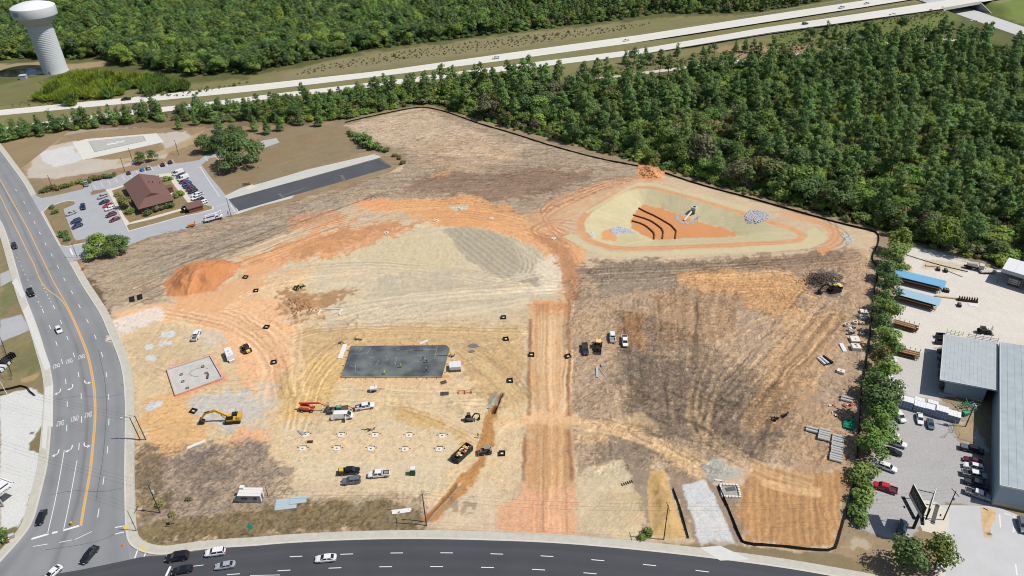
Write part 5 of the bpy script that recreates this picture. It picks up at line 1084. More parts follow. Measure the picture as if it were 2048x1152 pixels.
# rip-rap beds
def riprap(label, px, n, z, r0, r1, m):
    pl = PV(px, z); q = MB(); x0, y0 = pl.min(0); x1, y1 = pl.max(0); o = P(*px[0], z); k = 0
    ico = [(0, 0, 1), (.9, 0, .3), (.2, .9, .35), (-.8, .5, .3), (-.7, -.6, .25), (.3, -.9, .3)]
    while k < n:
        x, y = RU(x0, x1), RU(y0, y1)
        if not inpoly(np.array([x]), np.array([y]), [tuple(a) for a in pl])[0]: continue
        r = RU(r0, r1); a = rnd.random() * 6.3; zz = z_at(x, y)
        v = [(x - o.x + r * (c * cos(a) - s_ * sin(a)), y - o.y + r * (c * sin(a) + s_ * cos(a)), zz - z + r * h * RU(.6, 1)) for c, s_, h in ico] + [(x - o.x, y - o.y, zz - z - r * .3)]
        q.add(v, [(0, 1, 2), (0, 2, 3), (0, 3, 4), (0, 4, 5), (0, 5, 1), (6, 2, 1), (6, 3, 2), (6, 4, 3), (6, 5, 4), (6, 1, 5)]); k += 1
    t = q.build('riprap', m, kind='stuff'); t.location = o; t['label'] = label; t['category'] = 'rocks'
rock = C('riprap_grey', 196, 202, 210, noise=.3, scale=1.2)
def z_at(x, y): return ZI(x, y)
# ---------------------------------------------------------------- vehicles
tyre_m = C('tyre', 38, 38, 40, rough=.8); rim_m = C('rim', 168, 170, 174, rough=.35, metal=.5); glass_m = C('car_glass', 36, 42, 50, rough=.08, spec=.8)
hl_m = C('headlamp', 236, 238, 240, rough=.2); tl_m = C('tail_lamp', 170, 34, 34, rough=.3); bed_m = C('bed_liner', 58, 58, 60, rough=.8)
PAINT = {'white': (246, 246, 246), 'black': (34, 35, 39), 'silver': (178, 182, 188), 'grey': (112, 116, 124), 'dark': (56, 60, 68), 'navy': (40, 52, 92), 'blue': (60, 150, 214), 'maroon': (112, 36, 46), 'red': (206, 36, 48), 'teal': (60, 102, 112), 'green': (40, 74, 76), 'royal': (52, 84, 150), 'sage': (168, 182, 176)}
def paint(c): return C('paint_' + c, *PAINT[c], rough=.28, spec=.6)
def ringf(x, w_, zb, zt):
    return [(x, -w_ * .94, zb), (x, -w_, zb + .22), (x, -w_, zt - .2), (x, -w_ * .86, zt), (x, w_ * .86, zt), (x, w_, zt - .2), (x, w_, zb + .22), (x, w_ * .94, zb)]
SPEC = {
 'sedan': dict(st=[(-2.42, .70, .42, .74), (-2.3, .86, .3, .92), (-1.5, .92, .26, .99), (.9, .92, .26, .97), (1.9, .88, .28, .84), (2.32, .78, .34, .7), (2.42, .62, .42, .6)], cab=(-1.95, 1.15, -1.15, .3, 1.44, .84, .66), wx=(-1.42, 1.48), r=.33),
 'suv': dict(st=[(-2.38, .80, .46, .98), (-2.3, .92, .36, 1.1), (-1.2, .97, .34, 1.12), (1.0, .97, .34, 1.1), (2.0, .92, .36, 1.0), (2.36, .82, .42, .84), (2.44, .66, .5, .7)], cab=(-2.25, 1.2, -1.95, .45, 1.74, .9, .74), wx=(-1.4, 1.45), r=.38),
 'hatch': dict(st=[(-2.0, .72, .42, .84), (-1.9, .86, .3, .98), (-1.0, .9, .26, 1.0), (.8, .9, .26, .97), (1.6, .86, .28, .86), (1.98, .74, .36, .7)], cab=(-1.9, 1.0, -1.45, .25, 1.48, .84, .66), wx=(-1.2, 1.25), r=.32),
 'pickup': dict(st=[(-2.95, .92, .5, .86), (-2.9, .98, .45, .88), (.0, .98, .42, .9), (.1, .98, .42, 1.18), (1.55, .98, .42, 1.18), (2.4, .96, .44, 1.12), (2.86, .88, .5, 1.0), (2.95, .74, .56, .84)], cab=(-.95, 1.7, -.8, 1.0, 1.88, .93, .78), wx=(-1.85, 1.95), r=.42, bed=(-2.9, -1.0)),
 'van': dict(st=[(-2.9, .94, .42, 1.2), (-2.8, 1.0, .38, 1.3), (1.5, 1.0, .38, 1.3), (2.3, .98, .4, 1.2), (2.8, .9, .44, 1.0), (2.92, .76, .5, .8)], cab=(-2.85, 2.35, -2.75, 1.3, 2.35, .98, .84), wx=(-1.8, 1.9), r=.38, blank=1)}
def car_parts(kind):
    s = SPEC[kind]; out = []
    q = MB(); q.loft([ringf(*a) for a in s['st']])
    xb0, xb1, xt0, xt1, H, wb, wt = s['cab']; zb = (max(a[3] for a in s['st'])) - .03
    cb = [(xb0, -wb, zb), (xb1, -wb, zb), (xb1, wb, zb), (xb0, wb, zb)]; ct = [(xt0, -wt, H - .06), (xt1, -wt, H - .06), (xt1, wt, H - .06), (xt0, wt, H - .06)]
    q.loft([cb, ct, [(x * .97 + .0, y * .9, H) for x, y, z in ct]])
    if 'bed' in s:
        b0, b1 = s['bed']
        for y in (-.9, .9): q.box(((b0 + b1) / 2, y, 1.05), (b1 - b0, .14, .36))
        q.box((b0 + .05, 0, 1.05), (.1, 1.7, .36)); q.box((b1 - .02, 0, 1.05), (.1, 1.7, .36))
    out.append(('body', q, 'P'))
    def glass(a, b, c, d, m0=.1, m1=.1, off=.02):
        a, b, c, d = map(Vector, (a, b, c, d)); n = (b - a).cross(d - a).normalized() * off
        def pt(u, v): return a.lerp(b, u).lerp(d.lerp(c, u), v) + n
        return MB().add([pt(m0, m1), pt(1 - m0, m1), pt(1 - m0, 1 - m1), pt(m0, 1 - m1)], [(0, 1, 2, 3)])
    out.append(('windscreen', glass(cb[1], cb[2], ct[2], ct[1], .06, .06), 'G'))
    if not s.get('blank'): out.append(('rear_window', glass(cb[3], cb[0], ct[0], ct[3], .08, .1), 'G'))
    for (i, j) in ((0, 1), (2, 3)):
        A0, B0, A1, B1 = (Vector(v) for v in (cb[i], cb[j], ct[i], ct[j]))
        if s.get('blank'):
            if i == 0: A0, A1 = A0.lerp(B0, .66), A1.lerp(B1, .76)
            else: B0, B1 = A0.lerp(B0, .34), A1.lerp(B1, .24)
        out.append(('side_window', glass(A0, A0.lerp(B0, .49), A1.lerp(B1, .49), A1, .06, .12), 'G')); out.append(('side_window', glass(A0.lerp(B0, .51), B0, B1, A1.lerp(B1, .51), .06, .12), 'G'))
    for x in s['wx']:
        for y in (-1, 1):
            w_ = max(a[1] for a in s['st'])
            out.append(('wheel', cy((x, y * (w_ - .2), s['r']), (x, y * (w_ + .015), s['r']), s['r'], n=12), 'T'))
            out.append(('rim', cy((x, y * (w_ + .0), s['r']), (x, y * (w_ + .03), s['r']), s['r'] * .58, n=10), 'R'))
    f, r_ = s['st'][-2], s['st'][1]
    for y in (-1, 1):
        out.append(('headlight', bx((f[0] + .02, y * f[1] * .72, f[3] - .1), (.16, .34, .16)), 'H'))
        out.append(('taillight', bx((r_[0] - .08, y * r_[1] * .84, r_[3] - .14), (.1, .22, .22)), 'L'))
    if 'bed' in s: out.append(('cargo_bed', bx((sum(s['bed']) / 2, 0, .9), (s['bed'][1] - s['bed'][0] - .1, 1.66, .06)), 'B'))
    return out
_cars = {}
def veh(kind, col, rx, ry, fx, fy, label, group='', sc_=1.0, z=None, cat=None, roofc=None):
    a, b = P(rx, ry), P(fx, fy); c = (a + b) / 2; zz = ZI(c.x, c.y) if z is None else z
    names = {'sedan': 'car', 'suv': 'suv', 'hatch': 'car', 'pickup': 'pickup_truck', 'van': 'van'}
    t = thing(names[kind], label, cat or {'pickup': 'pickup truck', 'suv': 'car', 'van': 'van'}.get(kind, 'car'), (c.x, c.y, zz + .03), rzof(a, b), group or None, sc_)
    if kind not in _cars: _cars[kind] = [(n, m.mesh(n, C('paint_slot', 128, 128, 128)), k) for n, m, k in car_parts(kind)]
    ms = {'P': paint(col), 'G': glass_m, 'T': tyre_m, 'R': rim_m, 'H': hl_m, 'L': tl_m, 'B': bed_m}; wheel = None
    for n, me, k in _cars[kind]:
        o = put(n, me, wheel if n == 'rim' else t, m=ms[k])
        if n == 'wheel': wheel = o
    return t
def load(t, name, m, c, d, rz=0):
    return bx(c, d, rz).build(name, m, t)
RD = 'cars on the left road'; LR = 'cars on the lower road'
veh('sedan', 'black', 90, 1024, 78, 1052, 'black sedan waiting near the stop line beside the left kerb', RD, z=.02)
veh('sedan', 'black', 195, 1096, 165, 1130, 'long black car turning through the middle of the junction', RD, 1.08, z=.02)
veh('sedan', 'white', 121, 1137, 92, 1163, 'white car cut off by the bottom edge in the junction', RD, z=.02)
veh('pickup', 'dark', 27, 486, 33, 502, 'small dark pickup highest up the left road', RD, .9, z=.02)
veh('pickup', 'black', 58, 578, 68, 598, 'black pickup in the turning lane of the left road', RD, z=.02)
t = veh('hatch', 'white', 115, 654, 123, 671, 'white car with dark rear glass on the left road', RD, 1.05, z=.02)
veh('suv', 'black', 380, 1114, 333, 1121, 'black estate car at the kerb side of the lower road', LR, 1.12, z=.03)
veh('sedan', 'black', 387, 1139, 345, 1147, 'black car at the stop line cut by the lower road frame edge', LR, z=.03)
veh('suv', 'white', 453, 1105, 411, 1111, 'white car with sunroof next to the kerb of the lower road', LR, z=.03)
veh('sedan', 'silver', 471, 1131, 432, 1137, 'silver saloon in the second lane behind the black cars', LR, .98, z=.03)
veh('sedan', 'white', 674, 1118, 631, 1122, 'lone white saloon on the dark lower road', LR, 1.05, z=.03)
CPK = 'cars in the office car park'
for a in [('pickup', 'silver', 174, 376, 172, 364, 'grey pickup parked askew at the end of the hedge'), ('pickup', 'navy', 166, 409, 168.5, 423, 'dark blue pickup driving up the office car park aisle'),
 ('sedan', 'silver', 155, 424, 131.5, 433.5, 'silver saloon alone beside the mulch strip'), ('suv', 'navy', 167, 440, 140, 449.5, 'dark blue car, rear of the two side by side near the big tree'), ('suv', 'navy', 168, 449.5, 143, 460, 'dark blue car, front of the two side by side near the big tree'),
 ('suv', 'silver', 217, 391.5, 195, 399.5, 'pale car with dark windows first by the kerb island'), ('sedan', 'black', 221, 402, 197.5, 410.5, 'black saloon between the pale car and the red one'), ('sedan', 'red', 227, 408.5, 206, 417, 'red car nose to the white one by the yellowing tree'),
 ('suv', 'white', 233, 414.5, 208.5, 423.5, 'white car in the shade edge of the yellowing tree'), ('suv', 'maroon', 235.5, 427.5, 211, 436.5, 'maroon car, upper of the two below the white car'), ('sedan', 'maroon', 239.5, 437.5, 221, 445, 'maroon car, lower of the two below the white car'),
 ('hatch', 'maroon', 260, 352, 256, 343.5, 'maroon car in the rear row beside the wooden pole'), ('hatch', 'blue', 287, 344.5, 283, 337, 'bright blue small car in the rear row'), ('suv', 'silver', 300, 342, 295.5, 333.5, 'silver car beside the bright blue one'),
 ('hatch', 'black', 328, 335, 324, 328, 'black car in the rear row past the empty bays'), ('hatch', 'black', 343, 330, 339, 322.5, 'black car farthest along the rear row'),
 ('van', 'white', 366, 345.5, 348, 352, 'white van at the head of the crowded east row'), ('suv', 'navy', 371.5, 350.5, 354, 357.5, 'navy car second in the crowded east row'), ('van', 'white', 378, 355, 357, 363, 'white van between the navy and the maroon cars'),
 ('sedan', 'maroon', 377, 362, 359, 369, 'maroon saloon in front of the second white van'), ('suv', 'royal', 384, 366.5, 365, 374, 'mid blue car in the crowded east row'), ('sedan', 'navy', 386, 371, 367.5, 378, 'dark navy saloon behind the dark red one'),
 ('suv', 'maroon', 392, 376, 372, 383.5, 'dark red car beside the black one in the east row'), ('suv', 'black', 396.5, 381.5, 377, 388.5, 'black car between the dark red one and the white trucks'), ('pickup', 'white', 408, 388, 384, 396, 'white work truck at the fourth place from the brick enclosure'),
 ('pickup', 'white', 404, 394, 386, 401, 'white pickup third from the brick enclosure'), ('suv', 'dark', 410, 400, 389, 406, 'charcoal car second from the brick enclosure'), ('suv', 'white', 414, 404.5, 399, 411, 'white car nearest the brick enclosure')]:
    veh(*a[:6], a[6], CPK, .97, z=.05)
SP = 'vehicles parked on the site'
t = veh('pickup', 'white', 387.5, 686, 399, 662, 'white pickup with dark bed on the grey ground by the west pad', SP); load(t, 'tool_box', rim_m, (-1.6, 0, 1.15), (.9, .9, .3))
t = veh('pickup', 'white', 709, 820, 751, 813, 'white crew pickup towing the flatbed trailer', SP); load(t, 'bed_cargo', C('cargo_brown', 120, 86, 70), (-2, .2, 1.15), (1.3, .8, .4)); load(t, 'bed_drum', C('cargo_white', 226, 220, 214), (-2.0, -.4, 1.2), (.7, .5, .5))
t = veh('van', 'white', 664.5, 837, 711, 835, 'white van with its doors standing open beside the trailer', SP)
bx((.9, -1.6, 1.2), (.1, 1.2, 1.5)).build('open_door', paint('white'), t); bx((-3.1, -1.15, 1.3), (.9, .08, 1.7), .3).build('rear_door', paint('white'), t); bx((-3.1, 1.15, 1.3), (.9, .08, 1.7), -.3).build('rear_door', paint('white'), t)
t = veh('pickup', 'black', 679, 947.5, 719, 944, 'black pickup with yellow tank in its bed', SP); load(t, 'yellow_tank', C('tank_yellow', 236, 200, 80), (-2.1, 0, 1.3), (1.1, 1.0, .6))
veh('suv', 'grey', 723, 962, 684, 967, 'grey car with roof bars beside the black pickup', SP, 1.05)
t = veh('pickup', 'white', 779, 950, 738, 953.5, 'white pickup with open bed nose to the grey car', SP); load(t, 'bed_cargo', C('cargo_grey', 150, 150, 150), (-2, .1, 1.1), (1.2, .9, .3))
t = veh('pickup', 'dark', 1168.5, 690, 1172.5, 713.5, 'dark grey pickup left of the yellow backhoe', SP)
t = veh('pickup', 'white', 1226, 690, 1223.5, 664, 'white pickup with its black bed towards the lower road', SP); load(t, 'bed_cargo', C('cargo_grey', 150, 150, 150), (-2, .1, 1.1), (1.6, .9, .3))
veh('pickup', 'white', 1248, 673, 1251, 698, 'white pickup facing the lower road at the right of the group', SP)
YK = 'cars in the warehouse yard'
for a in [('pickup', 'white', 1785, 819, 1808, 850, 'white pickup parked askew by the wrapped block stacks'), ('sedan', 'white', 1837.5, 829, 1840, 852, 'white saloon facing the yard below the block stacks'), ('hatch', 'teal', 1858, 843, 1861.5, 860, 'small dark teal car right of the white saloon'),
 ('suv', 'white', 1767, 866, 1790, 874, 'white car with black roof beside the tree row'), ('pickup', 'white', 1768, 881, 1811, 896, 'white crew pickup between the black car and the black roofed one'), ('sedan', 'black', 1767, 901, 1802, 911.5, 'black saloon nearest to the tree row'),
 ('suv', 'white', 1755, 931, 1792, 945, 'white estate car alone in the yard'), ('pickup', 'red', 1791, 986, 1747, 972, 'bright red pickup facing the tree row'), ('suv', 'green', 1799, 1071, 1806, 1044, 'dark teal jeep under the billboard shadow'),
 ('pickup', 'black', 1919, 896, 1967, 908, 'black pickup with covered bed first by the warehouse wall'), ('sedan', 'maroon', 1961, 930, 1929, 920, 'dark red saloon second in the row by the warehouse wall'), ('suv', 'white', 1962, 941, 1928, 933, 'white sports utility car third in the row by the warehouse wall'),
 ('pickup', 'sage', 1922, 948, 1972, 958, 'pale grey green pickup with white roof by the warehouse wall'), ('pickup', 'dark', 1930, 964, 1974, 978, 'charcoal pickup between two pale ones by the warehouse wall'), ('pickup', 'silver', 1930, 984, 1978, 1001, 'silver pickup at the front end of the warehouse row'),
 ('suv', 'grey', 2040, 1040, 2047, 1068, 'grey car parked on the forecourt at the right edge')]:
    t = veh(*a[:6], a[6], YK)
    if 'covered bed' in a[6]: bx((-1.95, 0, 1.22), (1.9, 1.8, .06)).build('bed_cover', C('cover_grey', 100, 104, 112), t); [bx((-2.6 + k * .45, 0, 1.26), (.06, 1.8, .04)).build('cover_rib', C('cover_rib', 140, 144, 150), t) for k in range(4)]
    if 'black roof' in a[6]: bx((-.75, 0, 1.76), (2.5, 1.5, .05)).build('roof_panel', blackm, t)
    if 'white roof' in a[6] or 'silver pickup' in a[6]: bx((.1, 0, 1.89), (1.8, 1.5, .04)).build('roof_panel', paint('white'), t)
    if 'third in the row' in a[6]: [bx((-.75, y, 1.8), (2.4, .05, .06)).build('roof_bar', blackm, t) for y in (-.7, .7)]
HWC = 'cars on the motorway'
def hwp(pl0, pl1, px, u):
    a = edge_at(pl0, px); b = edge_at(pl1, px); return a.lerp(b, u)
def hcar(kind, col, px, u, pl, label, dirn):
    a = hwp(pl[0], pl[1], px - 6, u); b = hwp(pl[0], pl[1], px + 6, u)
    if dirn < 0: a, b = b, a
    t = veh(kind, col, 1024, 576, 1030, 576, label, HWC); c = (a + b) / 2; t.location = (c.x, c.y, c.z + .12); t.rotation_euler = (0, 0, rzof(a, b))
UP_, LO_ = (HA_T, HA_B), (HB_T, HB_B)
hcar('suv', 'white', 992, .6, UP_, 'white car on the far carriageway above the graded corner', -1); hcar('sedan', 'white', 1252, .62, UP_, 'white car on the far carriageway above the wood', -1)
hcar('suv', 'white', 1683, .66, UP_, 'white van like car on the far carriageway before the bridge', -1); hcar('sedan', 'white', 1733, .6, UP_, 'white saloon on the far carriageway nearest the bridge', -1)
hcar('suv', 'dark', 1610, .45, LO_, 'dark car on the near carriageway before the bridge', 1); hcar('pickup', 'black', 253, .42, UP_, 'black pickup on the far carriageway near the bamboo', -1)
veh('sedan', 'white', 1955, 44, 1940, 44, 'white car on the lower road just past the bridge', sc_=1.0, z=.08)
# box trailer of a lorry at the right edge
a, b = P(2030, 74), P(2075, 88); t = thing('lorry', 'white box lorry on the lower road cut by the right edge', 'lorry', (a + b) / 2, rzof(a, b))
bx((0, 0, 2.5), (13, 2.5, 2.8)).build('box_body', C('lorry_side', 214, 216, 220), t); bx((0, 0, 3.94), (12.9, 2.44, .08)).build('roof', paint('white'), t)
bx((7.6, 0, 1.8), (2, 2.4, 2.6)).build('cab', paint('white'), t); bx((8.65, 0, 2.3), (.08, 2.1, 1)).build('windscreen', glass_m, t)
for x in (-5, -3.8, 4.5, 7.6):
    for y in (-1.05, 1.05): cy((x, y - .2, .5), (x, y + .2, .5), .5, n=12).build('wheel', tyre_m, t)

# ---------------------------------------------------------------- machines
yel = C('machine_yellow', 230, 178, 72, rough=.45); yel2 = C('machine_cream', 240, 214, 130, rough=.5); blk = C('machine_black', 48, 46, 44, rough=.7); trk = C('track_rubber', 60, 54, 50, rough=.9)
org = C('lift_red', 206, 92, 70, rough=.5); steel = C('worn_steel', 130, 124, 116, rough=.5)
def track_unit(t, L, y, w_, h, m=None):
    q = MB(); r = h / 2; n = 7
    prof = [(-L / 2 + r - r * sin(PI * i / n), r + r * cos(PI * i / n)) for i in range(n + 1)] + [(L / 2 - r + r * sin(PI * i / n), r - r * cos(PI * i / n)) for i in range(n + 1)]
    q.side(prof, y - w_ / 2, y + w_ / 2)
    for k in range(int(L / .35)): q.box((-L / 2 + .25 + k * .35, y, h + .02), (.1, w_ + .04, .06))
    o = q.build('track', m or trk, t)
    return o
def limb(t, name, a, b, w_, h0, h1, m):
    a, b = Vector(a), Vector(b); d = (b - a).normalized(); n = Vector((-d.z, 0, d.x))
    q = MB(); r0 = [a + n * h0 / 2 + Vector((0, s_ * w_ / 2, 0)) for s_ in (1, -1)] + [a - n * h0 / 2 + Vector((0, s_ * w_ / 2, 0)) for s_ in (-1, 1)]
    r1 = [b + n * h1 / 2 + Vector((0, s_ * w_ / 2, 0)) for s_ in (1, -1)] + [b - n * h1 / 2 + Vector((0, s_ * w_ / 2, 0)) for s_ in (-1, 1)]
    return q.loft([r0, r1]).build(name, m, t)
def bucket(t, p, s_=1.0, m=None, flip=1):
    q = MB(); prof = [(0, .5), (.2, .1), (.15, -.5), (-.35, -.85), (-.95, -.75), (-1.1, -.35), (-.5, .1), (-.3, .5)]
    q.side([(p[0] + x * s_ * flip, p[2] + z * s_) for x, z in prof], p[1] - .65 * s_, p[1] + .65 * s_)
    o = q.build('bucket', m or blk, t)
    k = MB(); [k.box((p[0] - 1.05 * s_ * flip, p[1] - .5 * s_ + i * .25 * s_, p[2] - .72 * s_), (.25, .08, .08)) for i in range(5)]; k.build('teeth', steel, o)
def excavator(label, base, face, boom, swing, hue, cabm, sc_=1.0, tz=0.0):
    """base: where the tracks stand; tz: way of the tracks; house turned by swing towards +x of the thing"""
    a, b = P(*base), P(*face); t = thing('excavator', label, 'excavator', (a.x, a.y, ZI(a.x, a.y)), rzof(a, b), None, sc_)
    for y in (-1.2, 1.2): track_unit(t, 4.6, y, .62, .95)
    bx((0, 0, .75), (2.4, 1.8, .5)).build('undercarriage', blk, t); cy((0, 0, .95), (0, 0, 1.2), .8, n=14).build('slew_ring', blk, t)
    q = MB(); q.loft([[(-2.7, -1.1, z), (-2.2, -1.4, z), (1.6, -1.4, z), (1.6, 1.4, z), (-2.2, 1.4, z), (-2.7, 1.1, z)] for z in (1.2, 1.75)]); q.build('deck', hue, t)
    q = MB(); q.loft([[(-2.75, -1.1, z), (-2.2, -1.4, z), (-1.5, -1.4, z), (-1.5, 1.4, z), (-2.2, 1.4, z), (-2.75, 1.1, z)] for z in (1.76, 2.5)]); q.build('counterweight', hue, t)
    bx((-.6, -.72, 2.1), (1.7, 1.2, .7)).build('engine_hood', cabm, t); cy((-.9, -.9, 2.4), (-.9, -.9, 3.0), .09, n=6).build('exhaust', blk, t)
    MB().loft([[(-.3, .5, 1.76), (1.5, .5, 1.76), (1.5, 1.38, 1.76), (-.3, 1.38, 1.76)], [(-.3, .5, 2.6), (1.55, .5, 2.5), (1.55, 1.38, 2.5), (-.3, 1.38, 2.6)], [(-.2, .55, 3.1), (1.1, .55, 3.1), (1.1, 1.32, 3.1), (-.2, 1.32, 3.1)]]).build('cab', blk, t)
    bx((.45, .94, 3.13), (1.2, .7, .06)).build('cab_roof', hue, t)
    MB().add([(1.58, .56, 1.95), (1.58, 1.32, 1.95), (1.58, 1.32, 2.5), (1.58, .56, 2.5)], [(0, 1, 2, 3)]).build('cab_window', glass_m, t)
    p0, p1, p2, p3 = boom
    limb(t, 'boom', p0, p1, .5, .6, .8, hue); limb(t, 'boom_tip', p1, p2, .46, .8, .5, hue); limb(t, 'stick', p2, p3, .36, .6, .36, hue)
    m1 = (Vector(p0) + Vector(p1)) / 2 + Vector((.4, 0, -.5)); limb(t, 'boom_cylinder', (p0[0] + .7, .35, p0[2] - .6), tuple(m1), .16, .16, .16, steel)
    m2 = (Vector(p1) + Vector(p2)) / 2; limb(t, 'stick_cylinder', (m2.x, 0, m2.z + .55), (p2[0] + .1, 0, p2[2] + .5), .16, .16, .16, blk)
    bucket(t, p3, 1.15)
    return t
excavator('big yellow excavator with its long boom stretched over the orange dirt', (468, 842), (412, 847), ((1.2, -.2, 1.8), (4.6, -.2, 4.6), (7.6, -.2, 3.7), (9.6, -.2, 1.2)), 0, yel, blk)
t = excavator('dark excavator with yellow house by the brush heap near the tree row', (1668, 583), (1630, 590), ((1.2, -.2, 1.8), (3.8, -.2, 3.9), (5.6, -.2, 3.4), (6.6, -.2, 1.0)), 0, blk, yel, .95)
bx((-1.9, 0, 2.56), (1.5, 2.5, .12)).build('hood_panel', yel2, t); bx((-.5, -.7, 2.5), (1.5, 1.1, .1)).build('hood_panel', yel, t)
# mini excavator
a, b = P(938, 841), P(955, 840); t = thing('mini_excavator', 'small dark mini excavator with folded arm beside the trench', 'mini excavator', (a.x, a.y, ZI(a.x, a.y)), rzof(a, b), None, 1.15)
for y in (-.6, .6): track_unit(t, 2.1, y, .32, .5)
bx((0, 0, .45), (1.2, .9, .3)).build('undercarriage', blk, t); cy((-.1, 0, .6), (-.1, 0, 1.2), .85, n=12).build('house', C('mini_grey', 110, 108, 104), t)
MB().loft([[(-.5, -.5, 1.2), (.5, -.5, 1.2), (.5, .4, 1.2), (-.5, .4, 1.2)], [(-.4, -.45, 2.3), (.35, -.45, 2.3), (.35, .35, 2.3), (-.4, .35, 2.3)]]).build('cab', blk, t); bx((0, -.05, 2.34), (.95, .95, .07)).build('cab_roof', C('mini_roof', 90, 94, 100), t)
limb(t, 'boom', (.8, 0, .9), (1.6, 0, 2.2), .22, .3, .3, blk); limb(t, 'boom_tip', (1.6, 0, 2.2), (2.7, 0, 2.0), .2, .3, .24, blk); limb(t, 'stick', (2.7, 0, 2.0), (2.8, 0, .7), .18, .26, .2, blk); bucket(t, (2.8, 0, .6), .5)
bx((1.5, 0, .25), (.12, 1.5, .36)).build('dozer_blade', steel, t)
def loader(label, base, face, sc_=1.0, backhoe=False, hue=yel2, arm=True, cat='loader', name='wheel_loader', canopy=None):
    a, b = P(*base), P(*face); t = thing(name, label, cat, (a.x, a.y, ZI(a.x, a.y)), rzof(a, b), None, sc_)
    for x, r in ((-1.1, .75), (1.2, .62)):
        for y in (-.95, .95):
            o = cy((x, y - .24, r), (x, y + .24, r), r, n=14).build('wheel', tyre_m, t); cy((x, y - .26, r), (x, y + .26, r), r * .45, n=10).build('rim', hue, o)
    MB().loft([[(-2.0, -.55, .7), (2.0, -.5, .7), (2.0, .5, .7), (-2.0, .55, .7)], [(-1.9, -.6, 1.2), (2.1, -.45, 1.2), (2.1, .45, 1.2), (-1.9, .6, 1.2)], [(-1.5, -.6, 1.4), (2.0, -.4, 1.5), (2.0, .4, 1.5), (-1.5, .6, 1.4)]]).build('chassis', blk if backhoe else hue, t)
    MB().loft([[(-1.3, -.7, 1.4), (.5, -.7, 1.4), (.5, .7, 1.4), (-1.3, .7, 1.4)], [(-1.2, -.65, 2.55), (.3, -.65, 2.55), (.3, .65, 2.55), (-1.2, .65, 2.55)]]).build('cab', glass_m, t); bx((-.45, 0, 2.62), (1.9, 1.6, .12)).build('cab_roof', canopy or hue, t)
    for s_ in (-.62, .62): limb(t, 'lift_arm', (.4, s_, 1.6), (2.5, s_, .9), .14, .26, .22, hue if not backhoe else blk)
    q = MB(); q.side([(2.4, .1), (2.5, .95), (2.7, 1.0), (2.75, .45), (3.5, .2), (3.5, .08)], -1.2, 1.2); q.build('bucket', steel if not backhoe else blk, t)
    cy((1.5, .3, 1.5), (1.5, .3, 2.2), .07, n=6).build('exhaust', blk, t)
    if backhoe:
        limb(t, 'rear_boom', (-2.0, 0, 1.0), (-2.6, 0, 3.2), .3, .4, .3, hue); limb(t, 'rear_stick', (-2.6, 0, 3.2), (-3.3, 0, 1.3), .24, .34, .24, hue); bucket(t, (-3.3, 0, 1.2), .55, flip=-1)
        bx((-1.9, 0, 1.35), (.7, 1.7, .25)).build('rear_deck', hue, t)
    return t
loader('yellow backhoe loader between the dark and white pickups', (1196, 696), (1193, 716), 1.05, True, C('backhoe_yellow', 244, 214, 130), name='backhoe_loader', cat='backhoe loader')
t = loader('yellow loader with forks beside the white box trailer at the west pad', (494, 702), (482, 687), 1.0, False, C('loader_yellow', 232, 190, 96), canopy=blk)
t = loader('grey skid steer loader in the fresh trench spoil', (972, 906), (955, 908), .85, False, C('skid_grey', 136, 130, 122), cat='skid steer', name='skid_steer', canopy=C('skid_roof', 150, 148, 146))
t = loader('small yellow roller with cream roof on the pale sand', (597, 577), (607, 572), .8, False, C('roller_yellow', 226, 186, 84), cat='roller', name='small_roller', canopy=C('roller_cream', 244, 222, 150))
t = loader('black forklift standing behind the warehouse', (1965, 666), (1985, 668), .9, False, blk, cat='forklift', name='forklift', canopy=blk)
for y in (-.35, .35): bx((2.55, y, 1.7), (.12, .12, 3.2)).build('mast', blk, t)
# boom lift
a, b = P(612, 820), P(660, 822); t = thing('boom_lift', 'red boom lift with its arm raised behind the flatbed trailer', 'boom lift', (a.x, a.y, ZI(a.x, a.y)), rzof(a, b))
for x in (-.9, 2.0):
    for y in (-.95, .95): o = cy((x, y - .2, .5), (x, y + .2, .5), .5, n=14).build('wheel', tyre_m, t); cy((x, y - .22, .5), (x, y + .22, .5), .25, n=10).build('rim', C('rim_white', 220, 214, 206), o)
bx((.55, 0, .8), (3.6, 1.5, .5)).build('chassis', org, t); MB().loft([[(-1.4, -.9, 1.1), (1.6, -.9, 1.1), (1.6, .9, 1.1), (-1.4, .9, 1.1)], [(-1.5, -.8, 1.9), (1.2, -.8, 1.7), (1.2, .8, 1.7), (-1.5, .8, 1.9)]]).build('turntable', C('lift_orange', 226, 120, 80), t)
limb(t, 'lower_arm', (1.2, .3, 1.7), (-1.6, .3, 2.6), .4, .45, .45, C('lift_dark_red', 150, 62, 62)); limb(t, 'main_boom', (-1.7, 0, 2.7), (4.6, 0, 3.2), .42, .5, .4, org); limb(t, 'jib', (4.6, 0, 3.2), (6.4, 0, 2.3), .3, .32, .28, C('lift_salmon', 220, 120, 96))
for z in (1.5, 2.0, 2.6): MB().tube([(6.4, -.9, z), (7.2, -.9, z), (7.2, .9, z), (6.4, .9, z), (6.4, -.9, z)], .05, 4).build('basket_rail', steel, t)
bx((6.8, 0, 1.45), (.8, 1.8, .08)).build('basket_floor', blk, t)
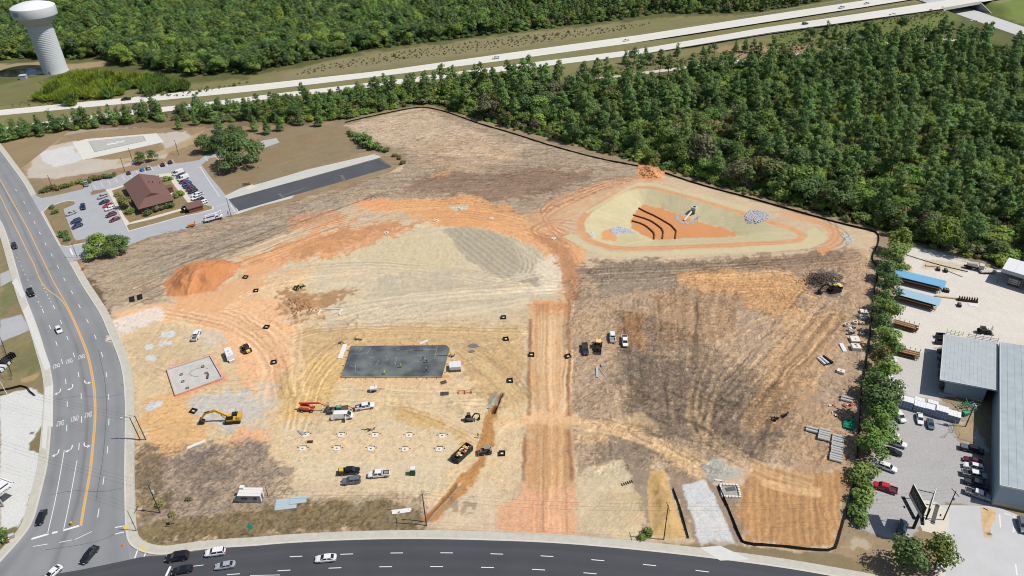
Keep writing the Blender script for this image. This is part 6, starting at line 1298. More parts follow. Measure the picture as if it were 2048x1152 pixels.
# flatbed trailer and its load
a, b = P(652, 826), P(706, 820); t = thing('flatbed_trailer', 'dark flatbed trailer hitched to the white crew pickup', 'trailer', ((a + b) / 2).to_tuple()[:2] + (0,), rzof(a, b)); t.location.z = ZI(t.location.x, t.location.y)
for k in range(9): bx((-.4, -1.0 + k * .25, .92), (6.2, .23, .08)).build('deck_plank', C('deck_brown', 106, 82, 74, noise=.15), t)
for y in (-1.15, 1.15): bx((-.4, y, .98), (6.3, .08, .25)).build('side_rail', blk, t)
MB().tube([(2.7, -1, .8), (4.2, 0, .7), (2.7, 1, .8)], .09, 4).build('drawbar', blk, t)
for x in (-1.2, -.3):
    for y in (-1.25, 1.25): cy((x, y - .13, .4), (x, y + .13, .4), .4, n=12).build('wheel', tyre_m, t)
tl = t
grn = C('pump_green', 70, 150, 120, rough=.5)
p = P(686, 822); t = thing('green_compressor', 'green compressor unit loaded on the flatbed trailer', 'compressor', (p.x - 1, p.y, tl.location.z + .97), tl.rotation_euler.z)
bx((0, 0, .5), (1.5, 1.3, .9)).build('housing', grn, t); bx((0, 0, 1.0), (1.1, .9, .14)).build('lid', C('pump_pale', 120, 190, 160), t); cy((.5, .3, 1), (.5, .3, 1.5), .07, n=6).build('exhaust', blk, t)
p = P(664, 824); t = thing('power_trowel', 'dark power trowel with tangled handles at the tail of the flatbed trailer', 'power trowel', (p.x, p.y, tl.location.z + .97), .4)
MB().tube([(.8 * cos(k * .63), .8 * sin(k * .63), .2) for k in range(11)], .06, 4).build('guard_ring', C('trowel_green', 90, 140, 110), t); cy((0, 0, .15), (0, 0, .8), .28, n=8).build('motor', blk, t); MB().tube([(0, 0, .6), (1.0, .3, 1.3), (1.5, .4, 1.35)], .05, 4).build('handle', steel, t)
for k in range(4): bx((.4 * cos(k * 1.57), .4 * sin(k * 1.57), .08), (.75, .16, .05), k * 1.57).build('blade', steel, t)
# white box trailer at the west pad
a, b = P(465, 727), P(455, 703); t = thing('box_trailer', 'white box trailer parked beside the sunken west pad', 'trailer', ((a + b) / 2).to_tuple()[:2] + (0,), rzof(a, b)); t.location.z = ZI(t.location.x, t.location.y)
MB().loft([[(-2.4, -1.15, .55), (2.4, -1.15, .55), (2.6, 0, .55), (2.4, 1.15, .55), (-2.4, 1.15, .55)], [(-2.4, -1.15, 2.3), (2.4, -1.15, 2.3), (2.7, 0, 2.3), (2.4, 1.15, 2.3), (-2.4, 1.15, 2.3)], [(-2.3, -1.0, 2.5), (2.3, -1.0, 2.5), (2.5, 0, 2.5), (2.3, 1.0, 2.5), (-2.3, 1.0, 2.5)]]).build('box_body', paint('white'), t)
for x in (-.6, .4):
    for y in (-1.15, 1.15): cy((x, y - .1, .36), (x, y + .1, .36), .36, n=12).build('wheel', tyre_m, t)
bx((.2, 0, 2.56), (.6, .5, .12)).build('roof_vent', C('vent_grey', 196, 196, 196), t); bx((-1.6, -.2, 2.56), (.9, .7, .1)).build('roof_hatch', C('vent_pale', 224, 222, 214), t); MB().tube([(2.5, -.5, .55), (3.6, 0, .5), (2.5, .5, .55)], .06, 4).build('drawbar', blk, t)
for k, (x, y) in enumerate(((-2.9, .3), (-2.8, -.6))):
    s_ = thing('white_crate', 'white crate behind the box trailer, %s one' % ('left', 'right')[k], 'crate', tuple(t.location + Vector((x * cos(t.rotation_euler.z) - y * sin(t.rotation_euler.z), x * sin(t.rotation_euler.z) + y * cos(t.rotation_euler.z), 0))), .4)
    bx((0, 0, .35), (.8, .7, .7)).build('crate_body', C('crate_white', 232, 230, 224), s_); bx((0, 0, .73), (.86, .76, .06)).build('lid', paint('white'), s_)
# generator trailer
a, b = P(740, 783), P(756, 781); t = thing('generator_trailer', 'small white generator trailer with long drawbar', 'generator', ((a + b) / 2).to_tuple()[:2] + (0,), rzof(a, b)); t.location.z = ZI(t.location.x, t.location.y)
MB().loft([[(-1.1, -.7, .5), (1, -.7, .5), (1, .7, .5), (-1.1, .7, .5)], [(-1.1, -.7, 1.5), (1, -.7, 1.5), (1, .7, 1.5), (-1.1, .7, 1.5)], [(-1, -.6, 1.6), (.9, -.6, 1.6), (.9, .6, 1.6), (-1, .6, 1.6)]]).build('housing', paint('white'), t); bx((0, -.72, .75), (1.8, .04, .3)).build('grille', C('gen_red', 120, 60, 50), t)
cy((.4, .2, 1.6), (.4, .2, 1.85), .1, n=6).build('exhaust', blk, t); MB().tube([(1, -.5, .5), (2.6, 0, .45), (3.6, .1, .4)], .06, 4).build('drawbar', org, t); MB().tube([(1, .5, .5), (2.6, 0, .45)], .06, 4).build('drawbar', org, t)
for y in (-.8, .8): cy((-.2, y - .1, .33), (-.2, y + .1, .33), .33, n=12).build('wheel', tyre_m, t)
# bucket truck and chipper at the lane
a, b = P(408, 446), P(445, 436); t = thing('bucket_truck', 'white bucket truck with folded boom parked on the lane', 'utility truck', ((a + b) / 2).to_tuple()[:2] + (.05,), rzof(a, b))
bx((0, 0, .95), (7.6, 1.0, .3)).build('chassis', blk, t); MB().loft([[(1.2, -1.1, 1.1), (3.1, -1.1, 1.1), (3.1, 1.1, 1.1), (1.2, 1.1, 1.1)], [(1.2, -1.05, 2.5), (2.6, -1.05, 2.5), (2.6, 1.05, 2.5), (1.2, 1.05, 2.5)]]).build('cab', paint('white'), t)
MB().loft([[(3.0, -1.0, .8), (4.4, -.9, .8), (4.4, .9, .8), (3.0, 1.0, .8)], [(3.0, -1.0, 1.75), (4.3, -.85, 1.6), (4.3, .85, 1.6), (3.0, 1.0, 1.75)]]).build('bonnet', paint('white'), t)
MB().add([(3.06, -.95, 1.75), (3.06, .95, 1.75), (2.66, .95, 2.42), (2.66, -.95, 2.42)], [(0, 1, 2, 3)]).build('windscreen', glass_m, t)
for y in (-1.12, 1.12): bx((1.9, y, 2.0), (.9, .04, .6)).build('side_window', glass_m, t); bx((-1.4, y * .87, 1.5), (4.6, .35, .9)).build('tool_locker', paint('white'), t)
bx((-1.4, 0, 1.2), (4.6, 1.3, .1)).build('deck', bed_m, t); cy((-2.9, 0, 1.2), (-2.9, 0, 2.8), .3, n=10).build('turret', paint('white'), t); MB().tube([(-3.2, .1, 3.0), (3.6, .1, 3.3)], .22, 6).build('boom', paint('white'), t); bx((3.9, .2, 3.2), (.8, .8, 1.0)).build('basket', paint('white'), t)
for x in (-2.2, 3.4):
    for y in (-1, 1): o = cy((x, y - .18, .52), (x, y + .18, .52), .52, n=14).build('wheel', tyre_m, t); cy((x, y * 1.19 - .02, .52), (x, y * 1.19 + .02, .52), .26, n=10).build('rim', rim_m, o)
p = P(386, 453); t = thing('wood_chipper', 'orange wood chipper on the lane edge behind the bucket truck', 'chipper', (p.x, p.y, .05), rzof(a, b))
co_ = C('chipper_orange', 232, 150, 86); MB().loft([[(-1.9, -.5, .6), (1.2, -.5, .6), (1.2, .5, .6), (-1.9, .5, .6)], [(-2.1, -.8, 1.5), (1.2, -.6, 1.4), (1.2, .6, 1.4), (-2.1, .8, 1.5)]]).build('hopper', co_, t); cy((1.0, 0, 1.3), (1.4, 0, 2.3), .22, n=8).build('chute', co_, t); MB().tube([(1.2, 0, .5), (3.2, 0, .45)], .07, 4).build('drawbar', blk, t)
for y in (-.8, .8): cy((-.3, y - .12, .36), (-.3, y + .12, .36), .36, n=12).build('wheel', tyre_m, t)
# yard: mixer truck and trailer by the shed
p = P(1946, 538); t = thing('yard_truck', 'dusty white truck with round tank near the open shed', 'truck', p, -.5)
bx((0, 0, .8), (6.5, 1.0, .3)).build('chassis', blk, t); bx((2.4, 0, 1.7), (1.6, 2.1, 1.7)).build('cab', C('dusty_white', 216, 212, 206), t); cy((-2.4, 0, 1.9), (1.0, 0, 2.0), .75, 1.05, 14).build('tank', C('dusty_white', 216, 212, 206), t)
bx((3.22, 0, 2.0), (.04, 1.8, .7)).build('windscreen', glass_m, t)
for x in (-2, -1, 2.3):
    for y in (-.95, .95): cy((x, y - .18, .5), (x, y + .18, .5), .5, n=12).build('wheel', tyre_m, t)
a, b = P(1956, 546), P(1990, 546); t = thing('yard_trailer', 'low pale trailer loaded with pipes beside the dusty truck', 'trailer', (a + b) / 2, rzof(a, b))
bx((0, 0, .6), (5, 1.8, .2)).build('deck', C('trailer_grey', 170, 166, 160), t); 
for k in range(5): cy((-2.2, -.6 + k * .3, .84), (3.2, -.6 + k * .3, .84), .13, n=7).build('pipe', pale, t)
for x in (-1, .2):
    for y in (-.9, .9): cy((x, y - .12, .36), (x, y + .12, .36), .36, n=10).build('wheel', tyre_m, t)
# ---------------------------------------------------------------- site objects
def at(px, py): p = P(px, py); return Vector((p.x, p.y, ZI(p.x, p.y)))
whc = C('white_concrete', 240, 234, 220, noise=.05, scale=2); pvc = C('pvc', 244, 244, 242, rough=.4); galvs = C('galvanised_sheet', 206, 222, 228, rough=.4, metal=.2); timb = C('pale_timber', 232, 206, 150, noise=.1, scale=2)
# rip-rap
riprap('bed of grey rip-rap on the basin slope at the end of the yellow blanket', [(1488, 434), (1500, 421), (1520, 421), (1541, 430), (1533, 440), (1515, 445), (1495, 441)], 420, 0, .25, .55, rock)
riprap('bed of grey rip-rap inside the basin by the orange floor', [(1218, 458), (1240, 450), (1262, 453), (1275, 460), (1250, 463), (1228, 470)], 380, -2.0, .25, .5, rock)
riprap('small patch of pale rip-rap at the left tip of the basin', [(1176, 468), (1186, 465), (1195, 471), (1188, 477), (1180, 474)], 90, -.5, .2, .45, C('riprap_pale', 214, 216, 214, noise=.2, scale=1.5))
riprap('patch of pale rip-rap between the basin and the tree row', [(1680, 470), (1697, 469), (1710, 479), (1695, 488), (1690, 478)], 150, 0, .2, .5, C('riprap_pale', 214, 216, 214))
pl = [(1352, 430), (1350, 437), (1356, 444), (1370, 449), (1386, 448), (1396, 441), (1398, 437), (1393, 436), (1384, 444), (1370, 445), (1358, 440), (1356, 432)]
riprap('curved ring of grey stones round the outlet pipe in the basin', pl, 170, BD, .18, .4, rock)
riprap('heap of brown clods by the small roller', [(575, 600), (610, 596), (640, 620), (590, 640)], 160, 0, .15, .5, C('clod_tan', 168, 122, 82, noise=.3))
riprap('clods on the orange pile at the wood edge', [(1280, 336), (1325, 337), (1322, 358), (1278, 356)], 200, 0, .2, .6, C('clod_orange', 226, 164, 112, noise=.3))
# drainage inlets with dark fabric frames
KI = 'drain inlets in dark frames'
inl = [(491, 555, 'by the east foot of the orange mound'), (512, 582, 'between the mound and the small roller'), (533, 655, 'in the orange traffic ground'), (548, 725, 'beside the yellow loader'), (387, 823, 'left of the big excavator bucket'), (1007, 636, 'highest beside the haul road'), (1012, 679, 'second down beside the haul road'), (1063, 711, 'at the left edge of the haul road'), (1136, 714, 'at the right edge of the haul road'), (1020, 762, 'third down beside the haul road'), (1004, 908, 'beside the trench spoil')]
fabm = C('inlet_fabric', 42, 34, 30, rough=.9)
t0 = None
for x, y, w in inl:
    p = at(x, y)
    if t0 is None:
        t0 = thing('drain_inlet', '', 'drain inlet', (0, 0, 0), 0, KI)
        for k, (c, s_) in enumerate((((0, 1.0, .3), (2.1, .1, .65)), ((0, -1.0, .3), (2.1, .1, .65)), ((1.0, 0, .3), (.1, 1.9, .65)), ((-1.0, 0, .3), (.1, 1.9, .65)))): bx(c, s_).build('frame_side', fabm, t0)
        bx((0, 0, .06), (1.9, 1.9, .1)).build('inlet_floor', C('inlet_dark', 62, 50, 42), t0); bx((0, 0, .2), (.8, .55, .25)).build('inlet_box', whc, t0)
        for c in ((1, 1), (-1, 1), (1, -1), (-1, -1)): bx((*c, .4), (.1, .1, .9)).build('stake', stake, t0)
        o = t0
    else: o = copy_tree(t0)
    o.scale = (.85, .85, .85); o.location = p; o.rotation_euler.z = RU(-.3, .35); o['label'] = 'drain inlet in a dark fabric frame ' + w
for x, y, w in ((783 - 10, 466, 'in the brown band left of the furrows'), (873, 442, 'small one in the orange band'), (983, 437, 'white one in the orange band'), (922, 417, 'in the pale round patch of the orange band'), (1107, 477, 'by the loop of tracks left of the basin')):
    t = thing('manhole', 'pale manhole cover slab ' + w, 'manhole', at(x, y), RU(.2, .9), 'pale manhole slabs'); bx((0, 0, .12), (1.7, 1.7, .25)).build('slab', whc, t); cy((0, 0, .24), (0, 0, .3), .38, n=10).build('cover', C('cover_dark', 92, 86, 78), t)
# long black grates by the gravel entrance
for x, y, w in ((264, 599, 'left'), (280, 595, 'right')):
    t = thing('black_grate', 'long black slotted grate lying on the bare ground, the %s of two' % w, 'grate', at(x, y), wang((264, 599), (262, 588)), 'black grates')
    for y_ in (-.8, .8): bx((0, y_, .2), (3.6, .15, .3)).build('edge', blackm, t)
    for k in range(12): bx((-1.7 + k * .31, 0, .18), (.2, 1.5, .22)).build('slat', blackm, t)
# footings
FT = [(611, 870), (682, 870.5), (749.5, 870.5), (817.5, 871), (884, 872), (605, 897.5), (673.5, 897.5), (741.5, 898), (809.5, 899.5), (878.5, 899)]
t0 = None
for k, (x, y) in enumerate(FT):
    if t0 is None:
        t0 = thing('footing', '', 'footing', (0, 0, 0), 0, 'canopy footings in two rows'); MB().prism([(-.85, -.75), (-.2, -.95), (.8, -.8), (.95, .1), (.75, .8), (-.8, .75)], 0, .22).build('pad', whc, t0); bx((.05, -.05, .25), (.5, .35, .1)).build('anchor_plate', C('anchor_dark', 108, 100, 92), t0)
        bx((.1, .95, .12), (1.7, .16, .3)).build('form_board', C('board_brown', 86, 70, 54), t0)
        for x_ in (-1.4, 1.5): bx((x_, .35, .15), (.3, .12, .3)).build('stake', C('stake_dark', 62, 52, 44), t0)
        o = t0
    else: o = copy_tree(t0)
    o.location = at(x, y); o.rotation_euler.z = RU(-.15, .15); o['label'] = 'white footing pad with form board, %s of the %s row counted from the west' % (('first', 'second', 'third', 'fourth', 'fifth')[k % 5], 'rear' if k < 5 else 'front')
t = thing('bare_pit', 'dark open pit with a board beside the front row of footings', 'pit', at(620, 884), 0); bx((0, 0, .05), (1.7, 1.1, .1)).build('pit_floor', C('pit_dark', 70, 44, 26), t); bx((1.0, 0, .2), (.12, 1.2, .3)).build('form_board', timb, t); bx((-.9, 0, .2), (.1, 1.2, .3)).build('form_board', timb, t)
# the dark wet slab of the shop with forms, pipes and workers
SL = PV([(702, 694), (893, 692.5), (899, 700), (893, 720), (884, 755), (683, 755)])
o_ = SL.mean(0); t = thing('wet_slab', 'dark freshly poured concrete slab held in timber forms', 'concrete slab', (o_[0], o_[1], .12)); q = [tuple(a - o_) for a in SL]
slabm = bpy.data.materials.new('wet_concrete'); slabm.use_nodes = True; n_ = slabm.node_tree.nodes; l_ = slabm.node_tree.links
ge = n_.new('ShaderNodeNewGeometry'); tx = n_.new('ShaderNodeTexNoise'); tx.inputs['Scale'].default_value = .16; tx.inputs['Detail'].default_value = 6; cr_p = n_.new('ShaderNodeValToRGB')
cr_p.color_ramp.elements[0].position = .36; cr_p.color_ramp.elements[0].color = (*A(78, 83, 88), 1); cr_p.color_ramp.elements[1].position = .62; cr_p.color_ramp.elements[1].color = (*A(122, 128, 124), 1)
l_.new(ge.outputs['Position'], tx.inputs['Vector']); l_.new(tx.outputs[0], cr_p.inputs[0]); l_.new(cr_p.outputs[0], n_['Principled BSDF'].inputs['Base Color']); n_['Principled BSDF'].inputs['Roughness'].default_value = .6
MB().prism(q, 0, .2).build('slab', slabm, t)
for i in range(6):
    a, b = Vector((*q[i], 0)), Vector((*q[(i + 1) % 6], 0)); d = b - a; L = d.length; m_ = max(1, int(L / 3.2)); nn = Vector((d.y, -d.x, 0)).normalized()
    for k in range(m_):
        c = a.lerp(b, (k + .5) / m_) * 1.0; c = c + nn * (.16 if nn.dot(c) > 0 else -.16)
        bx((c.x, c.y, .12), (L / m_ - .06, .12, .34), math.atan2(d.y, d.x)).build('form_board', timb if k % 3 else C('form_yellow', 222, 182, 96), t)
        s_ = nn if nn.dot(c) > 0 else -nn
        bx(tuple(c + s_ * .35 + Vector((0, 0, .1))), (.12, .8, .1), math.atan2(d.y, d.x) + RU(-.2, .2)).build('brace', C('brace_grey', 128, 108, 84), t)
lm = C('laitance', 158, 164, 166, rough=.8); zt = .206
for (x, y, l, a) in ((722, 700, 5, 1.35), (738, 703, 6.5, 1.3), (709, 709.5, 5, 0), (719.5, 709.5, 5, 0), (755, 727, 5, 1.3), (792, 724, 6.5, 1.6), (704, 733, 4, -.5), (711, 737, 6, 1.7), (718, 747, 5, -.5), (815, 702, 3, .2), (745, 716, 2, .9), (774, 722, 2.5, 1.2), (795, 701, 3, .3), (786, 728, 3, .5), (840, 712, 9, 0), (846, 701, 16, 0), (872, 706, 12, 1.5)):
    c = P(x, y); bx((c.x - o_[0], c.y - o_[1], .21), (l * .55, .13, .02), a).build('trowel_mark', lm, t)
for x, y in ((738, 730), (747, 743), (745, 712), (771, 716)): c = P(x, y); cy((c.x - o_[0], c.y - o_[1], .2), (c.x - o_[0], c.y - o_[1], .5), .2, n=8).build('pipe_stub', C('stub_grey', 150, 150, 150), t)
for x, y, L, a in ((838, 702, 3.0, 0), (885, 713, 3.5, 0)): c = P(x, y); bx((c.x - o_[0], c.y - o_[1], .26), (L, .2, .12), a).build('screed_bar', C('screed', 60, 62, 64), t)
# people -------------------------------------------------------
def person(label, px, py, hat, vest, legs, bend=.0, az=0.0, arms=(.5, .6), step=.25, base=None, z=0.0):
    p = at(px, py) + Vector((0, 0, z)); s_ = sin(bend); c_ = cos(bend)
    def up(h): return (s_ * (h - .92), 0, .92 + (h - .92) * c_)
    J = {'hip': (0, 0, .92), 'chest': up(1.32), 'neck': up(1.48)}
    v = [(0, 0, .92), up(1.12), up(1.36), up(1.5), up(1.58)]; r = [.16, .15, .17, .07, .06]; e = [(0, 1), (1, 2), (2, 3), (3, 4)]
    def chain(root, pts, rs):
        k = root
        for q_, rr in zip(pts, rs): v.append(q_); r.append(rr); e.append((k, len(v) - 1)); k = len(v) - 1
    for sg in (-1, 1):
        f = step * sg
        chain(0, [(0, sg * .11, .86), (f * .55 + .04, sg * .12, .48), (f, sg * .12, .1), (f + .16, sg * .13, .05)], [.1, .07, .05, .04])
        a = up(1.42); sh = (a[0], sg * .2, a[2]); el = (sh[0] + arms[0] * .3, sg * .27, sh[2] - .27); ha = (el[0] + arms[1] * .27, sg * .22, el[2] - .2)
        chain(2, [sh, el, ha, (ha[0] + .07, sg * .2, ha[2] - .06)], [.075, .05, .04, .035])
    me = bpy.data.meshes.new('person'); me.from_pydata(v, e, []); o = bpy.data.objects.new('person', me); COL.objects.link(o)
    o.modifiers.new('s', 'SKIN'); sv = me.skin_vertices[0].data
    for i, q_ in enumerate(sv): q_.radius = (r[i], r[i])
    sv[0].use_root = True
    o.modifiers.new('d', 'SUBSURF').levels = 1; o.modifiers[1].render_levels = 1
    dg = bpy.context.evaluated_depsgraph_get(); m2 = bpy.data.meshes.new_from_object(o.evaluated_get(dg)); bpy.data.objects.remove(o)
    m2.name = 'person'; m2.materials.clear(); skin = C('skin', 176, 128, 100)
    for mm in (legs, vest, skin): m2.materials.append(mm)
    for f in m2.polygons:
        z_ = f.center.z; f.material_index = 2 if (z_ > up(1.47)[2] - .02 and abs(f.center.y) < .1) or (abs(f.center.y) > .16 and z_ < up(1.12)[2] and z_ > .6 * c_) else (1 if z_ > .93 else 0); f.use_smooth = True
    t = thing('person', label, 'person', p, az)
    put('body', m2, t); h = up(1.68)
    MB().lathe([(0, -.13), (.06, -.12), (.09, -.05), (.1, .03), (.07, .09), (0, .1)], 12).build('head', skin, t, smooth=True).location = h
    hh = MB().lathe([(.155, 0), (.15, .02), (.12, .025), (.115, .07), (.08, .125), (0, .14)], 12).build('hard_hat', hat, t, smooth=True); hh.location = (h[0], h[1], h[2] + .03)
    return t
hv = C('hi_vis', 150, 230, 110); wh_ = C('hat_white', 244, 244, 240); dk = C('work_dark', 44, 46, 50); jean = C('jeans', 66, 74, 92); gr_ = C('hat_green', 170, 236, 130)
person('worker in a green vest standing in the middle of the wet slab', 803, 737, gr_, hv, dk, .35, 3.4, z=.3)
person('worker in a green vest kneeling close over the front form of the slab', 769, 751, gr_, hv, jean, .9, 1.4, z=.3)
person('worker in dark clothes with a white hat at the front right of the slab', 854, 746, wh_, dk, dk, .3, 2.6, z=.3)
person('worker in dark clothes pulling a float on the slab', 846, 722, C('hat_dark', 60, 60, 64), dk, dk, .5, 5.6, z=.3)
person('worker bent low with a pale hat beside the floated strip', 854, 727, wh_, dk, jean, .8, 2.6, z=.3)
person('worker in a green vest behind the rear form of the slab', 855, 691, wh_, hv, jean, .4, 4.2)
person('lone dark figure standing by the trench spoil', 956, 876, C('hat_grey', 120, 118, 116), dk, dk, .2, 1.0)
person('person in dark clothes walking on the lane beside the bucket truck', 457, 430, C('hat_dark', 60, 60, 64), dk, dk, .1, 2.0)
person('worker in yellow vest at the left junction corner', 8, 1088, gr_, hv, dk, .3, .5)
person('worker in orange top crouching at the left junction corner', 17, 1087, wh_, C('hi_orange', 236, 110, 60), jean, .7, .5)
# material round the slab
def boards(label, px, py, L, w_, n, az, m, h=.12, cat='boards', name='board_stack', gap=.03, z=None):
    t = thing(name, label, cat, at(px, py) if z is None else P(px, py, z), az)
    for k in range(n): bx((RU(-.12, .12), (k - (n - 1) / 2) * w_ / n, h / 2 + RU(0, .02)), (L, w_ / n - gap, h), RU(-.01, .01)).build('board', m, t)
    return t
a = wang((680, 716), (690, 690)); boards('bundle of long white pipes lying beside the slab', 685, 703, 7.5, 1.5, 4, a, pvc, .2, 'pipes')
p = at(911, 738); t = thing('wrapped_pallet', 'white plastic wrapped pallet load at the corner of the slab', 'pallet', p, .03)
for k in range(4): bx((-1.35 + k * .9, .1, 1.0 + .06 * (k % 2)), (.88, 3.0, 1.7)).build('wrapped_bale', C('wrap_white', 236, 238, 240, rough=.35), t)
for k in range(5): bx((-1.5 + k * .75, -1.5, .5), (.5, .3, .5)).build('block', C('pallet_dark', 70, 70, 74), t)
bx((0, 0, .08), (3.8, 3.3, .14)).build('pallet_base', timb, t)
boards('short yellow boards on the right form of the slab', 902, 706, 2.4, .5, 3, 1.9, C('form_yellow', 222, 182, 96))
boards('yellow boards stacked at the front corner of the slab', 888, 753, 3, 1.0, 5, 0, C('form_yellow', 222, 182, 96), .2)
boards('white boards behind the slab', 848, 684, 3.2, .8, 3, .6, pvc); boards('white planks by the boom lift track', 393, 889, 5.2, .9, 3, .6, pvc, .2)
boards('pale blue metal sheets stacked near the site cabin', 573, 1008, 5.6, 3.6, 6, .1, galvs, .22); boards('second stack of pale blue sheets with offcuts on it', 597, 1001, 4.4, 2.4, 4, .12, galvs, .25)
for k in range(7): pass
boards('pair of steel rails below the backhoe', 1194, 745, 5, .7, 2, 1.5, galvs, .3); boards('single thin rail leaning away from the steel rails', 1204, 744, 4.6, .2, 1, 1.9, galvs, .15); boards('grey stub of pipe below the backhoe', 1207, 731, 1.8, 1.4, 3, .3, C('stub', 176, 172, 166), .3)
boards('white rods lying on the grass verge by the pole pair', 803, 1022, 5, 1.4, 3, .12, pvc, .08)
boards('white kerb pieces lying at the gravel drive', 1436, 961, 2, .5, 2, -.2, pvc, .2)
boards('green pipes lying beside the trench', 984, 808, 5, .6, 3, 1.15, C('pipe_mint', 150, 190, 176), .2)
t = thing('rebar_cage', 'dark grey pile of rebar mats on the straw ground', 'rebar', at(889, 787), 0); [bx((0, -.9 + k * .2, .1), (2.6, .08, .12)).build('bar', C('rebar', 110, 108, 102), t) for k in range(9)]
t = thing('rebar_cage', 'smaller dark pile of rebar mats just below the slab', 'rebar', at(887, 765), .4); [bx((0, -.7 + k * .2, .1), (2.0, .07, .1)).build('bar', C('rebar', 110, 108, 102), t) for k in range(8)]
t = thing('steel_trestle', 'red steel frame standing in the dug patch right of the slab', 'frame', at(930, 785), .05)
for y_ in (-.6, .6): bx((0, y_, .5), (4.4, .12, .14)).build('rail', C('frame_red', 196, 96, 60), t)
for x_ in (-2, 0, 2): bx((x_, 0, .25), (.12, 1.4, .5)).build('leg', C('frame_red', 196, 96, 60), t)
for lb, x, y, s_ in (('grey patch of spilt concrete at the upper right of the slab', 948, 692, 1.0), ('thin tail of spilt concrete running from the grey patch', 943, 703, .55)):
    q = MB(); n = 14; q.prism([(s_ * RU(1.2, 2.4) * cos(k / n * 6.28), s_ * RU(.8, 1.4) * sin(k / n * 6.28)) for k in range(n)], 0, .15); o = q.build('concrete_spill', C('spill_grey', 120, 122, 122, noise=.1)); o.location = at(x, y); tag(o, lb, 'spill')
for lb, x, y, a in (('tangle of dark rebar on the straw track below the red lift', 739, 859, .3), ('dark red scrap at the upper left of the slab', 683, 687, -.3), ('black hoses left of the wrapped pallet', 903, 714, .2), ('dark wire tangle above the slab', 715, 680, -.2)):
    q = MB()
    for k in range(9): x0_, y0_ = RU(-1, 1), RU(-.5, .5); q.tube([(x0_, y0_, .1), (x0_ + RU(-.9, .9), y0_ + RU(-.5, .5), .35), (x0_ + RU(-1.4, 1.4), y0_ + RU(-.6, .6), .1)], .06, 4)
    o = q.build('scrap_tangle', C('scrap_' + ('red' if 'red' in lb and 'dark red' in lb else 'dark'), *((96, 40, 30) if 'dark red' in lb else (64, 62, 64))), kind='stuff'); o.location = at(x, y); o.rotation_euler.z = a; o['label'] = lb; o['category'] = 'scrap'
t = thing('frame_sections', 'pale steel frame sections leaning on the first rear footing', 'frame', at(602, 866), -.7)
for k in range(3): bx((0, -.3 + k * .3, .25 + k * .05), (3.0, .12, .14), (k - 1) * .12).build('bar', galvs, t)
# sunken west pad
WP = PV([(331, 740), (423, 711), (450, 758), (349, 795)]); o_ = WP.mean(0); t = thing('sunken_pad', 'pale sunken concrete pad with orange clay rim', 'concrete pad', (o_[0], o_[1], .05))
inn = [(WP[i] - o_) * .95 for i in range(4)]; MB().prism([tuple(a) for a in inn], 0, .08).build('pad_floor', C('pad_floor', 206, 203, 196, noise=.14, scale=.5), t)
for i in range(4):
    a, b = inn[i], inn[(i + 1) % 4]; c = (a + b) / 2; d = b - a; L = np.linalg.norm(d); az = math.atan2(d[1], d[0])
    bx((c[0], c[1], .3), (L, .22, .5), az).build('clay_rim', C('clay_rim', 226, 176, 148, noise=.2, scale=1), t); bx((c[0] * .975, c[1] * .975, .32), (L * .97, .2, .5), az).build('pad_wall', C('pad_wall', 206, 202, 194, noise=.08), t)
for x, y in ((363, 750), (366, 764), (406, 734), (413, 747), (375, 777)): c = P(x, y); MB().ring((c.x - o_[0], c.y - o_[1], .08), (c.x - o_[0], c.y - o_[1], .3), .55, .32, 12).build('pipe_ring', C('ring_dark', 110, 106, 100), t)
q = MB(); c = P(400, 745); q.tube([(c.x - o_[0] + 3.2 * cos(k * .4), c.y - o_[1] + 2.2 * sin(k * .4), .14) for k in range(2, 13)], .04, 4); q.build('cable_loop', blackm, t)
bx((4.8, -1.2, .3), (.5, 2.4, .5), .2).build('block_row', C('pad_dark', 92, 88, 84), t)
# small concrete footing outline
t = thing('kerb_frame', 'white three sided concrete kerb in the pale sand', 'kerb frame', at(661, 624), 0)
for c, s_, a in (((0, 1.6, .15), (7.6, .45, .5), 0), ((-3.9, -.1, .15), (.45, 3.2, .5), -.25), ((3.6, -.3, .15), (.45, 3.4, .5), -.1)): bx(c, s_, a).build('kerb_side', whc, t); bx((c[0], c[1] + .34, .2), (s_[0] * .98, s_[1] * .3, .5), a).build('form_board', C('board_brown', 86, 70, 54), t) if a == 0 else None
# skip full of rubble, toilet, cabin
a, b = P(908, 926), P(941, 896); t = thing('rubble_skip', 'long dark green skip heaped with rubble beside the trench', 'skip', ((a + b) / 2).to_tuple()[:2] + (ZI(*((a + b) / 2)[:2]),), rzof(a, b)); L = (b - a).length * .92
gsk = C('skip_green', 46, 66, 56, rough=.6); bx((0, 0, .2), (L, 2.5, .2)).build('floor_plate', gsk, t)
for y_ in (-1.25, 1.25): bx((0, y_, .95), (L, .1, 1.6)).build('side_panel', gsk if y_ < 0 else C('skip_rust', 96, 54, 44), t); [bx((-L / 2 + .5 + k * (L - 1) / 5, y_ * 1.05, .95), (.14, .1, 1.6)).build('side_rib', gsk, t) for k in range(6)]
for x_ in (-L / 2, L / 2): bx((x_, 0, .95), (.1, 2.4, 1.6)).build('end_panel', gsk, t)
for k in range(26):
    c = [(C('rub_tan', 226, 196, 140)), C('rub_white', 236, 232, 224), C('rub_yellow', 236, 190, 90), C('rub_brown', 120, 84, 64), C('rub_red', 196, 80, 50)][k % 5 if k % 7 else 1]
    bx((RU(-L / 2 + .6, L / 2 - .6), RU(-.9, .9), 1.3 + RU(-.2, .3)), (RU(.4, 1.1), RU(.2, .6), RU(.15, .5)), RU(0, 3)).build('rubble_piece', c, t)
t = thing('portable_toilet', 'dark green portable toilet with white roof near the white pickup', 'toilet', at(826, 948), 0)
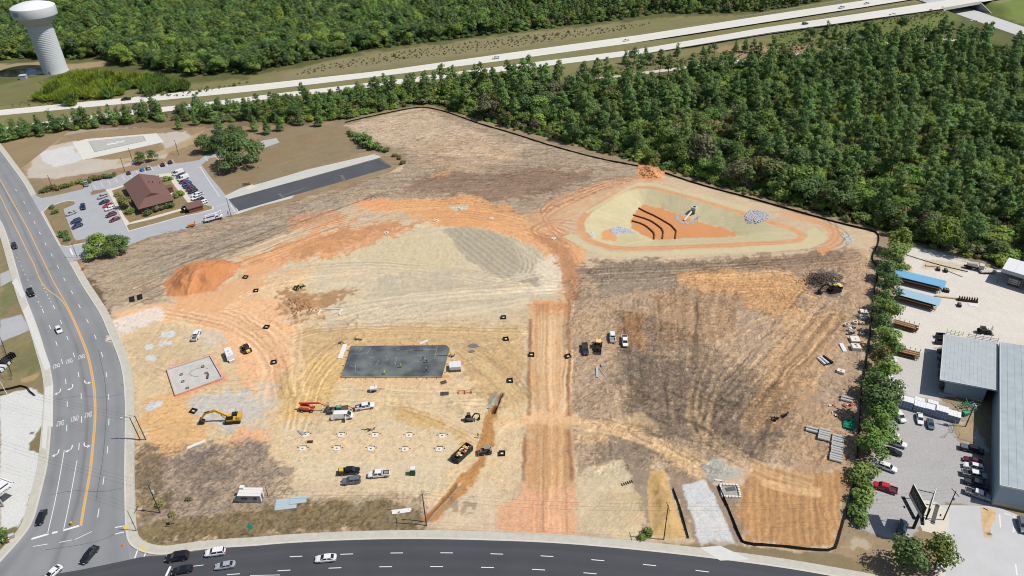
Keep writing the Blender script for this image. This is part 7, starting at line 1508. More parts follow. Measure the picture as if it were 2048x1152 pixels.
for c, s_ in (((0, .6, 1.15), (1.2, .06, 2.1)), ((.6, 0, 1.15), (.06, 1.2, 2.1)), ((-.6, 0, 1.15), (.06, 1.2, 2.1))): bx(c, s_).build('wall', C('toilet_green', 50, 84, 74), t)
bx((0, -.6, 1.15), (1.1, .06, 2.0)).build('door', C('toilet_door', 60, 100, 86), t); MB().loft([[(-.68, -.68, 2.2), (.68, -.68, 2.2), (.68, .68, 2.2), (-.68, .68, 2.2)], [(-.5, -.55, 2.45), (.5, -.55, 2.45), (.5, .55, 2.45), (-.5, .55, 2.45)]]).build('roof', C('toilet_roof', 236, 238, 236), t); bx((0, 0, .06), (1.3, 1.3, .12)).build('base', C('toilet_base', 70, 72, 70), t)
a, b = P(481, 1005), P(526, 1006); t = thing('site_cabin', 'grey site cabin with white ridged roof in the scrub', 'cabin', at(504, 998), rzof(a, b) + .02)
cg = C('cabin_grey', 178, 182, 186); L = 6.0
for c, s_ in (((0, -1.3, 1.35), (L, .08, 2.4)), ((0, 1.3, 1.35), (L, .08, 2.4)), ((-L / 2, 0, 1.35), (.08, 2.5, 2.4))): bx(c, s_).build('wall', cg, t)
bx((L / 2, 0, 1.35), (.08, 2.5, 2.4)).build('end_wall', trimw, t); bx((L / 2 + .05, -.2, 1.2), (.06, .9, 2.0)).build('door', C('door_grey', 110, 114, 116), t)
for k in range(8): bx((-L / 2 + (k + .5) * L / 8, 0, 2.6), (L / 8 - .03, 2.9, .14)).build('roof_panel', C('cabin_roof', 240, 236, 228), t)
for x_, w_ in ((-1.3, 1.7), (1.6, .8)): f = bx((x_, -1.36, 1.6), (w_, .06, .7)).build('window', C('frame_blue', 84, 90, 110), t); bx((x_, -1.4, 1.6), (w_ - .15, .04, .55)).build('pane', dark, f)
bx((-L / 2 + .6, 1.2, 3.0), (1.1, 1.0, .7)).build('air_unit', trimw, t); bx((-L / 2 - .7, -.4, .5), (1.1, 1.2, .8)).build('step_box', C('step_grey', 188, 192, 184), t)
# signs
def post_sign(label, px, py, h, w_, hh, m, az, text=None, name='road_sign', two=False, diamond=False):
    t = thing(name, label, 'sign', at(px, py), az)
    cy((0, 0, 0), (0, 0, h), .05, n=6).build('post', galv, t); q = MB()
    if diamond: q.add([(0, -.06, h - hh / 2), (w_ / 2, -.06, h), (0, -.06, h + hh / 2), (-w_ / 2, -.06, h), (0, -.03, h - hh / 2), (w_ / 2, -.03, h), (0, -.03, h + hh / 2), (-w_ / 2, -.03, h)], [(0, 1, 2, 3), (7, 6, 5, 4), (0, 4, 5, 1), (1, 5, 6, 2), (2, 6, 7, 3), (3, 7, 4, 0)])
    else: q.box((0, -.05, h), (w_, .04, hh))
    q.build('sign_board', m, t); return t
sg = C('sign_green', 84, 200, 166)
post_sign('green diamond sign on a post by the lower road pavement', 505, 1070, 3.2, 1.6, 3.0, sg, .1, diamond=True); post_sign('green street name sign at the side street corner', 138, 487, 3.2, 2.2, .5, C('sign_teal', 60, 170, 150), .5)
post_sign('small brown sign board in the grass near the steel post', 338, 1053, 1.2, .9, 1.0, C('sign_back', 62, 58, 54), .2); post_sign('orange notice board on the verge below the side street', 167, 541, 1.0, 1.2, .8, C('sign_orange', 240, 96, 50), .4)
# concrete sections by the tree row
def pipe_stack(label, px, py, n, az, L=2.9, r=.42, m=None, gap=.98):
    o = at(px, py)
    for k in range(n):
        c = Vector((-sin(az), cos(az), 0)) * ((n - 1) / 2 - k) * gap
        t = thing('concrete_pipe', label % ('topmost', 'second', 'third', 'fourth', 'fifth', 'sixth', 'seventh', 'eighth', 'ninth', 'tenth', 'eleventh')[k], 'pipe', o + c + Vector((cos(az) * RU(-.15, .15), sin(az) * RU(-.15, .15), 0)), az, 'grey concrete pipes by the tree row')
        put('barrel', shared('pipe_barrel%g' % L, lambda: MB().ring((-L / 2, 0, r), (L / 2, 0, r), r, r * .78, 14), C('pipe_grey', 200, 200, 196, noise=.07, scale=1.5)), t); put('bell', shared('pipe_bell%g' % L, lambda: MB().ring((-L / 2 - .25, 0, r), (-L / 2 + .1, 0, r), r * 1.22, r * .8, 14), C('pipe_grey', 200, 200, 196)), t)
za = wang((1663, 930), (1685, 936))
pipe_stack('grey concrete pipe, %s of the long row by the fence', 1674.5, 898, 11, za); pipe_stack('grey concrete pipe, %s of the middle row of five', 1649, 872, 5, za, gap=.95); pipe_stack('grey concrete pipe, %s of the left pair', 1624, 861, 2, za, gap=1.2); pipe_stack('grey concrete pipe, %s of the rear pair by the fence', 1694, 800, 2, za, gap=1.2)
t = thing('green_bundle', 'bright green pipe bundle wrapped beside the silt fence', 'pipes', at(1698, 850), wang((1698, 862), (1699, 838)))
for k in range(10):
    for j in range(2): cy((-2.0, -1.45 + k * .32, .2 + j * .34), (2.0, -1.45 + k * .32, .2 + j * .34), .15, n=7).build('green_pipe', C('pipe_green', 40, 170, 130, rough=.4), t)
for x_ in (-1.2, 0, 1.2): bx((x_, 0, .74), (.15, 3.2, .05)).build('strap', C('strap_green', 20, 110, 84), t)
BX = 'white concrete boxes by the fence'
for x, y, w_, d_, h, lb in ((1727, 626, 2.4, 2.4, .8, 'farthest white concrete lid slab by the fence'), (1725, 636, 2.4, 2.2, .8, 'white concrete lid slab just below the farthest'), (1709, 682, 2.8, 2.9, 1.0, 'large white concrete slab below the rings'), (1711, 698, 2.7, 2.6, 1.3, 'white concrete box with two dark holes'), (1681, 745, 2.2, 1.5, .9, 'small white concrete box alone above the scrub'), (1723, 648, 1.6, 1.3, .8, 'small tan concrete box under the lid slabs')):
    t = thing('concrete_box', lb, 'concrete box', at(x, y), -.12 if x != 1681 else -.6, BX); bx((0, 0, h / 2), (w_, d_, h)).build('box_body', whc if 'tan' not in lb else C('tan_conc', 214, 188, 156), t); cy((.1, -.2, h), (.1, -.2, h + .04), .28, n=10).build('hole', C('hole_dark', 84, 80, 74), t)
    if 'two' in lb: cy((-.1, .6, h), (-.1, .6, h + .04), .36, n=10).build('hole', C('hole_dark', 84, 80, 74), t)
for k, (x, y, up_, r) in enumerate(((1693, 652, 1, .8), (1710, 647, 1, .85), (1699, 662, 0, .7), (1700, 669, 0, .75), (1707, 657, 0, .6), (1707, 666, 0, .65), (1721, 661, 1, .6), (1726, 665, 0, .7), (1723, 670, 1, .75), (1729, 664, 1, .55))):
    t = thing('concrete_ring', 'pale concrete manhole ring %s' % ('standing alone at the left of the group', 'tall one at the rear of the group', 'left middle of the group', 'front left of the group', 'dark one in the middle of the group', 'front middle of the group', 'rear right of the group', 'right edge of the group', 'front right of the group', 'smallest at the far right')[k], 'concrete ring', at(x, y), rnd.random() * 3, 'concrete rings by the fence')
    if up_: MB().ring((0, 0, 0), (0, 0, .9), r, r * .68, 16).build('ring_body', whc if k < 4 else C('ring_grey', 176, 176, 172), t)
    else: MB().ring((-.4, 0, r), (.4, 0, r), r, r * .68, 16).build('ring_body', C('ring_grey', 176, 176, 172) if k > 2 else whc, t)
boards('pair of long white slabs on end below the concrete rings', 1686, 696, 4.4, 1.3, 3, 1.5, pvc, .4)
for k in range(3): t = thing('black_pipe', 'short %s culvert pipe near the edge of the furrows' % ('white topped', 'pale', 'black')[k], 'pipe', at(1643 + k * 6, 724 - k * 1.5), 1.9 + k * .05, 'culvert pipes'); MB().ring((-1.9, 0, .4), (1.9, 0, .4), .4, .32, 12).build('barrel', (pvc, pvc, blackm)[k], t); MB().ring((-2.0, 0, .4), (-1.8, 0, .4), .46, .33, 12).build('collar', blackm, t)
for k in range(14):
    c = [C('debris_white', 236, 230, 222), C('debris_tan', 222, 190, 150), C('debris_dark', 70, 60, 58), C('debris_red', 206, 96, 70)][k % 4]
    t = thing('debris_piece', 'loose %s debris piece between the rear pipes and the green bundle' % ('white', 'tan', 'dark', 'red')[k % 4], 'debris', at(1660 + RU(0, 45), 808 + RU(0, 32)), rnd.random() * 3, 'debris by the fence'); bx((0, 0, .2), (RU(.5, 1.3), RU(.4, .8), .4), 0, RU(-.2, .2), .8).build('piece', c, t)
t = thing('red_drum', 'red plastic drum beside the rear pipe pair', 'drum', at(1702, 811), .4); cy((-.5, 0, .4), (.5, 0, .4), .4, n=12).build('drum_body', C('drum_red', 226, 84, 66), t); cy((.5, 0, .4), (.56, 0, .4), .36, n=12).build('drum_lid', C('drum_lid', 236, 150, 120), t)
for lb, x, y in (('black upturned root stump on the dry ground', 1569.5, 833), ('dark tangle left of the root stump, standing in for its shadow', 1550, 841)):  # second dark tangle stands in for the shadow of the first
    q = MB(); [q.tube([(0, 0, .2), (RU(-.8, .8), RU(-.5, .5), RU(.3, 1.2)), (RU(-1.6, 1.6), RU(-.9, .9), RU(.1, 1.4))], .16, 5) for k in range(9)]; o = q.build('stump_and_shadow', C('root_dark', 46, 40, 36), kind='stuff'); o.location = at(x, y); o['label'] = lb; o['category'] = 'stump'
# brush heap by the dark excavator
q = MB()
for k in range(420):
    x_, y_ = rnd.gauss(0, 3.4), rnd.gauss(0, 2.4); h = max(0, 2.2 - (x_ * x_ / 10 + y_ * y_ / 6)) ; a_ = rnd.random() * 6.28; l_ = RU(.6, 2.2)
    q.cyl((x_, y_, h * .5 + .1), (x_ + l_ * cos(a_), y_ + l_ * sin(a_), h * .5 + RU(0, .7)), RU(.04, .13), n=4, cap=False)
o = q.build('brush_heap', C('brush_grey', 112, 98, 88, noise=.3), kind='stuff'); o.location = at(1644, 562); o['label'] = 'heap of grey brush and roots by the dark excavator'; o['category'] = 'brush heap'
# white block framed tank by the gravel drive
t = thing('washout_pit', 'white sandbag framed washout pit beside the gravel drive', 'washout pit', at(1460, 983), -.08)
for i, (c, s_) in enumerate((((0, 2.0, .3), (5.0, .6, .6)), ((0, -2.0, .3), (5.0, .6, .6)), ((2.3, 0, .3), (.6, 3.4, .6)), ((-2.3, 0, .3), (.6, 3.4, .6)))):
    n = 6 if s_[0] > 2 else 4
    for k in range(n):
        u = (k + .5) / n - .5; cc = (c[0] + (u * s_[0] if s_[0] > 2 else 0), c[1] + (u * s_[1] if s_[0] < 2 else 0), .3 + RU(-.04, .05)); bx(cc, (s_[0] / (n if s_[0] > 2 else 1) - .05, s_[1] / (n if s_[0] < 2 else 1) - .05, .6), RU(-.08, .08), 0, .82).build('sandbag', C('bag_white', 244, 242, 236), t)
bx((0, 0, .1), (4, 3.3, .12)).build('liner', C('liner_grey', 170, 168, 162, noise=.2, scale=1), t); bx((.2, .7, .2), (2.6, 1.2, .12), .2).build('dark_sludge', C('sludge', 96, 98, 98, noise=.3, scale=2), t)
t = thing('timber_ladder', 'dark wooden ladder like grid lying on the pale tan patch', 'grid', at(1254, 966), .35)
for k in range(6): bx((-1.5 + k * .6, 0, .08), (.3, .9, .12)).build('slat', C('slat_dark', 70, 60, 52), t)
# ---- yard: racks, blocks, frames, billboard
def rack(label, p0, p1, dep, levels, roof=None, posts=8, group='timber racks in the yard', H=3.4):
    a, b = P(*p0), P(*p1); L = (b - a).length; t = thing('timber_rack', label, 'rack', a, rzof(a, b), group)
    st_ = C('rack_brown', 92, 66, 54); 
    for k in range(posts):
        x_ = .2 + k * (L - .4) / (posts - 1); bx((x_, 0, H / 2), (.14, .14, H)).build('post', st_ if not roof else blackm, t)
        for lv in range(levels): bx((x_, -dep / 2, .5 + lv * 1.0), (.12, dep, .12)).build('arm', st_, t)
    if roof:
        nr = 12
        for k in range(nr): x0_, x1_ = k * (L + 1) / nr - .5, (k + 1) * (L + 1) / nr - .52; MB().add([(x0_, -dep - .4, H - .5), (x1_, -dep - .4, H - .5), (x1_, .5, H + .1), (x0_, .5, H + .1), (x0_, -dep - .4, H - .44), (x1_, -dep - .4, H - .44), (x1_, .5, H + .16), (x0_, .5, H + .16)], [(3, 2, 1, 0), (4, 5, 6, 7), (0, 1, 5, 4), (1, 2, 6, 5), (2, 3, 7, 6), (3, 0, 4, 7)]).build('roof_panel', roof, t)
    for lv in range(levels):
        s_ = thing('lumber_stack', 'brown lumber on the %s level of the %s' % (('lowest', 'second', 'third')[lv], label.replace(' timber rack,', ' rack').replace('one beside the tree row', '').replace(' timber rack', ' rack')), 'lumber', a + Vector((0, 0, .57 + lv * 1.0)), rzof(a, b), 'lumber on the racks')
        for k in range(6): bx((L * .5 + RU(-.6, .6), -dep + .25 + k * (dep - .3) / 6, .16), (L * RU(.8, .97), (dep - .3) / 6 - .05, .3)).build('board', (C('lumber_brown', 150, 106, 76), C('lumber_tan', 196, 156, 112), C('lumber_dark', 104, 76, 60))[(k + lv) % 3], s_)
rack('blue roofed timber rack, rear one beside the tree row', (1790, 556), (1884, 579), 3.2, 2, C('roof_blue', 120, 186, 226, rough=.5, noise=.04))
rack('pale blue roofed timber rack, front one beside the tree row', (1791, 592), (1874, 615), 3.2, 3, C('roof_pale_blue', 168, 204, 224, rough=.5, noise=.04))
rack('open roofless timber rack below the pale blue roof', (1786, 646), (1836, 660), 2.6, 2, None, 6, H=2.8); rack('open roofless timber rack nearest the warehouse', (1786, 700), (1838, 713), 2.6, 2, None, 6, H=2.8)
blkm = C('block_blue', 172, 186, 208); 
def blockpile(label, px, py, w_, d_, h, az, rows=2, holes=True, m=None):
    t = thing('block_stack', label, 'block stack', P(px, py), az, 'wrapped block stacks in the yard'); nx = 4
    for r in range(rows): 
        for k in range(nx): bx(((k + .5) * w_ / nx - w_ / 2, 0, h * (r + .5) / rows), (w_ / nx - .05, d_, h / rows - .05)).build('block_pack', m or blkm, t)
    for k in range(nx): bx(((k + .5) * w_ / nx - w_ / 2, 0, h + .02), (w_ / nx - .03, d_ + .02, .07)).build('white_wrap', C('wrap_top', 244, 246, 248, rough=.4), t)
    if holes:
        for r in range(3):
            for k in range(5): bx((-w_ / 2 + (k + .5) * w_ / 5, -d_ / 2 - .01, h * (r + .6) / 3.4), (.22, .04, .22)).build('core_hole', C('hole_blue', 96, 108, 134), t)
    return t
ba = wang((1772, 812), (1905, 850))
for k, (x, y, w_, h) in enumerate(((1778, 808, 4.1, 2.9), (1810, 818, 3.7, 2.7), (1837, 826, 3.2, 2.3), (1859, 832, 3.0, 2.4), (1880, 838, 3.2, 2.8), (1903, 844, 3.8, 2.2))):
    p = P(x, y); blockpile('white topped block stack, %s of the row counted from the tree row' % ('first', 'second', 'third', 'fourth', 'fifth', 'sixth')[k], x, y - 6, w_, 2.6, h, ba, 2, k != 0)
t = blockpile('tan topped block stack behind the third of the row', 1837, 806, 2.6, 1.6, 1.5, ba, 1, False, C('tan_block', 214, 184, 140)); blockpile('white block stack behind the fourth of the row', 1863, 814, 2.8, 1.6, 1.9, ba, 1, False)
for k, (x, y, w_) in enumerate(((1768, 777, 2.6), (1778, 783, 2.4), (1786, 770, 2.2), (1794, 777, 2.3), (1775, 764, 2.4))):
    blockpile('white wrapped bale in the cluster above the block row, %s' % ('at its left', 'front middle', 'rear middle', 'at its right', 'at its back')[k], x, y, w_, 2.8, 1.6, ba, 1, False, C('wrap_top', 244, 246, 248))
for k, (x, y) in enumerate(((1771, 716), (1781, 719), (1790, 721))): boards('white plank bundle standing apart under the front rack, %s of three' % ('left', 'middle', 'right')[k], x, y, 2.6, .8, 2, 1.45, pvc, .5)
boards('steel channels lying in front of the warehouse bay', 1894, 791, 5, 1.2, 4, -.25, galvs, .4); boards('long tan timber on the pale yard', 1897, 596, 9, .8, 3, -.3, C('timber_tan', 226, 196, 150), .4); boards('tan timber beside the rear fence', 1865, 533, 5, .9, 4, -.25, C('timber_tan', 226, 196, 150), .4); boards('yellow timber beside the tree row', 1775, 622, 5.5, 1.2, 4, 1.35, C('timber_yellow', 236, 190, 90), .5); boards('pale yellow planks behind the blue roof', 1820, 538, 6, 1.6, 5, 1.2, C('timber_straw', 230, 206, 150), .2); boards('white sheets on the yard by the red frames', 1946, 610, 3, 2, 3, -.4, pvc, .1); boards('pale beams lying near the rear fence', 1908, 547, 6, .5, 2, -.9, C('timber_pale', 226, 214, 196), .25)
for k, (x, y) in enumerate(((1889, 582), (1894, 583), (1876, 540), (1891, 543), (1918, 612))): t = thing('black_crate', 'dark crate on the pale yard %s' % ('left of the pair by the blue rack', 'right of the pair by the blue rack', 'by the rear timber', 'right of the rear timber', 'below the red frames')[k], 'crate', P(x, y), 1.3); bx((0, 0, .5), (2.0, .9, 1.0)).build('crate_body', blackm, t); bx((0, 0, 1.03), (1.6, .6, .06)).build('lid', C('lid_grey', 120, 118, 114), t)
t = thing('red_rack', 'row of dark red steel frames on the pale yard', 'frame', P(1935, 602), -.28)
for k in range(8): bx((-2.8 + k * .8, 0, .8), (.12, 1.2, 1.6)).build('frame_bar', C('frame_maroon', 110, 56, 54), t)
bx((0, -.4, .4), (6.2, .8, .5)).build('frame_base', C('frame_base', 84, 58, 50), t)
t = thing('steel_scaffold', 'pile of green steel frames below the wooden pole in the yard', 'frames', P(1935, 820), .2)
gf = C('frame_green', 40, 130, 92, rough=.45)
for k in range(16): a_ = RU(-.5, .5); bx((RU(-2, 2), RU(-2.2, 2.2), .4 + .12 * k), (RU(2.5, 4), .14, .14), a_ + (1.3 if k % 3 == 0 else 0), RU(-.25, .25)).build('frame_bar', gf, t)
bx((-2.2, -1.6, .8), (1.6, 1.4, 1.0)).build('green_box', C('box_green', 80, 170, 130), t)
for lb, x0_, x1_ in (('yellow loading rail frame behind the warehouse block', (1892, 667), (1925, 672)), ('dark rail frame behind the warehouse near the forklift', (1935, 674), (1995, 684))):
    a, b = P(*x0_), P(*x1_); t = thing('rail_frame', lb, 'rail', a, rzof(a, b)); L = (b - a).length; mm = C('rail_yellow', 226, 206, 90) if 'yellow' in lb else blackm
    for z_ in (.5, 1.1): bx((L / 2, 0, z_), (L, .09, .09)).build('rail', mm, t)
    for k in range(5): bx((.05 + k * (L - .1) / 4, 0, .9), (.1, .1, 1.8)).build('post', mm, t)
def chain_fence(label, px, h=1.8, m=galv):
    pl = PV(px); L = np.sum(np.linalg.norm(np.diff(pl, axis=0), axis=1)); n = max(4, int(L / 3)); q = resample(pl, n); o = q[0].copy(); q = q - o; t = thing('wire_fence', label, 'fence', (*o, 0)); g = MB()
    for z_ in (.1, .7, 1.25, h): g.tube([(*a, z_) for a in q], .025, 3)
    g.build('wires', m, t, kind='stuff')
    for a in q: cy((*a, 0), (*a, h), .05, n=5).build('post', m, t)
chain_fence('wire fence with a gate round the dry patch by the wooden pole', [(1889, 876), (1903, 872), (1908, 850), (1908, 846), (1905, 872), (1948, 885)]); chain_fence('wire fence along the wood behind the pale yard', [(1830, 492), (1890, 510), (1940, 526), (1992, 545)]); chain_fence('black wire fence round the equipment at the left edge', [(4, 682), (14, 712), (22, 745), (28, 760), (5, 758)], 1.8, blackm)
# dotted dark tube line on the yard, laid as separate blocks
for k in range(26): 
    u = k / 25; t = thing('wheel_stop', 'short black block in the dotted line across the rear of the yard', 'wheel stop', P(1815 + 118 * u, 511 + 32 * u + 2 * sin(u * 3)), -.3, 'black blocks in a line'); put('block', shared('stop_block', lambda: bx((0, 0, .14), (.8, .3, .28), 0, 0, .85), blackm), t)
# grates and inlets on paving
for lb, x, y in (('drain grate in the rusty forecourt', 1978, 1068), ('drain grate pair on the left forecourt', 64, 866)):
    t = thing('drain_grate', lb, 'drain grate', P(x, y, .03), .05); bx((0, 0, .02), (1.4, 1.1, .04)).build('grate_frame', C('grate_pale', 196, 190, 176), t); [bx((-.45 + k * .18, 0, .05), (.09, .8, .03)).build('bar', C('grate_dark', 70, 72, 72), t) for k in range(6)]
# traffic drum lying on the road, cones at the corner
t = thing('traffic_barrel', 'yellow and black barrel standing at the stop line', 'barrel', P(144, 1049), .4); cy((0, 0, 0), (0, 0, .9), .35, .28, 10).build('barrel_body', C('barrel_yellow', 240, 190, 70), t); [cy((0, 0, .2 + k * .3), (0, 0, .32 + k * .3), .345 - k * .022, .335 - k * .022, 10).build('band', blackm, t) for k in range(2)]
for k, (x, y) in enumerate(((266, 1046), (246, 1092), (13, 1075))): t = thing('traffic_cone', 'orange traffic cone %s' % ('on the pavement corner', 'lying near the kerb ramp on the road', 'in the planting at the left corner')[k], 'cone', P(x, y, .15 if k != 1 else .02)); cy((0, 0, .04), (0, 0, .75), .2, .05, 10).build('cone_body', C('cone_orange', 246, 130, 50), t); bx((0, 0, .02), (.5, .5, .05)).build('cone_base', C('cone_base', 240, 150, 80), t)
t = thing('utility_cabinet', 'grey utility cabinet at the left junction corner', 'cabinet', P(25, 1076), .5); bx((0, 0, .6), (1.2, .8, 1.2)).build('cabinet_body', C('cab_grey', 184, 184, 180), t); bx((0, 0, 1.23), (1.3, .9, .06)).build('lid', C('cab_lid', 206, 206, 200), t)
t = thing('park_bench', 'dark bench on the dry grass above the concrete strip', 'bench', P(493, 370), .3)
for y_ in (-.3, -.1, .1): bx((0, y_, .45), (3.4, .16, .06)).build('seat_slat', C('bench_dark', 70, 58, 52), t)
for z_ in (.65, .85): bx((0, .34, z_), (3.4, .06, .14)).build('back_slat', C('bench_dark', 70, 58, 52), t)
for x_ in (-1.5, 1.5): bx((x_, 0, .22), (.1, .8, .45)).build('leg', blackm, t)
# canopy and equipment cut by the left edge
o_ = P(28, 966.5, 5.2); d1 = (P(0, 956, 5.2) - o_).normalized(); d2 = (P(0, 987, 5.2) - o_).normalized(); t = thing('fuel_canopy', 'white canopy with dark rim and pink stripe at the left edge', 'canopy', (o_.x, o_.y, 0))
L1, L2 = 22, 26; q4 = [(0, 0), tuple((d1 * L1).xy), tuple((d1 * L1 + d2 * L2).xy), tuple((d2 * L2).xy)]
MB().prism(q4, 4.5, 5.15).build('roof', C('canopy_white', 244, 244, 244), t)
for d_, L in ((d1, L1), (d2, L2)): bx(tuple(d_ * L / 2 + Vector((0, 0, 5.0))), (L + .3, .3, 1.0), math.atan2(d_.y, d_.x)).build('fascia', C('canopy_white', 244, 244, 244), t)
nr2 = Vector((-d2.y, d2.x, 0)); nr2 = nr2 if nr2.dot(d1) < 0 else -nr2
bx(tuple(d2 * 14 + nr2 * .17 + Vector((0, 0, 4.95))), (16, .06, .45), math.atan2(d2.y, d2.x)).build('pink_stripe', C('stripe_pink', 206, 64, 112), t)
lettering('EXTRA', (d2 * 2.9 + nr2 * .2).xy, math.atan2(-d2.y, -d2.x), 3.6, .6, C('letter_grey', 70, 70, 72), z=5.0, name='lettering', parent=t, rx=PI / 2)
for d_ in (d1 * .8 + d2 * 3, d1 * 12 + d2 * 3): bx((d_ * 1.4).to_tuple()[:2] + (2.25,), (.4, .4, 4.5)).build('column', C('col_grey', 190, 190, 190), t)
for k in range(2): MB().prism([tuple((d1 * (1.2 + k * 3) + d2 * .6).xy), tuple((d1 * (1.7 + k * 3) + d2 * .6).xy), tuple((d1 * (1.7 + k * 3) + d2 * 25).xy), tuple((d1 * (1.2 + k * 3) + d2 * 25).xy)], 5.16, 5.2).build('roof_seam', C('seam_dark', 60, 62, 62), t)
t = thing('equipment_rack', 'dark steel equipment with white tanks in the left edge compound', 'equipment', P(6, 735), 1.3)
for k in range(3): bx((-2 + k * 1.6, -.6 + .3 * k, .8), (1.1, 3.0, .9), .1 * k).build('white_tank', C('tank_white', 226, 228, 230), t)
for k in range(8): bx((.8 + k * .7, 1.1, .9), (.12, 2.2, 1.8)).build('steel_frame', C('steel_dark', 62, 66, 74), t)
bx((1.5, 0, 1.0), (2.2, 2.4, 1.6)).build('motor_box', C('motor_black', 44, 46, 52), t)
# billboard in a V on one post
base = P(1827, 1056); top = 11.0
t = thing('billboard', 'two sided black billboard set in a V on one dark post', 'billboard', base)
cy((0, 0, 0), (0, 0, 6.6), .38, n=12).build('post', blackm, t)
def bb(px, z): return P(px[0], px[1], z) - base
la, lb_ = bb((1827.5, 968), 12), bb((1853, 1014.5), 12); ra, rb = bb((1872.5, 978), 12), bb((1861, 1017), 12)
for nm, a, b, s_ in (('left', la, lb_, 1), ('right', ra, rb, -1)):
    a, b = Vector((a.x, a.y, 0)), Vector((b.x, b.y, 0)); d = (b - a).normalized(); L = (b - a).length; n = Vector((d.y, -d.x, 0)); n = n if n.x * s_ < 0 else -n; az = math.atan2(d.y, d.x); c = (a + b) / 2
    f = bx((c.x, c.y, 10.0), (L, .3, 4.0), az).build('sign_face', C('board_black', 30, 32, 34, rough=.5), t)
    bx((c.x, c.y, 12.05), (L + .1, .2, .1), az).build('top_trim', trimw, t); c2 = c + n * .16
    if s_ > 0: bx((c2.x, c2.y, 8.5), (L, .03, 1.0), az).build('sign_skirt', C('skirt_grey', 206, 210, 208), t)
    if s_ > 0:
        o = lettering('ROOFING', (c2 + n * .02).xy, az, L * .72, 1.5, C('letter_silver', 170, 172, 174), z=10.2, name='lettering', parent=t, rx=PI / 2)
    cw = c + n * 1.5
    for k in range(6): e = cw + d * (k - 2.5) * L / 6; bx((e.x, e.y, 7.6), (L / 6 - .06, .9, .06), az).build('catwalk_grid', C('catwalk', 96, 98, 98), t)
    for k in (-.4, .4): e = c + n * .9 + d * k * L; bx((e.x, e.y, 7.7), (.1, 2.2, .1), az).build('bracket', blackm, t)
    e = c + n * 2.6; bx((e.x, e.y, 7.9), (.5, .3, .3), az).build('flood_lamp', blackm, t)
for u, z_ in ((.15, 11.4), (.55, 10), (.85, 8.4)): a, b = la.lerp(lb_, u), ra.lerp(rb, u); cy((a.x, a.y, z_), (b.x, b.y, z_), .1, n=6).build('tie_beam', blackm, t)
e = (lb_ + rb) / 2; bx((e.x / 2, e.y / 2, 6.9), (max(.6, e.xy.length + 1.2), .7, .6), math.atan2(e.y, e.x)).build('head_beam', blackm, t)
for k in range(3): m_ = la.lerp(lb_, .5 + .2 * k); cy((0, 0, 6.8), (m_.x, m_.y, 8.0), .12, n=6).build('strut', blackm, t)
# ---------------------------------------------------------------- vegetation
def leafm(name, r, g, b, rand=.3):
    m = mat(name, A(r, g, b), rough=.65, noise=.35, scale=.35, spec=.25, rand=rand)
    nt_ = m.node_tree; bs = nt_.nodes['Principled BSDF']; out = nt_.nodes['Material Output']
    tr = nt_.nodes.new('ShaderNodeBsdfTranslucent'); mx = nt_.nodes.new('ShaderNodeMixShader'); mx.inputs[0].default_value = .3
    src = bs.inputs['Base Color'].links[0].from_socket
    nt_.links.new(src, tr.inputs[0]); nt_.links.new(bs.outputs[0], mx.inputs[1]); nt_.links.new(tr.outputs[0], mx.inputs[2]); nt_.links.new(mx.outputs[0], out.inputs[0]); return m
L_PINE = leafm('pine_needles', 130, 160, 88); L_BROAD = leafm('broad_leaves', 140, 168, 82); L_DARK = leafm('dark_leaves', 112, 140, 82, .2); L_LIME = leafm('lime_leaves', 156, 180, 78); L_OLIVE = leafm('olive_leaves', 152, 148, 88); L_GREY = leafm('grey_twigs', 140, 138, 104, .1); L_RUST = leafm('rust_leaves', 140, 118, 92); L_BAM = leafm('bamboo_leaves', 160, 178, 62, .2)
bark = C('bark_brown', 104, 88, 72, noise=.2, scale=2)
def crown_mesh(name, lobes, n, size, seed, m, flat=.5, up=.35):
    """leaf clumps spread through the volume of several lobes (x,y,z,rx,rz)"""
    R = np.random.RandomState(seed); lb = np.array(lobes); wts = lb[:, 3] ** 2; k = R.choice(len(lb), n, p=wts / wts.sum())
    d = R.normal(size=(n, 3)); d[:, 2] = np.abs(d[:, 2]) * 1.0 - .35 * np.abs(R.normal(size=n)); d /= np.linalg.norm(d, axis=1)[:, None]
    rr = R.uniform(.45, 1.08, n) ** .6 * (1 + .16 * R.normal(size=n))
    c = lb[k, :3] + d * rr[:, None] * np.stack([lb[k, 3], lb[k, 3], lb[k, 4]], 1)
    nrm = d + R.normal(size=(n, 3)) * flat + np.array([0, 0, up]); nrm /= np.linalg.norm(nrm, axis=1)[:, None]
    a = np.cross(nrm, R.normal(size=(n, 3))); a /= np.linalg.norm(a, axis=1)[:, None]; b = np.cross(nrm, a); s_ = size * R.uniform(.55, 1.3, n)[:, None]
    j = lambda: R.uniform(.6, 1.2, (n, 1))
    v = np.stack([c + a * s_ * j(), c + b * s_ * .7 * j() + nrm * s_ * .18, c - a * s_ * j(), c - b * s_ * .7 * j() - nrm * s_ * .1], 1).reshape(-1, 3)
    v[:, 2] = np.maximum(v[:, 2], .05)
    me = bpy.data.meshes.new(name); i = np.arange(n)[:, None] * 4; f = np.concatenate([i + np.array([[0, 1, 2]]), i + np.array([[0, 2, 3]])], 0)
    me.from_pydata(v.tolist(), [], f.tolist()); me.materials.append(m); me.update(); return me
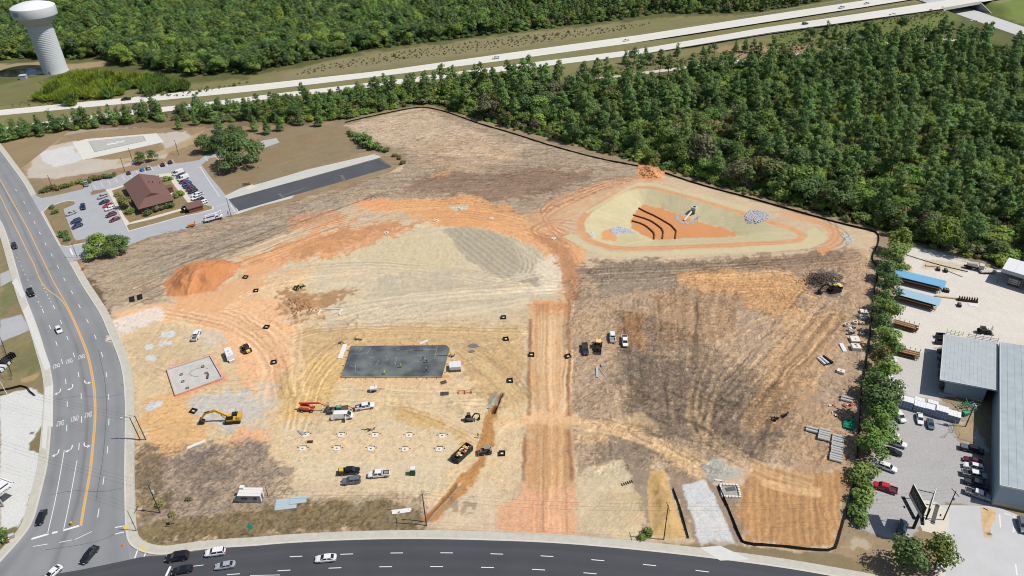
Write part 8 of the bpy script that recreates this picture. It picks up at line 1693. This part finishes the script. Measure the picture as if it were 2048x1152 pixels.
def trunk_mesh(name, h, r, limbs, seed):
    q = MB(); R = random.Random(seed); q.cyl((0, 0, -.2), (0, 0, h * .55), r, r * .7, 7, False); q.cyl((0, 0, h * .55), (R.uniform(-.2, .2), R.uniform(-.2, .2), h), r * .7, r * .2, 6, False)
    for z_, l in limbs: a = R.random() * 6.28; q.cyl((0, 0, z_), (l * cos(a), l * sin(a), z_ + l * .55), r * .35, r * .1, 5, False)
    return q.mesh(name, bark)
PROTO = {}
def proto(key, trunk, crowns): PROTO[key] = (trunk, crowns)
for s in range(4):
    R = random.Random(50 + s); lob = []; H = 15.5
    for k in range(11):
        u = k / 10; a = k * 2.4 + R.random(); rad_ = (2.5 * sin(PI * min(u * .9 + .15, 1)) + .4) * R.uniform(.7, 1.15); lob.append((rad_ * .62 * cos(a), rad_ * .62 * sin(a), 7.6 + u * 7.0, R.uniform(1.0, 1.7) * (1.15 - .45 * u), R.uniform(.7, 1.1)))
    me = crown_mesh('pine_crown', lob, 900, .4, 90 + s, L_PINE, .35, .6); proto('pine%d' % s, trunk_mesh('pine_trunk', H - .6, .22, [(7 + k * 1.1, 1.8) for k in range(6)], s), {'d': me})
for s in range(4):
    R = random.Random(70 + s); lob = []
    for k in range(9): a = k * 2.4 + R.random(); rr = R.uniform(.9, 2.6) if k else 0; lob.append((rr * cos(a), rr * sin(a), R.uniform(3.4, 6.6) + (1.2 if k == 0 else 0) - rr * .35, R.uniform(1.4, 2.1), R.uniform(1.2, 1.8)))
    tr = trunk_mesh('broad_trunk', 6, .2, [(2.4, 2), (3, 2.2), (3.4, 1.8)], 20 + s); cr_m = {}
    me = crown_mesh('broad_crown', lob, 1250, .37, 120 + s, L_BROAD, .32, .5)
    for kx, mm in (('g', L_BROAD), ('k', L_DARK), ('l', L_LIME), ('o', L_OLIVE), ('y', L_GREY), ('r', L_RUST)):
        m2 = me.copy() if kx != 'g' else me; m2.materials.clear(); m2.materials.append(mm); m2.name = 'broad_crown'; cr_m[kx] = m2
    proto('broad%d' % s, tr, cr_m)
R = random.Random(77); lob = [(rr * cos(k * 2.4), rr * sin(k * 2.4), 9.5 - rr * rr * .11 + R.uniform(-1.6, .8), R.uniform(1.9, 3.0), R.uniform(1.6, 2.4)) for k, rr in [(k, 1.75 * math.sqrt(k) * R.uniform(.8, 1.15)) for k in range(17)]]
ok = crown_mesh('oak_crown', lob, 4200, .5, 801, L_DARK, .34, .5); ok2 = ok.copy(); ok2.materials.clear(); ok2.materials.append(L_BROAD); proto('oak0', trunk_mesh('oak_trunk', 9, .42, [(3, 4), (3.6, 4.5), (4.4, 4), (5, 3.5)], 7), {'k': ok, 'g': ok2})
for s in range(3):
    R = random.Random(170 + s); lob = [(R.uniform(-.5, .5), R.uniform(-.5, .5), 1.4 + k * 1.05, 2.0 - k * .26, .9) for k in range(6)]
    proto('young%d' % s, trunk_mesh('pine_trunk', 7.2, .16, [], 40 + s), {'d': crown_mesh('pine_crown', lob, 800, .33, 210 + s, L_PINE, .35, .5)})
for s in range(3):
    R = random.Random(270 + s); lob = [(R.uniform(-1, 1), R.uniform(-1, 1), R.uniform(.5, 1.3), R.uniform(.7, 1.2), R.uniform(.6, 1.0)) for k in range(5)]
    cr_m = {}; me = crown_mesh('shrub_foliage', lob, 380, .29, 310 + s, L_BROAD, .35, .5)
    for kx, mm in (('g', L_BROAD), ('k', L_DARK), ('o', L_OLIVE), ('y', L_GREY), ('l', L_LIME)): m2 = me.copy() if kx != 'g' else me; m2.materials.clear(); m2.materials.append(mm); m2.name = 'shrub_foliage'; cr_m[kx] = m2
    proto('shrub%d' % s, None, cr_m)
R = np.random.RandomState(5); n = 260; v = []; f = []
for k in range(n):
    x, y = R.normal(0, 1.5, 2); h = R.uniform(3, 7); a = R.random() * 6.28; c_, s_ = cos(a) * .16, sin(a) * .16; lx, ly = R.normal(0, 1.0, 2); z0_ = h * R.uniform(.15, .6); o = len(v)
    v += [(x - c_, y - s_, z0_), (x + c_, y + s_, z0_), (x + lx + c_ * 2.2, y + ly + s_ * 2.2, (z0_ + h) / 2), (x + lx * 1.5, y + ly * 1.5, h), (x + lx - c_ * 2.2, y + ly - s_ * 2.2, (z0_ + h) / 2)]; f += [(o, o + 1, o + 2, o + 3, o + 4)]
me = bpy.data.meshes.new('bamboo_culms'); me.from_pydata(v, [], f); me.materials.append(L_BAM); proto('bamboo0', None, {'l': me}); m2 = me.copy(); m2.materials.clear(); m2.materials.append(leafm('bamboo_green', 120, 150, 70)); PROTO['bamboo0'][1]['g'] = m2
def plant(kind, var, x, y, z, s_, rz, label, cat, group, name):
    tr, cr_m = PROTO[kind]; t = thing(name, label, cat, (x, y, z), rz, group, s_); t.scale = (s_, s_, s_ * RU(.9, 1.12))
    if tr: put('trunk', tr, t)
    put('crown' if tr else 'foliage', cr_m[var], t); return t
def pt(px, py, kind, var, s_, label, cat='tree', group=None, name=None):
    p = P(px, py); k = kind + str(rnd.randint(0, {'pine': 3, 'broad': 3, 'young': 2, 'shrub': 2, 'bamboo': 0, 'oak': 0}[kind])); return plant(k, var, p.x, p.y, 0, s_, rnd.random() * 6.28, label, cat, group, name or {'pine': 'pine_tree', 'broad': 'broadleaf_tree', 'young': 'pine_tree', 'shrub': 'shrub', 'bamboo': 'bamboo_clump', 'oak': 'oak_tree'}[kind])
# single trees that can be pointed at
pt(482, 330, 'oak', 'k', 1.35, 'largest dark oak on the brown field above the office car park'); pt(446, 300, 'oak', 'k', 1.0, 'dark tree leaning into the large oak on its left'); pt(412, 305, 'broad', 'k', 1.3, 'smaller green tree left of the large oak'); pt(470, 285, 'oak', 'k', .9, 'dark oak rising behind the largest one')
for x, y, s_ in ((440, 262, 1.0), (535, 268, .95), (510, 262, .9), (360, 258, .8), (392, 250, .75), (560, 262, .9), (600, 250, 1.0), (640, 252, 1.0)): pt(x, y, 'young', 'd', s_ * 1.3, 'pine at the edge of the brown field, %s' % {440: 'above the large oak', 535: 'right of the large oak', 510: 'behind the brown field corner', 360: 'alone on the gravel path', 392: 'second along the gravel path', 560: 'at the field corner', 600: 'dark one by the red bank', 640: 'last before the silt fence'}[x], 'tree', 'pines round the brown field')
pt(203, 506, 'oak', 'g', .78, 'left of two round trees at the side street mouth'); pt(240, 503, 'oak', 'k', .7, 'right of two round trees at the side street mouth'); pt(222, 514, 'broad', 'g', .9, 'low front tree of the clump at the side street mouth')
pt(283, 327, 'broad', 'k', .85, 'left dark bush tree on the sandy lot edge'); pt(307, 322, 'broad', 'k', .75, 'right dark bush tree on the sandy lot edge')
pt(252, 416, 'broad', 'o', .95, 'yellowing tree in front of the brown office')
for k, (x, y, v_, s_, lb) in enumerate(((297, 430, 'k', .8, 'small dark tree, left of three along the office front'), (317, 422, 'y', 1.0, 'bare twiggy tree, middle of three along the office front'), (340, 416, 'k', .8, 'small dark tree, right of three along the office front'))): pt(x, y, 'shrub', v_, s_ * 1.6, lb, 'tree', name='small_tree')
for x, y, v_, s_, lb in ((258, 428, 'g', 1.0, 'clipped green hedge at the front left corner of the office'), (266, 425, 'g', 1.0, 'clipped green hedge next to the front left corner hedge'), (333, 361, 'l', 1.0, 'bright green hedge at the rear right of the office'), (341, 360, 'l', .9, 'bright hedge end at the rear right of the office'), (352, 396, 'k', 1.2, 'dark round bush by the east walk of the office'), (362, 390, 'g', 1.2, 'green bush by the east walk of the office'), (236, 392, 'o', 1.0, 'low olive bush by the west walk of the office'),
 (104, 418, 'k', .9, 'dark shrub at the head of the mulch strip'), (112, 427, 'k', .9, 'second dark shrub on the mulch strip'), (131, 473, 'k', 1.3, 'dark shrub behind the green street sign'), (136, 482, 'k', .8, 'small dark shrub under the green street sign'), (345, 1030, 'o', .6, 'weedy olive bush by the wooden pole with transformer'), (322, 1010, 'o', .75, 'larger weedy bush left of the wooden pole'), (378, 1000, 'o', .5, 'weedy bush in the middle of the scrub'), (10, 1080, 'k', .8, 'low green planting at the left junction corner'), (5, 1068, 'g', .9, 'second planting at the left junction corner'), (1297, 1068, 'g', .9, 'grass bush beside the yellow sand bank'), (1283, 1076, 'l', .7, 'weeds below the yellow sand bank')): pt(x, y, 'shrub', v_, s_, lb, 'shrub')
for k in range(15):
    u = k / 14; pt(84 + 145 * u, 385 - 32 * u + RU(-1.5, 1.5), 'shrub', 'gkoo'[k % 4], RU(.9, 1.4), 'hedge shrub between the sandy lot and the car park lane', 'shrub', 'shrubs of the rough hedge')
for k, (x, y, s_) in enumerate(((698, 268, 1.0), (705, 273, 1.3), (716, 280, 1.7), (724, 285, 2.2), (733, 291, 2.4), (742, 296, 2.2), (750, 298, 1.6), (762, 301, 1.3), (772, 304, 1.2), (790, 313, .9), (800, 318, 1.0), (806, 328, .9))): pt(x, y, 'shrub', 'kg'[k % 2] if k < 9 else 'o', s_, 'dark shrub in the short row along the edge of the brown field', 'shrub', 'shrubs on the brown field edge')
TR = 'trees in the row along the silt fence'
W9 = ('behind the basin corner', 'at the yard corner', 'second at the yard corner', 'left of the blue rack', 'beside the rear rack', 'between the two roofed racks', 'left of the pale blue rack', 'beside the front roofed rack', 'above the open racks', 'beside the rear open rack', 'right of the open rack lamp', 'left of the front open rack', 'beside the white bundles', 'above the wrapped bales', 'beside the wrapped bales', 'left of the wrapped bales', 'beside the block row', 'near the askew pickup', 'front tree beside the parked cars')
for k, (x, y, h) in enumerate(((1795, 508, 11), (1782, 532, 10), (1792, 548, 8), (1768, 562, 8.5), (1774, 592, 9), (1764, 620, 8), (1752, 642, 7), (1774, 644, 7.5), (1760, 670, 7.5), (1768, 702, 8.5), (1779, 718, 7), (1757, 738, 7.5), (1763, 768, 8.5), (1745, 795, 9), (1768, 815, 9.5), (1744, 838, 10), (1762, 858, 9), (1752, 888, 9.5), (1738, 910, 9))):
    pt(x, y, 'broad', 'lggkkgkgkggogkkkggg'[k], h / 7.6, 'leafy tree of the row by the silt fence, ' + W9[k], 'tree', TR)
for k, (x, y, s_) in enumerate(((1724, 950, 1.9), (1718, 972, 1.7), (1727, 998, 1.8), (1720, 1012, 1.4), (1716, 1036, 1.5), (1722, 1048, 1.1))): pt(x, y, 'shrub', 'g', s_, 'small green tree in the thin row by the yard corner, %s from the top' % ('first', 'second', 'third', 'fourth', 'fifth', 'lowest')[k], 'tree', TR, 'small_tree')
pt(1808, 1136, 'broad', 'k', 1.2, 'dark round tree below the teal jeep'); pt(1870, 1130, 'broad', 'g', 1.15, 'brighter round tree beside the cream walkway')
pt(1880, 490, 'broad', 'l', 1.5, 'bright yellow green tree at the wood edge above the yard'); pt(1850, 478, 'broad', 'y', 1.4, 'grey bare topped tree left of the bright one')
for k, (x, y, s_) in enumerate(((1168, 160, 1.5), (1188, 158, 1.6), (1250, 128, 1.4), (1268, 126, 1.5), (1290, 124, 1.6), (1355, 112, 1.6), (1300, 130, 1.2), (1405, 108, 1.0), (1418, 106, 1.1), (1428, 104, .9), (1470, 104, 1.4), (1490, 104, 1.5), (1620, 82, 1.5), (1650, 74, 1.7), (1668, 78, 1.5), (1736, 70, 1.6), (1750, 72, 1.5), (1776, 46, 1.1), (1804, 58, 1.4), (1700, 60, .9))):
    pt(x, y, 'young' if k % 3 else 'broad', 'd' if k % 3 else 'k', s_ * .85, 'dark tree standing alone on the grass slope below the motorway', 'tree', 'scattered trees below the motorway')
bp_ = PV([(70, 196), (120, 166), (205, 146), (222, 156), (350, 160), (380, 178), (300, 192), (200, 206), (110, 214)])
k = 0
while k < 120:
    x, y = RU(bp_[:, 0].min(), bp_[:, 0].max()), RU(bp_[:, 1].min(), bp_[:, 1].max())
    if not inpoly(np.array([x]), np.array([y]), [tuple(a) for a in bp_])[0]: continue
    yl = x < -235 and rnd.random() < .8
    plant('bamboo0', 'l' if yl else 'g', x, y, 0, RU(.7, 1.1), rnd.random() * 6, 'yellow green bamboo clump %s' % ('left of the water tower foot' if x < -330 else 'right below the water tower foot' if x < -285 else 'at the right end of the yellow grove') if yl else 'greener bamboo clump between the bamboo and the dark trees', 'bamboo', 'bamboo along the motorway' if yl else 'greener bamboo', 'bamboo_clump'); k += 1
# ---- the woods: the largest in view one by one, the rest as masses
def fill(px, step, jit=.45, z=None):
    pl = PV(px); xs = np.arange(pl[:, 0].min(), pl[:, 0].max(), step); ys = np.arange(pl[:, 1].min(), pl[:, 1].max(), step); X, Y = np.meshgrid(xs, ys); X = (X + NPR.uniform(-jit, jit, X.shape) * step).ravel(); Y = (Y + NPR.uniform(-jit, jit, Y.shape) * step).ravel(); k = inpoly(X, Y, [tuple(a) for a in pl]); return X[k], Y[k]
NPR = np.random.RandomState(9); GXf, GYf, Zf = gx, gy, Z
def zfar(x, y):
    if y < NEARY: return 0.0
    i = min(max(int(np.searchsorted(GXf, x)) - 1, 0), len(GXf) - 2); j = min(max(int(np.searchsorted(GYf, y)) - 1, 0), len(GYf) - 2); return float(Zf[j, i])
ZR = [(862, 206), (1024, 252), (1275, 320), (1450, 370), (1600, 410), (1755, 452), (1812, 482), (1890, 500), (1980, 526), (2080, 545), (2400, 580), (2400, 150), (2060, 118), (1960, 96), (1860, 84), (1800, 92), (1640, 114), (1500, 130), (1400, 146), (1250, 163), (1150, 174), (1024, 182), (900, 195)]
ZM = [(455, 244), (560, 247), (690, 238), (820, 211), (866, 207), (1024, 182), (1130, 170), (1060, 156), (900, 168), (760, 186), (640, 203), (520, 217), (430, 226)]
ZL_ = [(-90, 292), (0, 268), (150, 250), (230, 237), (330, 226), (430, 226), (470, 244), (430, 246), (300, 244), (150, 262), (0, 286)]
ZT = [(-420, 130), (0, 122), (60, 116), (140, 120), (200, 114), (235, 128), (385, 152), (512, 147), (590, 128), (700, 106), (760, 96), (912, 79), (1024, 66), (1237, 40), (1314, 28), (1440, 27), (1536, 22), (1650, 2), (1760, -22), (1960, -70), (1960, -130), (-420, -70)]
IND = []; REST = []; SHR = []
zm = lambda x, y: fbm(np.array([x / 60]), np.array([y / 60]), 99)[0]
for zone, px, step in (('R', ZR, 5.6), ('M', ZM, 5.6), ('L', ZL_, 5.4), ('T', ZT, 6.4)):
    X, Y = fill(px, step)
    for x, y in zip(X, Y):
        q = rnd.random(); nz = zm(x, y)
        d_edge = 1e9
        if zone == 'R':
            up_ = (y - 300) / 250 + x / 500 + nz * .6
            cl2 = zm(x + 900, y)
            if q < .17 + .13 * min(max(up_, -1), 1): it = ('pine', 'd', RU(.7, 1.35))
            elif q < .62: it = ('broad', rnd.choice('ykoggk' if cl2 > .25 else 'gggglgkk'), rnd.choice([.5, .7, .9, 1.1, 1.35]) * RU(.9, 1.1) + (.45 if cl2 > .15 and rnd.random() < .5 else 0))
            else: continue
        elif zone == 'M': it = ('pine', 'd', RU(.6, .95)) if q < .4 else (('young', 'd', RU(.9, 1.5)) if q < .75 else ('broad', rnd.choice('ggkl'), RU(.7, 1.2)))
        elif zone == 'L':
            if q < .2: continue
            it = ('young', 'd', RU(1.0, 1.7)) if q < .85 else ('broad', 'k', RU(.8, 1.1))
        else:
            if x < -60 + 120 * nz: it = ('broad', rnd.choice('ggkkkgkgkl'), RU(.9, 1.8)) if q < .75 else ('pine', 'd', RU(.8, 1.1))
            else: it = ('pine', 'd', RU(.7, 1.05)) if q < .5 else (('broad', rnd.choice('ggggkkyo'), RU(.7, 1.25)) if q < .93 else None)
            if it is None: continue
        REST.append((x, y, *it, zone))
    X, Y = fill(px, 3.3 if zone in 'RM' else 5.0)
    for x, y in zip(X, Y):
        SHR.append((x, y, 'shrub', rnd.choice('ggggolly' if zone != 'T' else 'ggkk'), RU(.8, 2.1) if zone != 'T' else RU(.9, 1.6), zone))
for px, n_ in (([(880, 214), (1024, 258), (1275, 326), (1450, 376), (1600, 416), (1750, 458), (1755, 450), (1600, 406), (1275, 316), (1024, 248)], 2.4),):
    X, Y = fill(px, n_)
    for x, y in zip(X, Y): SHR.append((x, y, 'shrub', rnd.choice('ggoolk'), RU(.4, 1.0), 'R'))
for px, st_ in (([(560, 158), (640, 130), (780, 106), (1024, 74), (1240, 52), (1330, 42), (1240, 62), (1024, 94), (800, 122), (600, 150)], 3.4), ([(1540, 78), (1700, 54), (1880, 28), (1900, 60), (1840, 72), (1700, 90), (1560, 105)], 2.4), ([(0, 214), (60, 200), (380, 192), (512, 162), (300, 190), (60, 214)], 3.0), ([(1100, 160), (1300, 125), (1540, 90), (1640, 98), (1500, 122), (1330, 137), (1180, 160)], 2.8)):
    X, Y = fill(px, st_)
    for x, y in zip(X, Y):
        if rnd.random() < .75: SHR.append((x, y, 'shrub', rnd.choice('ooyyyg'), RU(.25, .5) * (2 if rnd.random() < .04 else 1), 'H'))
cap_ = {'pine': 296 - 12, 'broad': 296 - 56, 'young': 0}
FEN = PV([(860, 214), (1024, 266), (1276, 333), (1400, 371), (1600, 426), (1757, 468), (1880, 500), (2048, 540)])
VN = {'g': 'mid green broadleaf tree', 'k': 'dark green broadleaf tree', 'l': 'bright yellowish broadleaf tree', 'o': 'olive brown broadleaf tree', 'y': 'grey bare twigged tree', 'r': 'rust brown dying tree', 'd': 'tall dark green pine'}
def inview(x, y):
    d = Vector((x, y, 6 - HT)); z_ = d.dot(CF); u, v = 1024 + F * d.dot(CR) / z_, 576 + F * d.dot(CD) / z_; return -15 < u < 2063 and v < 1160
REST.sort(key=lambda a: math.hypot(a[0], a[1]) / (a[4] * (1.7 if a[2] == 'pine' else 1)) if inview(a[0], a[1]) else 1e9)
cnt = {'pine': 0, 'broad': 0}; keep = []
for a in REST:
    k = 'pine' if a[2] in ('pine', 'young') else 'broad'
    if cnt[k] < cap_[k] and inview(a[0], a[1]):
        cnt[k] += 1; u = a[0]
        if a[5] == 'R':
            dd = distpl(np.array([u]), np.array([a[1]]), FEN)[0]; where = '%s of the wood %s' % ('fence side' if dd < 24 else 'middle' if dd < 60 else 'lane side', 'at its west end' if u < 20 else 'above the basin' if u < 95 else 'above the tree row corner' if u < 150 else 'above the pale yard')
        elif a[5] == 'T': where = 'front of the far wood ' + ('behind the water tower' if u < -250 else 'above the office' if u < -100 else 'above the graded corner' if u < 50 else 'towards the bridge')
        elif a[5] == 'M': where = 'belt below the motorway, ' + ('west part' if u < -90 else 'above the silt fence corner' if u < -10 else 'east part')
        else: where = 'thin row along the motorway, ' + ('by the left road' if u < -230 else 'above the sandy lot' if u < -150 else 'above the large oak')
        nm_ = ('small ' if a[4] < .8 else 'big ' if a[4] > 1.1 else '') + (VN[a[3]] if a[2] != 'young' else 'bushy young pine'); lab = nm_ + ', ' + where
        plant(a[2] + str(rnd.randint(0, 2 if a[2] == 'young' else 3)), a[3], a[0], a[1], zfar(a[0], a[1]), a[4], rnd.random() * 6.28, lab, 'tree', nm_ + 's, ' + where, 'pine_tree' if k == 'pine' else 'broadleaf_tree')
    else: keep.append(a)
def mass(name, items, label):
    """points that carry plants through geometry nodes"""
    keys = sorted({(a[2], a[3]) for a in items}); cl_ = bpy.data.collections.new('plants_' + name); idx = {}
    for kd, v_ in keys:
        for s in range({'pine': 4, 'broad': 4, 'young': 3, 'shrub': 3}[kd]):
            tr, cm = PROTO[kd + str(s)]; me = cm[v_]
            if tr:
                bm2 = bpy.data.meshes.new('p'); q = [(m_, [tuple(v.co) for v in m_.vertices], [tuple(p_.vertices) for p_ in m_.polygons]) for m_ in (me, tr)]
                bm2.from_pydata(q[0][1] + q[1][1], [], q[0][2] + [tuple(i + len(q[0][1]) for i in f_) for f_ in q[1][2]]); bm2.materials.append(me.materials[0]); bm2.materials.append(bark)
                bm2.polygons.foreach_set('material_index', [0] * len(q[0][2]) + [1] * len(q[1][2])); me = bm2
            o = bpy.data.objects.new('%s_%04d' % (name, len(idx)), me); cl_.objects.link(o); idx[(kd, v_, s)] = len(idx)
    me = bpy.data.meshes.new(name); me.from_pydata([(a[0], a[1], zfar(a[0], a[1])) for a in items], [], []); n = len(items)
    ra = me.attributes.new('turn', 'FLOAT_VECTOR', 'POINT'); ra.data.foreach_set('vector', np.c_[np.zeros(n), np.zeros(n), NPR.uniform(0, 6.28, n)].ravel().astype(np.float32))
    sa_ = me.attributes.new('size', 'FLOAT', 'POINT'); sa_.data.foreach_set('value', np.array([a[4] for a in items], np.float32))
    ia = me.attributes.new('which', 'INT', 'POINT'); ia.data.foreach_set('value', np.array([idx[(a[2], a[3], rnd.randint(0, 2))] for a in items], np.int32))
    o = put(name, me, kind='stuff'); o['label'] = label
    g = bpy.data.node_groups.new(name, 'GeometryNodeTree'); g.interface.new_socket('Geometry', in_out='INPUT', socket_type='NodeSocketGeometry'); g.interface.new_socket('Geometry', in_out='OUTPUT', socket_type='NodeSocketGeometry')
    nn = g.nodes; gi, go = nn.new('NodeGroupInput'), nn.new('NodeGroupOutput'); ci = nn.new('GeometryNodeCollectionInfo'); ci.inputs[0].default_value = cl_; ci.inputs[1].default_value = True; ci.inputs[2].default_value = True
    ip = nn.new('GeometryNodeInstanceOnPoints'); ip.inputs['Pick Instance'].default_value = True
    def att(nm, ty): a_ = nn.new('GeometryNodeInputNamedAttribute'); a_.data_type = ty; a_.inputs[0].default_value = nm; return a_.outputs[0]
    g.links.new(gi.outputs[0], ip.inputs['Points']); g.links.new(ci.outputs[0], ip.inputs['Instance']); g.links.new(att('which', 'INT'), ip.inputs['Instance Index']); g.links.new(att('turn', 'FLOAT_VECTOR'), ip.inputs['Rotation']); g.links.new(att('size', 'FLOAT'), ip.inputs['Scale']); g.links.new(ip.outputs[0], go.inputs[0])
    md = o.modifiers.new('scatter', 'NODES'); md.node_group = g
    return o
mass('woodland', keep, 'wood of pines and broadleaf trees behind the single trees'); mass('undergrowth', SHR, 'shrubs and saplings under the wood')
